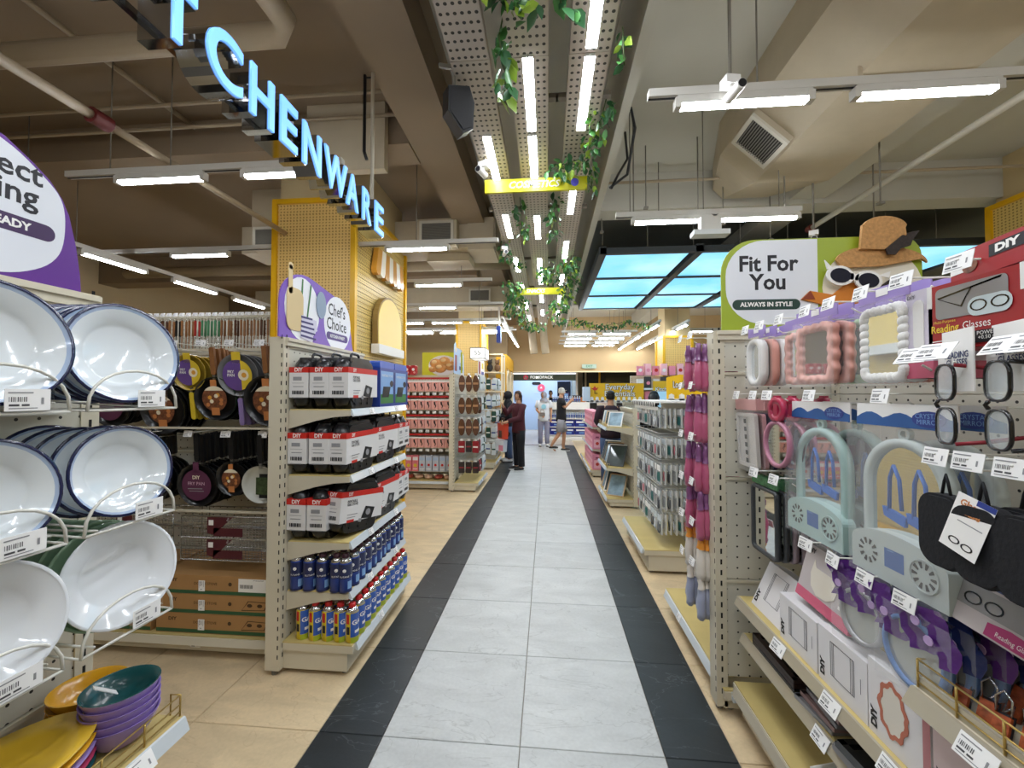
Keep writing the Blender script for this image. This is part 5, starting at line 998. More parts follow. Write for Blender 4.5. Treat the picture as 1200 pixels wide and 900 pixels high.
# hanging reading glasses
def eyeglasses(label, y, z, temple):
    t = thing('eyeglasses', label, 'glasses', (.87, y, z), -90 - 18); t.scale = (1.4, 1.4, 1.4)
    b = B(); lens_b = B()
    for s in (-1, 1):
        po = rrect(.052, .058, .02, 5, 0, s * .034); b.ring(po, shr(po, .0032), -.002, .002, gf, 'y', smooth=True); lens_b.prism(shr(po, .0032), -.0008, .0008, mat('clear_lens', '#dfe8e8', .05, alpha=.25, coat=.6), 'y')
    b.tube([(-.02, 0, -.005), (-.026, 0, 0), (-.02, 0, .005)], .003, gf, 6); b.out('frame', t); lens_b.out('lens', t)
    for s in (-1, 1): B().tube([(.024, .0, s * .06), (.03, .03, s * .055), (.034, .1, s * .04), (.02, .135, s * .035)], .0032, temple, 6).out('temple', t)
    B().box(-.045, .045, .012, .014, .02, .115, white).txt('READING\nGLASSES', .014, mat('glasses_card_ink', '#2f3d6a', .5), FM('S', (.005, .0115, .07)), off=.0003).out('card', t)
    return t
eyeglasses('black framed eyeglasses with dark red temple on a white card, first from the mint mirrors', .975, 1.475, redk)
eyeglasses('black framed eyeglasses on a white card, second from the mint mirrors', .87, 1.475, gf)
eyeglasses('black framed eyeglasses on a white card, third from the mint mirrors', .77, 1.47, gf)
for y in (.98, .91, .83):
    hk(y, 1.33, .47)
# black glasses pouches
pou = mat('black_pouch_cloth', '#121318', .75, bump=(120, .15))
for k, (x, y) in enumerate(((.85, .955), (.84, .87), (.835, .785), (.885, .84))):
    t = thing('glasses_pouch', 'black cloth glasses pouch, %s of the hanging bunch beside the arched mirror' % ('first', 'middle', 'last', 'rearmost')[k] if k != 2 else 'black cloth glasses pouch, last of the hanging bunch below the eyeglasses', 'pouch', (x, y, 1.205), -90)
    B().prism(rrect(.1, .155, .035, 6, 0, 0), -.014, .014, pou, 'y', smooth=True).prism(rrect(.09, .145, .032, 6, 0, 0), -.019, .019, pou, 'y', smooth=True).out('pouch_body', t)
    B().tube([(.01, 0, .075), (.004, 0, .105), (0, .0, .12), (-.004, 0, .105), (-.01, 0, .075)], .003, pou, 6).out('cord', t)
    if k == 1:
        M = FM('S', (-.01, -.021, .035), -8) @ T4(rz=-14); B().rect(-.038, -.06, .038, .055, white, M).rect(.002, .044, .038, .055, mat('deep_blue_label'), M, .0004).txt('Glasses\nCase', .018, corng, M @ T4((.0, .03, .0006)), off=.0006).rect(-.02, .0, .03, .002, grey, M, .0004).ring(circ(.012, 12, -.012, -.04, .007), circ(.009, 12, -.012, -.04, .005), 0, .0006, black, 'z', M).ring(circ(.012, 12, .015, -.042, .007), circ(.009, 12, .015, -.042, .005), 0, .0006, black, 'z', M).out('paper_label', t)
hk(.92, 1.125, .47); hk(.86, 1.13, .46)
# third row: folding mirrors, cat mirror box, purple packs, glasses boxes
po = rrect(.2, .28, .025, 5)
for k in range(6):
    t = thing('folding_mirror', '%s framed folding mirror, %s from the aisle under the clear bagged mirrors' % ('charcoal' if k < 2 else 'mauve', ORD[k]), 'mirror', (.91 + .03 * k, 1.81 - .006 * k, .965), -90, 'folding mirrors')
    B().ring(po, shr(po, .013), -.009, .009, dkf if k < 2 else mv, 'y', smooth=True).out('frame', t); B().prism(shr(po, .013), -.002, .002, mirm, 'y').out('mirror_pane', t)
    B().box(-.1, .1, -.003, .003, .145, .18, mat('leafy_green_header', '#3d6b46', .5, noise=(50, .5))).out('header_card', t)
t = thing('mirror_box', 'grey and pink box with a cat shaped mirror window tilted on the white boxes', 'box', (.91, 1.475, .765), -90); t.rotation_euler = (R(-14), R(2), R(-90))
B().box(-.13, .13, 0, .05, 0, .19, mat('pale_taupe_box', '#bdb4b3', .45)).box(-.131, .131, -.001, .051, 0, .035, mat('rose_print')).out('carton', t)
cat = [(-.075, .15), (-.06, .125), (.02, .125), (.04, .15), (.055, .1), (.05, .065), (.02, .045), (-.03, .04), (-.065, .06), (-.08, .1)]
M = FM('S', (0, -.0012, 0)); B().prism(cat, 0, .0008, mat('cream_window', '#d9d2c4', .3), 'z', M).txt('DIY', .022, black, M @ T4((-.1, .172, 0)), off=.0008).rect(.07, .05, .1, .06, white, M).out('box_print', t)
purpf = mat('purple_film', '#5b2f7d', .2, coat=.6, bump=(40, .4)); bluem = mat('blue_mirror_frame', '#5b82bb', .35); navyf = mat('navy_film', '#26305f', .2, coat=.6, bump=(40, .4)); slv = mat('silver_frame', '#a7a7a9', .3, .3)
def round_pack(label, loc, fr, film, rz=-90, r=.078):
    t = thing('round_mirror_pack', label, 'mirror', loc, rz); 
    B().ring(circ(r, 26, 0, 0, r * 1.1), circ(r - .009, 26, 0, 0, (r - .009) * 1.1), -.012, .012, fr, 'y', smooth=True).out('frame', t); B().prism(circ(r - .009, 26, 0, 0, (r - .009) * 1.1), -.004, .004, mat('hazy_mirror', '#b9bab3', .15, .6), 'y').out('mirror_pane', t)
    b = B(); n = 9; vs = [(-.1 + .2 * i / n, -.012 + .016 * math.sin(i * 2.1 + j), .02 + .105 * j / 5 + .006 * math.sin(i * 1.3)) for j in range(6) for i in range(n + 1)]
    b.add(vs, [(j * (n + 1) + i, j * (n + 1) + i + 1, (j + 1) * (n + 1) + i + 1, (j + 1) * (n + 1) + i) for j in range(5) for i in range(n)], film, True)
    for x, z in ((-.05, .075), (.03, .095), (.06, .065)): b.prism(circ(.011, 9, x, z), -.032, -.03, mat('film_hearts', '#b79bc9', .4), 'y')
    b.out('film_header', t); B().rect(-.095, -.1, .095, .1, clearf, FM('S', (0, -.016, 0))).out('clear_bag', t); return t
for k in range(4): round_pack('silver round mirror in a purple topped bag, %s from the aisle beside the cat box' % ORD[k], (.9 + .05 * k, 1.265, .86), slv if k < 2 else bluem, purpf, -84 + 4 * k, .07)
for k in range(6): round_pack('blue round mirror in a purple topped bag, %s from the aisle above the wire fence' % ORD[k], (.89 + .045 * k, 1.085 - .012 * k, .87), bluem, purpf if k % 2 == 0 else navyf, -86 + rng.uniform(-5, 5))
for k in range(3): round_pack('blue topped round mirror bag, %s behind the cat box' % ORD[k], (.98 + .05 * k, 1.38, .87), bluem, navyf, -90)
for k, y in enumerate((.92, .73)):
    t = thing('glasses_case_box', '%s windowed glasses carton with a pink and blue band under the pouches' % ('first', 'second')[k], 'box', (.9, y, .995), -90); t.rotation_euler = (R(-18), R(4), R(-90))
    B().box(-.1, .09, 0, .06, 0, .11, mat('pale_taupe_box')).box(-.101, .091, -.001, .061, .095, .112, mat('slate_blue_print', '#48507a', .45)).out('carton', t)
    M = FM('S', (0, -.0015, 0)); B().rect(-.095, .04, .07, .09, MATS['window_grey'], M).prism([(-.02, .004), (.09, .004), (.09, .03), (.02, .036), (-.02, .03)], 0, .0006, mat('magenta_print', '#a8376c', .45), 'z', M).txt('Reading Glasses', .014, white, M @ T4((.035, .016, .0008)), sx=.8).ring(circ(.018, 14, -.06, .06, .013), circ(.015, 14, -.06, .06, .01), .0003, .0012, gf, 'z', M).ring(circ(.018, 14, -.018, .06, .013), circ(.015, 14, -.018, .06, .01), .0003, .0012, gf, 'z', M).out('box_print', t)
# white boxes on the shelf
wbox = mat('white_carton', '#dfdcdc', .5); linem = mat('line_print', '#5f5d63', .6); blush = mat('blush_carton', '#cfb9b6', .5)
def white_box(label, y, w, h, kind, x=.885, tilt=0, roll=0):
    t = thing('mirror_box', label, 'box', (x, y, .576), -90); t.rotation_euler = (R(tilt), R(roll), R(-90))
    B().box(-w / 2, w / 2, 0, .09, 0, h, wbox if kind != 'blush' else blush).out('carton', t); M = FM('S', (0, -.0008, 0)); b = B()
    b.txt('DIY', .027, black, M @ T4((-w / 2 + .02, .045, 0), rz=90), off=.0016, sx=1.2)
    if kind == 'lines':
        x0, x1, y0, y1 = -w * .22, w * .2, h * .25, h * .85
        for d in (0, .008, .014): b.ring([(x0 + d, y0), (x1 + d, y0), (x1 + d, y1), (x0 + d, y1)], [(x0 + d + .0015, y0 + .0015), (x1 + d - .0015, y0 + .0015), (x1 + d - .0015, y1 - .0015), (x0 + d + .0015, y1 - .0015)], 0, .0004, linem, 'z', M)
        b.rect(w * .38, h * .4, w * .39, h * .65, linem, M)
    elif kind in ('coral', 'blush'):
        po = [(-.012 + (.045 + .004 * math.sin(i * 1.5)) * math.cos(2 * PI * i / 36), h * .52 + (.07 + .005 * math.sin(i * 1.5)) * math.sin(2 * PI * i / 36)) for i in range(36)]
        b.ring(po, [(-.012 + (a + .012) * .76, h * .52 + (c - h * .52) * .82) for a, c in po], 0, .0012, mat('rose_gold_print', '#b8694f', .4), 'z', M).prism([(-.012 + (a + .012) * .76, h * .52 + (c - h * .52) * .82) for a, c in po], 0, .0006, MATS['cream_window'], 'z', M)
        if kind == 'coral': b.rect(w / 2 - .02, 0, w / 2, h, mat('dusty_pink_print', '#b5797c', .5), M)
    b.out('box_print', t); return t
white_box('white mirror carton leaning back at the upright end of the shelf', 1.805, .22, .2, 'lines', .9, -24)
white_box('white line drawn mirror carton, second from the upright on the shelf', 1.555, .215, .165, 'lines')
white_box('white line drawn mirror carton, third from the upright on the shelf', 1.337, .205, .172, 'lines')
white_box('white carton with a coral wavy mirror and dusty pink edge below the round mirrors', 1.138, .185, .198, 'coral')
white_box('blush carton beside the coral mirror carton under the wire fence', .9, .28, .198, 'blush')
t = thing('mirror_box', 'blush carton standing behind the wire fence of clips', 'box', (1.05, .8, .81), -90); B().box(-.15, .15, 0, .08, 0, .2, blush).txt('DIY', .03, black, FM('S', (-.09, -.001, .165)), off=.001, sx=1.2).rect(-.12, .02, .12, .13, mat('dusty_pink_print'), FM('S', (0, -.001, 0))).out('carton', t)
# fenced shelf of hair clips
B().box(RY - 1.07, RY - .6, -.45, -.005, .795, .803, cream_d).prism([(-.45, .803), (-.456, .803), (-.478, .765), (-.47, .76)], RY - 1.07, RY - .6, rail_b, 'x').out('shelf', RU)
obj('price_tag', TAGB, RU, (RY - .9, -.478, .785), (R(-26), 0, 0))
fence('brass wire fence around the hair clip shelf', (.872, 1.06, .806), -90, .46, 6, .065)
B().box(.875, .885, .6, 1.06, .803, .83, cream_d).out('tray_lip', RU).matrix_parent_inverse = Mx.Identity(4)
q = KIDS[RU][-1]; q.location = (0, 0, 0); q.data.transform(Mx.Rotation(R(90), 4, 'Z') @ Mx.Translation((-RX, -RY, 0)))
orgc = mat('amber_shell', '#a6522e', .25, coat=.5, noise=(60, .5)); 
for k in range(8):
    t = thing('hair_clip', '%s chrome and amber hair clip from the fence corner, leaning in the fenced tray' % ORD[k], 'clip', (.905 + .012 * (k % 2), 1.0 - .04 * k, .805), -90, 'hair clips in the fenced tray'); t.rotation_euler = (R(-28), R(-8), R(-80))
    B().box(-.014, .014, -.003, .003, 0, .045, orgc).box(-.016, .016, .003, .006, 0, .05, dark_m).out('clip_body', t)
    B().tube([(-.012, 0, .045), (-.014, -.008, .075), (0, -.01, .09), (.014, -.008, .075), (.012, 0, .045)], .0022, chromem, 6).tube([(-.008, .005, .045), (0, .02, .07), (.008, .005, .045)], .002, chromem, 6).out('clip_spring', t)
for k in range(9):
    t = thing('hair_clip', 'amber patterned hair clip, %s in the rear row of the fenced tray' % ORD[k], 'clip', (.985, 1.01 - .036 * k, .805), -90, 'rear hair clips'); t.rotation_euler = (R(-20), 0, R(-90)); B().box(-.013, .013, -.004, .004, 0, .07, orgc).out('clip_body', t); B().tube([(-.012, 0, .07), (0, 0, .1), (.012, 0, .07)], .0025, chromem, 6).out('clip_spring', t)
# lower shelf and base
brf = mat('dark_walnut_frame', '#35241d', .35, noise=(15, .2)); silf = mat('silver_grey_frame', '#8c8b8c', .35); pkf = mat('dusty_pink_frame', '#9b7f7c', .4)
def flat_frame(label, x, y, z, w, d, m, rz=0):
    t = thing('picture_frame', label, 'frame', (x, y, z), rz); po = rrect(d, w, .002, 1); b = B().ring(po, shr(po, .02), 0, .014, m, 'z').prism(shr(po, .02), .002, .006, mat('frame_glass_dark', '#20201f', .12, coat=.6), 'z'); b.out('frame', t); return t
for k in range(3): flat_frame('dark walnut frame lying flat, %s from the bottom beside the peg panel' % ORD[k], 1.02, 1.74, .411 + .016 * k, .3, .26, brf if k else gf)
for k in range(4): flat_frame('%s frame lying flat, %s from the bottom of the mixed pile' % (('silver grey', 'dusty pink')[k % 2], ORD[k]), .99 + .01 * k, 1.5 - .015 * k, .411 + .016 * k, .17, .2, (silf, pkf)[k % 2], 6 - 5 * k)
for k in range(4): flat_frame('%s frame lying flat, %s from the bottom of the black pile' % (('silver', 'black')[k > 1], ORD[k]), 1.0, 1.2 - .01 * k, .411 + .016 * k, .32, .26, silf if k < 2 else gf, 2 * k)
for k in range(6): 
    t = thing('paper_pad', 'white edged card, %s of the leaning bundle on the base shelf' % ORD[k], 'card', (.93 + .012 * k, 1.4 - .018 * k, .172), 20, 'cards leaning on the base shelf'); t.rotation_euler = (R(-35), 0, R(15)); B().box(-.05, .05, -.005, .005, 0, .12, white if k < 4 else dark_m).out('pad', t)
# straw hat sign
t = thing('shelf_sign', 'large green and white sign reading Fit For You with straw hat and sunglasses', 'sign', (.84, 2.05, 1.8)); lime = mat('sign_lime', '#97a92c', .4)
pol = [(0, 0), (.9, 0), (.9, .34)] + arc(.8, .34, .1, .1, 0, 90, 6) + arc(.16, .28, .16, .16, 90, 180, 8)
B().prism(pol, -.004, .004, lime, 'y').out('sign_board', t)
M = FM('S', (0, -.0045, 0))
B().prism([(.44, .0)] + [(.44, .435)] + arc(.2, .265, .18, .17, 90, 180, 8) + arc(.2, .2, .18, .17, 180, 270, 8) + [(.4, .03)], 0, .0008, mat('sign_grey_white'), 'z', M).prism(circ(.22, 28, .68, .2, .19), 0, .0008, mat('sign_cream', '#e4ddcc', .4), 'z', M).txt('Fit For\nYou', .105, sg_dark, M @ T4((.215, .275, .0012)), off=.003, sx=.95).prism(rrect(.31, .05, .025, 6, .205, .125), .0008, .0016, mat('sign_deep_green', '#1f3d35', .4), 'z', M).txt('ALWAYS IN STYLE', .029, white, M @ T4((.205, .125, .002)), off=.0012).out('sign_print', t)
straw = mat('straw', '#b98a55', .75, noise=(70, .2), bump=(90, .4)); orng = mat('orange_felt', '#cc7a26', .6); bowm = mat('bow_dark', '#2c211d', .6, noise=(90, .4))
h = B(); Q = M @ T4((.71, .365, .012), rz=-3, s=.86)
h.prism([(.23 * math.cos(a / 20 * PI), -.06 + .085 * math.sin(a / 20 * PI)) for a in range(0, 21)] + [(-.2, -.1), (0, -.085), (.2, -.04)], 0, .012, straw, 'z', Q).prism([(-.12, .0)] + [(-.115, .13)] + arc(0, .12, .11, .06, 165, 15, 10) + [(.1, .12), (.115, .03), (0, .0)], .012, .03, straw, 'z', Q)
h.out('straw_hat', t)
B().prism([(.0, .0), (.08, .075), (.1, .07), (.11, .09), (.16, .1), (.13, .05), (.12, .02), (.07, .0), (.05, -.03), (.01, -.03)], .03, .04, bowm, 'z', Q).out('ribbon_bow', t)
s = B(); Q = M @ T4((.575, .235, .03), rz=-12)
for x in (-.06, .065): s.prism(circ(.06, 20, x, 0, .046), 0, .008, white, 'z', Q).prism(circ(.045, 20, x, 0, .034), .008, .01, mat('sunglass_lens', '#1f2333', .15, coat=.6), 'z', Q)
s.prism([(-.02, -.01), (.02, -.01), (.02, .02), (-.02, .02)], 0, .008, white, 'z', Q).prism([(.1, .03), (.15, .06), (.15, .03)], 0, .006, white, 'z', Q).prism([(-.1, .03), (-.14, .06), (-.12, .02)], 0, .006, white, 'z', Q); s.out('sunglasses', t)
M = M @ T4((0, .065, 0))
B().prism([(.36, .08), (.4, .12), (.5, .1), (.56, .15), (.64, .16), (.78, .13), (.82, .06), (.7, .02), (.5, .02), (.44, .06)], .0, .01, orng, 'z', M).prism([(.36, .08), (.4, .12), (.42, .08)], .01, .013, mat('rust_felt', '#8a3a22', .6), 'z', M).out('orange_scarf', t)
B().prism([(.7, .13), (.78, .19), (.84, .12), (.8, .05), (.74, .08)], .01, .02, bowm, 'z', M).out('dark_scarf', t)
# ---------------------------------------------------------------- endcap behind the peg panel: pink bags
unit('cream endcap of hanging pink bags behind the slotted upright', (1.22, 2.95, 0), -90, .88, [], (.4, .15), tags=(), ends=(1, 0))
pbag = mat('pink_gloss_bag', '#b35677', .3, coat=.6, bump=(30, .4)); pbag2 = mat('purple_gloss_bag', '#7a4876', .3, coat=.6, bump=(30, .4)); obag = mat('orange_bag_top', '#d88a2e', .3, coat=.5); cbag = mat('pale_bag', '#d8d0c6', .25, coat=.5, bump=(30, .3)); gbag = mat('grey_bag', '#9aa0b8', .3, coat=.5, bump=(30, .4))
def soft_bag(top, low, w=.042, h=.235):
    t = thing('gift_bag', '-', 'bag'); b = B(); n = 10
    for k, (m, z0, z1) in enumerate(((top, 0, -.38), (low, -.38, -1))):
        vs = []; st = 5
        for j in range(st + 1):
            f = z0 + (z1 - z0) * j / st; ww = w * (.55 + .5 * min(1, -f * 1.6)) * (1 + .08 * math.sin(f * 25)); dd = .012 + .02 * min(1, -f * 1.3) - (.012 if f < -.95 else 0)
            for i in range(n): a = 2 * PI * i / n; vs.append((ww / 2 * math.cos(a) * (1 + .2 * math.sin(3 * a + 1.7 * j)), dd * math.sin(a) + .006 * math.sin(j * 2 + i), f * h + .008 * math.sin(i * 2.3) * (j == st and k == 1)))
        b = B().add(vs, [(j * n + i, j * n + (i + 1) % n, (j + 1) * n + (i + 1) % n, (j + 1) * n + i) for j in range(st) for i in range(n)] + ([tuple(range(st * n, st * n + n))] if k else [tuple(range(n))[::-1]]), m, True)
        b.out(('bag_top', 'bag_body')[k], t)
    return t
PB1, PB3, PB4 = soft_bag(pbag2, pbag), soft_bag(obag, cbag), soft_bag(cbag, gbag)
for r, (z, pr) in enumerate(((1.755, PB1), (1.5, PB1), (1.245, PB1), (1.02, PB1), (.82, PB3), (.62, PB4))):
    for q, y in enumerate((2.135, 2.29)):

        for k in range(7 if q == 0 else 5):
            place(pr, (.762 + .028 * k, y + rng.uniform(-.012, .012), z - .01 * k * 0 + rng.uniform(-.012, .004)), -90 + rng.uniform(60, 110), '%s bag, %s from the aisle on the %s %s hook behind the upright' % (('pink and purple', 'orange topped pale', 'grey')[0 if r < 4 else r - 3], ORD[k], ORD[r], ('near', 'far')[q]), 'bags hanging behind the upright')
U2 = [o for o in C.objects if o.get('label', '').startswith('cream endcap of hanging pink bags')][0]
for r, z in enumerate((1.765, 1.51, 1.255, 1.03, .83, .63)):
    for y in (2.135, 2.29): hook(U2, 2.95 - y, z, .5, True)
# ---------------------------------------------------------------- clear pack trays endcap
unit('low cream endcap of clear accessory packs on wire trays beside the aisle', (1.21, 4.45, 0), -90, .94, [], (.4, .2), H=1.42, tags=(), pegs=True, basetag=False)
U3 = [o for o in C.objects if o.get('label', '').startswith('low cream endcap of clear')][0]
clearp = mat('clear_pack', '#e6e8e6', .15, alpha=.5, coat=.5); dkp = mat('dark_accessory', '#3a3c40', .4); silp = mat('silver_accessory', '#b9bcbe', .25, .6); tealp = mat('teal_accessory', '#2f6a66', .4); roseacc = mat('rose_accessory', '#b86a74', .4)
def clear_pack(m, k):
    t = thing('accessory_pack', '-', 'pack'); B().box(-.042, .042, -.006, .006, -.165, 0, clearp).out('clear_sleeve', t)
    b = B().box(-.036, .036, -.0085, -.006, -.055, -.008, white if k % 2 else palep)
    if k == 0: b.tube([(-.02, -.008, -.07), (-.025, -.009, -.145), (.0, -.01, -.155), (.02, -.009, -.145), (.018, -.008, -.08)], .006, m, 6)
    elif k == 1:
        for i in range(4): b.ell((-.024 + .016 * i, -.008, -.105), (.006, .006, .045), m, 6)
    else: b.prism(rrect(.05, .075, .02, 3, 0, -.105), -.012, -.006, m, 'y')
    b.out('accessory', t); return t
CP = [clear_pack(m, i % 3) for i, m in enumerate((dkp, silp, dkp, silp, tealp, roseacc, dkp, silp))]
for r, z in enumerate((1.385, 1.135, .915, .7, .5)):
    if r:
        wire_tray('%s wire tray rail above clear packs, counted from the top of the low endcap' % ORD[r - 1], (.935, 4.42, z), .88, .26, .028, -90)
    else: B().box(.03, .91, -.29, -.28, z - .03, z + .0, white).out('label_strip', U3)
    n = 8
    for k in range(n):
        y = 3.56 + .11 * k
        for d in range(2 if k else 7):
            place(CP[(k * 3 + r * 2 + d) % len(CP)], (.945 + .042 * d, y + rng.uniform(-.006, .006), z - .012), -90 + rng.uniform(-8, 8), 'clear accessory pack, %s along and %s deep on the %s row of the low endcap' % (ORD[k], ORD[d], ORD[r]), 'clear packs on the low endcap')
bs_ = B()
for i in range(24): bs_.prism([(.03 + i * .037, 1.425), (.067 + i * .037, 1.425), (.0485 + i * .037, 1.385)], -.31, -.305, white if i % 2 else dkp, 'y')
bs_.box(.0, .94, -.31, 0, 1.42, 1.435, white).out('top_ledge', U3)
# signs on top
yel_s = mat('sign_yellow', '#e8b81c', .4); shade = mat('sign_shadow', '#4a2f14', .5); redh = mat('tulip_red', '#c8342a', .45)
def picket(label, loc, w, h, lines, size, rz=0, tulip=True, wave=False, sx=1, fx=.5):
    t = thing('shelf_sign', label, 'sign', loc, rz)
    top = [(w, h), (w * .75, h * 1.0), (w * .5, h), (.0, h)] if not wave else [(w, h * .98), (w * .8, h * 1.06), (w * .55, h * .97), (w * .3, h * 1.0), (.0, h * .88)]
    B().prism([(0, 0), (w, 0)] + top, -.006, .006, yel_s, 'y').out('sign_board', t)
    b = B(); k = int(w / .095)
    for i in range(k): x = .02 + i * (w - .02) / k; b.prism([(x, -.02), (x + .055, -.02), (x + .055, h * .2), (x + .0275, h * .26), (x, h * .2)], -.012, -.007, white, 'y')
    b.box(0, w, -.012, -.007, -.03, .015, white).out('picket_strip', t, kind='stuff')
    M = FM('S', (w * (.56 if tulip else fx), -.0085, h * .6)); b = B()
    b.txt(lines, size, shade, M @ T4((.008, -.006, 0)), off=size * .02, sx=sx).txt(lines, size, shade, M @ T4((-.004, .003, .0004)), off=size * .02, sx=sx).txt(lines, size, white, M @ T4((0, 0, .001)), off=size * .012, sx=sx).out('lettering', t)
    if tulip: B().prism([(.03, h * .72), (.06, h * .66), (.09, h * .6), (.14, h * .62), (.17, h * .78), (.13, h * .72), (.1, h * .85), (.07, h * .72)], -.012, -.007, redh, 'y').tube([(.1, -.01, h * .6), (.1, -.01, h * .42), (.15, -.01, h * .45)], .008, sg_dark, 5).out('tulip_print', t)
    return t
picket('yellow picket fence sign reading Local Love above the clear packs', (1.25, 4.42, 1.43), .44, .27, 'Local Love', .1, 0, False, True, .52, .4)
picket('yellow picket fence sign reading Everyday Essentials above the pink boxes', (.77, 7.62, 1.36), .98, .33, 'Everyday\nEssentials', .145)
picket('mustard picket fence sign panel beside the Everyday Essentials sign', (1.84, 7.33, 1.36), .36, .36, 'Kitchen', .09, -8, False)
# ---------------------------------------------------------------- picture frame endcap
unit('cream endcap of leaning picture frames between the clear packs and the pink boxes', (1.12, 6.35, 0), -90, .88, [(1.05, .34), (.52, .34)], (.33, .12), H=1.3, tags=())
art = [mat('art_' + n, c, .3, noise=(8, .5), coat=.5) for n, c in (('sky', '#8fa9ba'), ('brown', '#7a4a32'), ('dark', '#2f3a38'), ('pale', '#cfcfc6'))]
def leaning(label, loc, w, h, m, a, tilt, grp):
    t = thing('picture_frame', label, 'frame', loc, -90, grp); t.rotation_euler = (R(tilt), 0, R(-90 + 62))
    po = [(-w / 2, 0), (w / 2, 0), (w / 2, h), (-w / 2, h)]; B().ring(po, shr(po, .018), -.009, .009, m, 'y').out('frame', t); B().prism(shr(po, .018), -.003, .004, a, 'y').out('picture', t); return t
lt = mat('pale_wood_frame', '#c9ab82', .5)
for r, z in enumerate((.121, .522, 1.052)):
    for k in range(6):
        leaning('picture frame leaning on the %s of the frame endcap, %s from its near end' % (('base', 'middle board', 'top board')[r], ORD[k]), (.9 + .02 * (k % 2), 5.62 + .125 * k, z + .002), .24 if r < 2 else .2, .32 if r < 2 else .22, (lt, dkf, white, brf)[(k + r) % 4], art[(k + 2 * r) % 4], -38 if r < 2 else -30, 'leaning picture frames')
fence('brass wire fence on the top board of the frame endcap', (.785, 6.3, 1.055), -90, .82, 7, .05); fence('brass wire fence on the middle board of the frame endcap', (.785, 6.3, .525), -90, .82, 7, .05)
# ---------------------------------------------------------------- pink boxes endcap
unit('cream unit of pink boxes facing the aisle under the Everyday Essentials sign', (1.15, 9.6, 0), -90, 2.15, [(.9, .33), (.5, .33)], (.37, .13), H=1.36, tags=(), pegs=False)
hotp = mat('hot_pink_box', '#e08aa0', .45); hotp2 = mat('pale_pink_panel', '#efb7c2', .45)
def fpink(label, loc, grp):
    t = thing('pink_box', label, 'box', loc, -90, grp); B().box(-.085, .085, 0, .17, 0, .27, hotp).out('carton', t)
    b = B()
    for M in (FM('S', (0, -.001, 0)), FM('E', (.086, .085, 0))): b.rect(-.06, .03, .06, .17, hotp2, M).rect(-.03, .2, .03, .225, mat('berry_ink', '#8a2d4f', .5), M).prism(circ(.03, 10, 0, .1), 0, .0006, redh, 'z', M).rect(-.05, .185, .05, .19, MATS['berry_ink'], M)
    b.out('box_print', t); return t
for r, z in enumerate((.131, .501, .901)):
    for k in range(8):
        for d in range(2 if k == 0 else 1): fpink('pink printed box, %s from near end, %s of the pink unit%s' % (ORD[k], ('base', 'middle board', 'top board')[r], ', rear' if d else ''), (.81 + .19 * d, 7.55 + .19 * k, z), 'pink printed boxes')
t = thing('box_sign', 'blank pale blue and white box standing at the end of the pink boxes', 'sign', (.78, 7.55, 1.362)); B().box(-.12, -.0, 0, .25, 0, .26, mat('pale_blue_lit', '#cfe0f2', .5)).out('sign_box', t)
# pink toys and mixed shelves farther right
tu = unit('far cream unit of pink toys behind the Local Love sign', (1.9, 9.4, 0), 0, 2.0, [(1.62, .36), (1.3, .36), (.95, .36), (.55, .36)], (.4, .15), H=1.9, tags=(), basetag=False)
for r, z in enumerate((1.801, 1.621, 1.301, .951)):
    for k in range(11):
        t = thing('toy_box', '%s toy box, %s from the aisle on the %s row of the far toy unit' % (('pink', 'white', 'rosy', 'dark')[(k * 2 + r) % 4], ORD[k], ORD[r]), 'toy', (2.02 + .17 * k, 9.1, z + (0.1 if r == 0 else 0)), rng.uniform(-8, 8), 'boxes on the far toy unit')
        m = (hotp, wf, hotp2, dkp)[(k * 2 + r) % 4]; B().box(-.065, .065, 0, .1, 0, .2 + .05 * (k % 2), m).out('carton', t); B().prism(circ(.04, 10, 0, .11), -.003, 0, (white, hotp, redp)[k % 3], 'y').out('printed_mark', t)
# further cross runs on the toys side
for k, (y, lab) in enumerate(((5.0, 'first'), (7.9, 'second'))):
    unit('%s cross gondola behind the aisle endcaps on the toys side' % lab, (1.35, y - (.95 if k == 0 else .6), 0), 0, 2.6, [(1.0, .36), (.6, .36)], (.4, .15), H=1.36, tags=(), basetag=False)
t = thing('screen', 'pale blue lit panel between the two shoppers heads', 'screen', (1.95, 7.2, 1.18)); B().box(-.16, .16, 0, .03, 0, .36, mat('blue_panel', '#9fcbe8', .4, emit=.5)).box(-.03, .03, 0, .03, -1.18, 0, dark_m).box(-.15, .15, -.1, .13, -1.18, -1.16, dark_m).out('panel', t)
# ---------------------------------------------------------------- things hung over the aisle
def aisle_sign(word, label, loc, w, h, mirror=False):
    t = thing('hanging_sign', label, 'sign', loc); ys = mat('glossy_yellow', '#c9c410', .42, coat=.12)
    B().box(-w / 2, w / 2, -.012, .012, 0, h, ys).out('sign_board', t); B().txt(word, h * .74, white, FM('S', (-w * (.02 if not mirror else .12), -.0135, h * .5)), off=.0012, shear=.25, sx=1.0, ext=.001).out('lettering', t)
    B().prism(circ(h * .3, 18, (.38 if not mirror else -.44) * w, h * .55), -.016, -.012, mat('violet_dot', '#5a55d8', .4), 'y').out('dot', t)
    for x in (-w * .4, w * .4): B().tube([(x, 0, h), (x, 0, 3.26 - loc[2])], .003, hang, 5).out('hanger_wire', t)
aisle_sign('COSMETICS', 'glossy yellow hanging sign reading COSMETICS over the aisle', (-.09, 3.13, 3.06), .79, .1)
aisle_sign('SNACKS', 'small yellow hanging sign reading SNACKS farther along the aisle', (-.09, 6.1, 2.98), .72, .1, True)
t = thing('loudspeaker', 'black wedge loudspeaker hung beside the first perforated tray', 'speaker', (-.5, 2.25, 3.1)); t.rotation_euler = (R(14), R(-8), R(28))
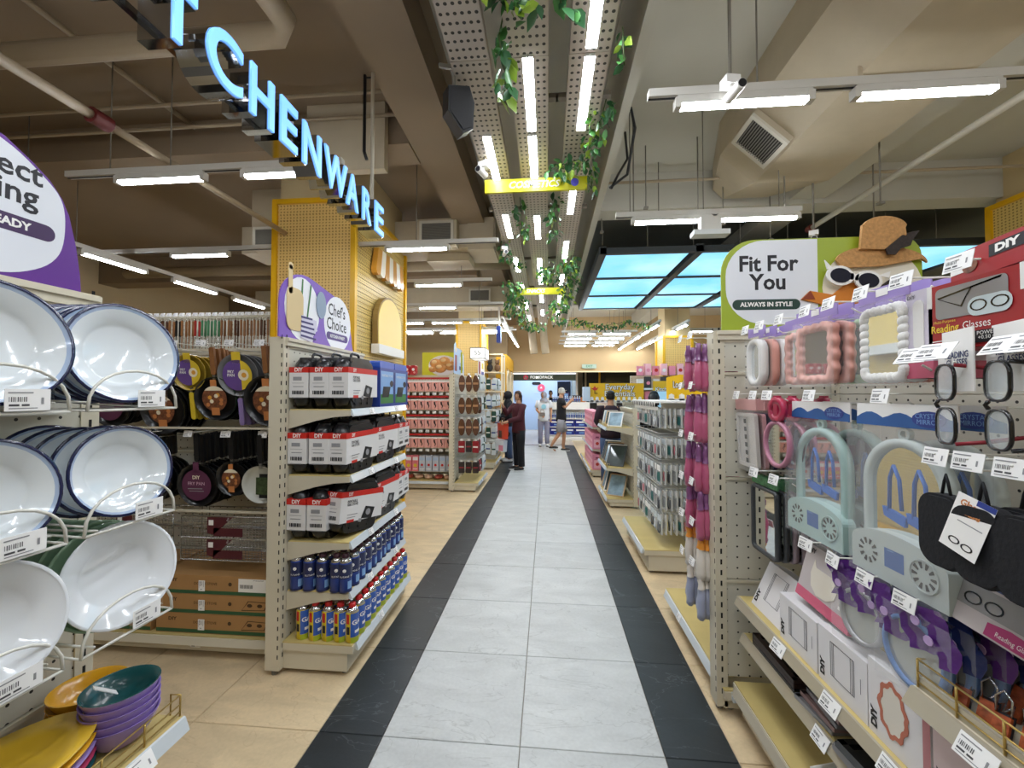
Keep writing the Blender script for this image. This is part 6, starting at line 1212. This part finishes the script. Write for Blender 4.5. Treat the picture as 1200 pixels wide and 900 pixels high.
B().prism([(-.07, .1), (.05, .11), (.075, .03), (.06, -.1), (.0, -.13), (-.08, -.02)], -.06, .06, dark_m, 'y').out('cabinet', t); B().prism([(-.06, .09), (.04, .1), (.06, .03), (.05, -.09), (.0, -.11), (-.07, -.02)], -.066, -.06, black, 'y').out('grille', t)
B().tube([(-.02, 0, .1), (-.02, 0, .22)], .01, hang, 6).box(-.1, .02, -.01, .01, .2, .22, hang).out('bracket', t)
def camera(label, loc, rz, drop):
    t = thing('security_camera', label, 'camera', loc, rz)
    B().box(-.035, .035, -.03, .03, .05, .09, wf).out('mount', t); B().cyl((0, -.09, 0), .024, .11, wf, 14, ax='y').tube([(0, -.02, .0), (0, -.01, .055)], .01, wf, 8).out('camera_body', t); B().cyl((0, -.094, 0), .019, .006, black, 14, ax='y').out('lens', t)
    if drop: B().tube([(0, 0, .09), (0, 0, drop)], .008, hang, 8).out('drop_rod', t)
camera('white bullet security camera under the perforated tray before the COSMETICS sign', (-.47, 2.98, 3.13), -20, .13)
camera('black fronted security camera on the first ceiling track over the hat sign', (.88, 2.02, 2.93), 10, .97)
camera('white security camera hung beyond the straw hat sign', (2.35, 3.8, 2.85), -30, 1.05)
camera('small white security camera beside the hanging plants', (-.5, 4.7, 3.12), 20, .14)
t = thing('emergency_light', 'small clear emergency lamp under the short track light', 'light', (1.32, 3.42, 2.78)); B().box(-.14, .14, -.05, .05, 0, .04, mat('clear_lamp', '#cfd2d2', .2, coat=.5)).box(-.08, .08, -.03, .03, .04, .15, housing).out('lamp_body', t)
# ---------------------------------------------------------------- trailing plants on the trays
leafm = [mat('leaf_' + n, c, .4, coat=.15) for n, c in (('deep', '#2c5a33'), ('mid', '#447a3c'), ('bright', '#8fae3a'))]; stemm = mat('vine_stem', '#4a5a34', .7)
leaf_me = {}
for i, m in enumerate(leafm):
    leaf_me[i] = B().add([(0, 0, 0), (.018, -.02, .004), (.022, -.045, .002), (0, -.08, -.014), (-.022, -.045, .002), (-.018, -.02, .004), (0, -.04, -.006)], [(0, 1, 6), (1, 2, 6), (2, 3, 6), (3, 4, 6), (4, 5, 6), (5, 0, 6)], m, True).mesh('leaf')
leaf_ct = [0]
def vine(label, pts, nleaf, size=1.0, spread=.05, fine=True):
    t = thing('trailing_plant', label, 'plant', pts[0]); o0 = V(pts[0]); P = [V(p) - o0 for p in pts]
    B().tube(P, .004, stemm, 5).out('stem', t); b = B()
    for i in range(nleaf):
        f = rng.random() * (len(P) - 1); k = int(f); p = P[k].lerp(P[min(k + 1, len(P) - 1)], f - k) + V((rng.uniform(-1, 1), rng.uniform(-1, 1), rng.uniform(-1, .6))) * spread
        s = size * rng.uniform(.7, 1.25); c = rng.choice((0, 0, 1, 1, 2)); e = Euler((R(rng.uniform(10, 95)), R(rng.uniform(-40, 40)), R(rng.uniform(0, 360))))
        if fine and nleaf < 30: l = obj('leaf', leaf_me[c], t, p, e); l.scale = (s, s, s)
        else:
            me = leaf_me[c]; M = Mx.Translation(p) @ e.to_matrix().to_4x4() @ Mx.Scale(s, 4); b.add([v.co for v in me.vertices], [tuple(q.vertices) for q in me.polygons], leafm[c], True, M)
    if b.v: b.out('foliage', t, kind='stuff')
    return t
vine('variegated trailing vine hanging low between the first two trays', [(-.2, 1.88, 3.32), (-.23, 1.9, 3.2), (-.2, 1.95, 3.05), (-.21, 1.95, 2.92)], 26, 1.05, .045)
vine('leafy vine tuft across the second tray top edge', [(-.26, 1.75, 3.3), (-.15, 1.78, 3.27), (-.05, 1.8, 3.25)], 24, 1.0, .05)
vine('leafy sprig hanging between the second and third trays', [(.03, 1.72, 3.3), (.06, 1.75, 3.2), (.1, 1.78, 3.16)], 10, 1.1, .04)
vine('small dark sprig dangling beside the third tray', [(.36, 1.95, 3.25), (.365, 1.96, 3.16), (.37, 1.97, 3.08)], 9, .8, .025)
vine('dark green climber along the third tray above the COSMETICS sign', [(.36, 2.5, 3.3), (.34, 2.7, 3.25), (.28, 2.95, 3.22), (.12, 3.05, 3.2), (.05, 3.05, 3.18)], 130, .75, .07)
vine('climber hanging at the end of the COSMETICS sign', [(.3, 3.0, 3.2), (.33, 3.02, 3.1), (.33, 3.05, 3.02)], 28, .75, .04)
vine('vine between the first and second trays behind the COSMETICS sign', [(-.25, 3.7, 3.3), (-.25, 3.9, 3.15), (-.24, 4.2, 3.1)], 45, .8, .06)
vine('vine between the second and third trays behind the COSMETICS sign', [(.06, 3.7, 3.3), (.07, 3.9, 3.18), (.06, 4.2, 3.1)], 45, .8, .06)
vine('vine clump around the small camera', [(-.5, 4.7, 3.25), (-.48, 4.8, 3.15), (-.3, 5.1, 3.12)], 60, .8, .07)
vine('lush vine beside the violet dot of the SNACKS sign', [(-.55, 5.8, 3.1), (-.4, 6.0, 3.0), (-.55, 6.3, 2.9), (-.5, 7.0, 2.85)], 190, .95, .13)
vine('lush vine on the far side of the SNACKS sign', [(.3, 5.2, 3.25), (.33, 5.8, 3.1), (.25, 6.2, 2.95), (.1, 6.8, 2.9)], 220, .95, .13)
vine('vine draped between the trays before the SNACKS sign', [(-.1, 5.4, 3.2), (.0, 5.6, 3.1), (.08, 5.9, 3.15), (.1, 5.2, 3.2)], 90, .85, .08)
vine('vine running below the far edge of the sky panels', [(.1, 8.0, 2.95), (.6, 8.5, 3.0), (1.1, 8.6, 2.9), (1.7, 8.7, 3.0), (2.2, 8.8, 2.95)], 240, 1.0, .1)
vine('white flowered vine clump at the tray end', [(-.4, 7.4, 3.27), (-.45, 7.4, 2.85), (-.3, 7.6, 2.75), (-.1, 7.8, 2.8)], 120, 1.0, .1)
# ---------------------------------------------------------------- hanger rods and cables beside the sky panels
for k, (x, y, z0) in enumerate(((.75, 3.6, 3.03), (.95, 4.0, 3.3), (1.15, 4.3, 3.3), (1.4, 3.9, 3.0), (1.75, 4.2, 3.2), (2.0, 3.6, 3.03), (2.3, 4.4, 3.1), (2.6, 3.4, 3.0), (3.0, 4.0, 3.1), (.62, 4.7, 3.35))):
    props(B().tube([(x, y, z0), (x, y, CZ)], .006, hang, 5).box(x - .02, x + .02, y - .02, y + .02, z0 - .02, z0, hang).out('hanger_rod'), 'thin hanger rod with a square foot, %s from the trays before the sky panels' % ORD[k], 'rod', 'hanger rods before the sky panels')
for k, pts in enumerate(([(.42, 3.0, 3.5), (.5, 3.0, 3.62), (.62, 3.05, 3.62), (.66, 3.1, 3.5), (.62, 3.2, 3.2), (.5, 3.3, 3.15)], [(.5, 3.2, 3.1), (.58, 3.4, 3.3), (.7, 3.6, 3.55), (.7, 3.7, 3.85)])):
    props(B().tube(pts, .011, dark_m, 6).out('cable'), '%s looping dark cable hanging beside the third tray' % ('short', 'longer')[k], 'cable')
# ---------------------------------------------------------------- people
def skin(P, edges, rad, m, root='pelvis', sub=1):
    names = list(P); ix = {n: i for i, n in enumerate(names)}
    me = bpy.data.meshes.new('sk'); me.from_pydata([P[n] for n in names], [(ix[a], ix[b]) for a, b in edges], [])
    o = bpy.data.objects.new('sk', me); C.objects.link(o); md = o.modifiers.new('s', 'SKIN'); md.use_smooth_shade = True
    for n in names:
        sv = me.skin_vertices[0].data[ix[n]]; r = rad[n]; sv.radius = r if hasattr(r, '__len__') else (r, r); sv.use_root = n == root
    if sub: o.modifiers.new('u', 'SUBSURF').levels = sub
    dg = bpy.context.evaluated_depsgraph_get(); dg.update(); out = bpy.data.meshes.new_from_object(o.evaluated_get(dg))
    bpy.data.objects.remove(o); bpy.data.meshes.remove(me); out.materials.clear(); out.materials.append(m)
    for p in out.polygons: p.use_smooth = True
    return out
skinm = mat('skin_tone', '#b98a6a', .55); skin_d = mat('skin_tone_deep', '#a0745a', .55); hairm = mat('dark_hair', '#15110f', .5, noise=(60, .3)); lipm = mat('lip_tone', '#8f4f47', .5); eyew = mat('eye_white', '#e8e4de', .3); eyed = mat('eye_dark', '#1a1412', .3); shoew = mat('white_shoe', '#d9d9d6', .5); soled = mat('dark_shoe', '#26221f', .5)
def person(label, loc, rz, H, shirt, legs, arms, stance, sleeves='long', shorts=False, head_turn=0, hair='short', headm=None, shoe=None, hem=.5, sk=None, nod=0):
    sk = sk or skinm; t = thing('person', label, 'person', loc, rz); h = H
    S = lambda x, y, z: (x * h, y * h, z * h)
    (lk, la), (rk, ra) = stance
    P = {'pelvis': S(0, 0, .53), 'spine': S(0, -.005, .63), 'chest': S(0, 0, .745), 'neck': S(0, .004, .83), 'head': S(0, -.006, .9)}
    E_ = [('pelvis', 'spine'), ('spine', 'chest'), ('chest', 'neck'), ('neck', 'head')]
    rad = {'pelvis': .068 * h, 'spine': .056 * h, 'chest': .062 * h, 'neck': .03 * h, 'head': .035 * h}
    for s, n, (kn, an), (el, wr) in ((-1, 'r', (rk, ra), arms[0]), (1, 'l', (lk, la), arms[1])):
        P[n + 'hip'] = S(s * .052, 0, .5); P[n + 'knee'] = S(*kn); P[n + 'ank'] = S(*an); P[n + 'toe'] = S(an[0] + s * .006, an[1] - .075, .012)
        P[n + 'sho'] = S(s * .108, .004, .808); P[n + 'elb'] = S(*el); P[n + 'wri'] = S(*wr)
        d = (V(wr) - V(el)).normalized(); q = V(wr) + d * .035; side = d.cross(V((0, 1, 0)) if abs(d.y) < .8 else V((1, 0, 0))).normalized()
        P[n + 'palm'] = S(*q)
        for i, (o_, L) in enumerate(((-.016, .036), (-.005, .044), (.006, .042), (.016, .033))):
            a = q + side * o_ + d * .012; b = a + d * L * .6; c = a + d * L + V((0, -.006, -.004))
            P[n + 'f%d' % i] = S(*b); P[n + 'g%d' % i] = S(*c); E_ += [(n + 'palm', n + 'f%d' % i), (n + 'f%d' % i, n + 'g%d' % i)]; rad[n + 'f%d' % i] = .0052 * h; rad[n + 'g%d' % i] = .0042 * h
        th = V(wr) + side * -.026 + d * .03; P[n + 'th'] = S(*th); E_ += [(n + 'wri', n + 'th')] if False else [(n + 'palm', n + 'th')]; rad[n + 'th'] = .0055 * h
        E_ += [('pelvis', n + 'hip'), (n + 'hip', n + 'knee'), (n + 'knee', n + 'ank'), (n + 'ank', n + 'toe'), ('chest', n + 'sho'), (n + 'sho', n + 'elb'), (n + 'elb', n + 'wri'), (n + 'wri', n + 'palm')]
        rad.update({n + 'hip': .052 * h, n + 'knee': .035 * h, n + 'ank': .023 * h, n + 'toe': .016 * h, n + 'sho': .034 * h, n + 'elb': .025 * h, n + 'wri': .017 * h, n + 'palm': (.018 * h, .011 * h)})
    body = obj('body', skin(P, E_, rad, sk), t)
    # head with a face
    hd = obj('head', None, t, S(0, -.008, .925)); bpy.data.objects.remove(hd); KIDS[t].pop()
    b = B(); hr = .05 * h
    b.ell((0, 0, 0), (hr * .8, hr * .95, hr * 1.22), sk, 18).ell((0, -hr * .2, -hr * .62), (hr * .58, hr * .68, hr * .6), sk, 14)
    b.ell((0, -hr * .98, -hr * .12), (hr * .13, hr * .2, hr * .2), sk, 8).ell((0, -hr * .88, hr * .12), (hr * .1, hr * .1, hr * .3), sk, 8)
    for s in (-1, 1):
        b.ell((s * hr * .32, -hr * .84, hr * .12), (hr * .14, hr * .08, hr * .075), eyew, 8).ell((s * hr * .32, -hr * .91, hr * .12), (hr * .065, hr * .04, hr * .065), eyed, 8).ell((s * hr * .33, -hr * .86, hr * .3), (hr * .19, hr * .07, hr * .035), hairm, 8).ell((s * hr * .82, 0, 0), (hr * .08, hr * .18, hr * .26), sk, 8)
    b.ell((0, -hr * .86, -hr * .55), (hr * .25, hr * .08, hr * .08), lipm, 8)
    M = Mx.Translation(S(0, -.01, .93)) @ Mx.Rotation(R(head_turn), 4, 'Z') @ Mx.Rotation(R(nod), 4, 'X')
    ho = b.out('head', t); ho.data.transform(M)
    g = B(); hm = headm or hairm
    def cap(r, zc, a_front, zmin): # shell open at the face
        n, k = 20, 8; vs = []; fs = []
        for j in range(k + 1):
            ph = PI * .5 - (PI * .5 + zmin) * j / k
            for i in range(n + 1):
                a = -PI / 2 + a_front + (2 * PI - 2 * a_front) * i / n; vs.append((r[0] * math.cos(ph) * math.cos(a), r[1] * math.cos(ph) * math.sin(a), zc + r[2] * math.sin(ph)))
        for j in range(k):
            for i in range(n): fs.append((j * (n + 1) + i, (j + 1) * (n + 1) + i, (j + 1) * (n + 1) + i + 1, j * (n + 1) + i + 1))
        g.add(vs, fs, hm, True)
    if hair in ('short', 'long', 'cap'):
        cap((hr * .92, hr * 1.08, hr * 1.32), hr * .05, .75 if hair != 'cap' else .2, .35); g.ell((0, hr * .08, hr * .72), (hr * .84, hr * .96, hr * .66), hm, 16)
        if hair == 'long': g.tube([(0, hr * .5, hr * .6), (0, hr * .78, -hr * .2), (0, hr * .85, -hr * 1.5), (0, hr * .8, -hr * 3.2)], [hr * .7, hr * .78, hr * .72, hr * .3], hm, 12); [g.tube([(s * hr * .6, -hr * .1, hr * .7), (s * hr * .86, hr * .1, 0), (s * hr * .85, hr * .3, -hr * 1.6)], [hr * .25, hr * .26, hr * .12], hm, 8) for s in (-1, 1)]
        if hair == 'cap': g.prism([(hr * .6 * math.cos(R(a)), -hr * .8 + hr * .75 * math.sin(R(a))) for a in range(180, 361, 20)], hr * .42, hr * .52, hm, 'z')
    else:   # headscarf: crown, drape round the chin and over the shoulders
        cap((hr * 1.02, hr * 1.18, hr * 1.36), hr * .02, .62 if hair == 'scarf' else .5, .9)
        prof = [(hr * .72, -hr * .75), (hr * 1.15, -hr * 1.15), (hr * 1.5, -hr * 1.6), (hr * 2.1, -hr * 2.35 if hair == 'scarf' else -hr * 3.2)]
        g.lathe(prof, hm, 20, Mx.Translation((0, hr * .15, 0)) @ Mx.Diagonal((1, .72, 1, 1))); g.ell((0, hr * .2, hr * .1), (hr * .98, hr * 1.05, hr * 1.25), hm, 16, Mx.Translation((0, hr * .14, 0)))
        if hair == 'veil': g.prism([(-hr * .8, -hr * 1.3), (hr * .8, -hr * 1.3), (hr * .72, -hr * .02), (-hr * .72, -hr * .02)], -hr * 1.08, -hr * 1.02, hm, 'y').ell((0, -hr * .78, hr * .6), (hr * .7, hr * .3, hr * .35), hm, 12)
    go = g.out('hair' if hair in ('short', 'long') else 'cap' if hair == 'cap' else 'headscarf', t); go.data.transform(M)
    # clothes
    def torso(b, rings, m, n=20):
        vs = [(a * h * math.cos(2 * PI * i / n) * (1 + .04 * math.sin(5 * i + q)), c * h * math.sin(2 * PI * i / n) + oy * h, z * h) for q, (z, a, c, oy) in enumerate(rings) for i in range(n)]
        b.add(vs, [(q * n + i, q * n + (i + 1) % n, (q + 1) * n + (i + 1) % n, (q + 1) * n + i) for q in range(len(rings) - 1) for i in range(n)] + [tuple(range(n))[::-1], tuple(range((len(rings) - 1) * n, len(rings) * n))], m, True)
    b = B(); torso(b, [(hem, .106, .078, 0), (hem + .04, .107, .08, 0), (.6, .098, .073, 0), (.68, .1, .073, -.004), (.75, .108, .074, -.004), (.795, .1, .062, 0), (.822, .07, .048, .003), (.838, .038, .036, .004)], shirt)
    for n in 'rl':
        sh_, el_, wr_ = V(P[n + 'sho']), V(P[n + 'elb']), V(P[n + 'wri']); inn = sh_ + V((-.035 * h if n == 'l' else .035 * h, 0, -.006 * h))
        if sleeves == 'long': b.tube([inn, sh_, sh_.lerp(el_, .5), el_, el_.lerp(wr_, .5), wr_], [.036 * h, .043 * h, .038 * h, .034 * h, .03 * h, .026 * h], shirt, 12)
        else: b.tube([inn, sh_, sh_.lerp(el_, .35), sh_.lerp(el_, .7)], [.036 * h, .043 * h, .041 * h, .044 * h], shirt, 12)
    b.out('shirt', t)
    b = B(); torso(b, [(.44, .07, .06, 0), (.47, .094, .07, 0), (.52, .098, .072, 0), (.56, .09, .068, 0)], legs)
    for n in 'rl':
        hp, kn_, an_ = V(P[n + 'hip']), V(P[n + 'knee']), V(P[n + 'ank']) + V((0, 0, .008 * h))
        if shorts: b.tube([hp, hp.lerp(kn_, .5), hp.lerp(kn_, .92)], [.06 * h, .058 * h, .058 * h], legs, 12)
        else: b.tube([hp, hp.lerp(kn_, .5), kn_, kn_.lerp(an_, .5), an_], [.06 * h, .054 * h, .045 * h, .042 * h, .04 * h], legs, 12)
    b.out('shorts' if shorts else 'trousers', t)
    for n in 'rl':
        a, o2 = V(P[n + 'ank']), V(P[n + 'toe']); b = B(); b.ell((0, 0, 0), (.026 * h, .075 * h, .024 * h), shoe or shoew, 12, Mx.Translation(((a.x + o2.x) / 2, (a.y + o2.y) / 2 - .0 * h, a.z - .022 * h))).box(-.024 * h, .024 * h, -.07 * h, .07 * h, -.046 * h + 0, -.034 * h, soled if shoe is None else shoew, Mx.Translation(((a.x + o2.x) / 2, (a.y + o2.y) / 2, a.z + .0))); b.out('shoe', t)
    return t, P
STAND = (((.06, 0, .28), (.062, .01, .047)), ((-.06, 0, .28), (-.062, .01, .047)))
WALK = (((.055, -.05, .285), (.055, -.03, .047)), ((-.055, .03, .29), (-.055, .16, .09)))
maroon = mat('maroon_cloth', '#4a1a22', .8, bump=(60, .2)); blackc = mat('black_cloth', '#17161a', .85); jeans = mat('blue_jeans', '#3d4f70', .8); whitec = mat('white_tee', '#dfe3ea', .8); lilacc = mat('grey_lilac_cloth', '#8f8fa6', .8); greyc2 = mat('grey_shorts', '#8b8b92', .8); scarfg = mat('grey_scarf', '#8f919a', .8); browns = mat('brown_hair', '#3a241c', .55, noise=(60, .3)); plumc = mat('plum_cloth', '#2b1a26', .8)
w1, _ = person('woman in maroon top and black trousers with raised hand, carrying an orange bag', (-.56, 8.02, 0), -58, 1.56, maroon, blackc, (((-.12, -.12, .7), (-.05, -.19, .79)), ((.13, -.06, .66), (.1, -.2, .62))), STAND, head_turn=38, hair='long', headm=browns, shoe=soled, hem=.47)
t = thing('shopping_bag', 'orange and brown shopping bag held by the woman in maroon', 'bag', (-.86, 7.93, .62), -58); bagor = mat('orange_bag', '#d8482a', .5)
B().prism([(-.12, 0), (.12, 0), (.15, .3), (-.15, .3)], -.05, .05, bagor, 'y').box(-.09, .05, -.052, -.05, .02, .16, brownp).out('bag_body', t); B().tube([(-.08, 0, .3), (-.05, 0, .4), (.05, 0, .4), (.08, 0, .3)], .008, brownp, 6).out('handle', t)
t = thing('shopping_bag', 'white and pink carrier bag hanging below the orange bag', 'bag', (-.9, 8.0, .36), -40); B().prism([(-.1, .02), (.1, 0), (.12, .22), (-.11, .24)], -.05, .05, whitec, 'y').box(-.02, .1, -.052, -.05, .02, .13, MATS['hot_pink_box']).out('bag_body', t); B().tube([(-.05, 0, .23), (0, 0, .33), (.05, 0, .23)], .006, whitec, 6).out('handle', t)
person('woman in a black face veil and dark top standing behind the woman in maroon', (-.86, 9.0, 0), -70, 1.56, blackc, jeans, (((-.12, -.04, .66), (-.09, -.16, .6)), ((.12, -.04, .66), (.09, -.16, .6))), STAND, hair='veil', headm=blackc, hem=.36, sk=skin_d)
w3, _ = person('woman in grey headscarf, white printed tee and grey lilac trousers at the aisle end', (-.1, 11.68, 0), 0, 1.56, whitec, lilacc, (((-.13, .0, .66), (-.04, -.12, .58)), ((.135, .01, .66), (.13, -.03, .53))), STAND, sleeves='short', head_turn=-40, hair='scarf', headm=scarfg, hem=.46)
B().prism(circ(.07, 12, 0, 1.13, .075), -.152, -.138, mat('aqua_print', '#8ec3d6', .7), 'y').out('shirt_print', w3)
t = thing('handbag', 'small grey handbag held before the woman in the white tee', 'bag', (-.14, 11.45, .86)); B().prism(rrect(.16, .11, .03, 4, 0, .055), -.03, .03, mat('taupe_bag', '#7c756e', .5), 'y').out('bag_body', t); B().tube([(-.06, 0, .1), (-.03, 0, .2), (.02, .02, .2), (.06, 0, .1)], .006, MATS['taupe_bag'], 6).out('strap', t)
person('man in black tee, grey shorts and pale cap walking across the aisle end', (.36, 10.7, 0), 90, 1.66, blackc, greyc2, (((-.13, -.05, .68), (-.08, -.13, .78)), ((.13, -.06, .68), (.08, -.14, .76))), WALK, sleeves='short', shorts=True, hair='cap', headm=mat('pale_cap', '#a9a8a2', .7), shoe=soled, hem=.47)
person('shop worker in a dark top behind the white counter', (.12, 14.5, 0), 0, 1.62, blackc, blackc, (((-.14, -.03, .68), (-.1, -.12, .62)), ((.14, -.03, .68), (.1, -.12, .62))), STAND, sleeves='short', hair='short', shoe=soled)
w6, _ = person('black haired shopper seen from behind in a dark plum striped shirt among the frames', (1.03, 6.78, 0), 180, 1.56, plumc, jeans, (((-.14, -.02, .67), (-.1, -.13, .62)), ((.14, -.02, .67), (.1, -.13, .62))), STAND, hair='short', shoe=soled, nod=-14)
b = B()
for i in range(4): b.box(-.11 + .065 * i, -.1 + .065 * i, .128 - .006 * abs(i - 1.5), .134 - .006 * abs(i - 1.5), .95, 1.2, mat('grey_stripe', '#5a4a58', .8))
b.out('shirt_stripe', w6)
person('dark haired shopper just beyond the mustard picket sign', (1.66, 6.55, 0), 170, 1.55, blackc, jeans, (((-.13, -.03, .67), (-.09, -.13, .6)), ((.13, -.03, .67), (.09, -.13, .6))), STAND, hair='long', shoe=soled)
person('dark haired shopper in pink beside the pale blue screen', (2.05, 6.5, 0), 120, 1.54, mat('magenta_cloth', '#b0368a', .8), jeans, (((-.13, -.03, .67), (-.09, -.13, .6)), ((.13, -.03, .67), (.09, -.13, .6))), STAND, hair='short', shoe=soled)
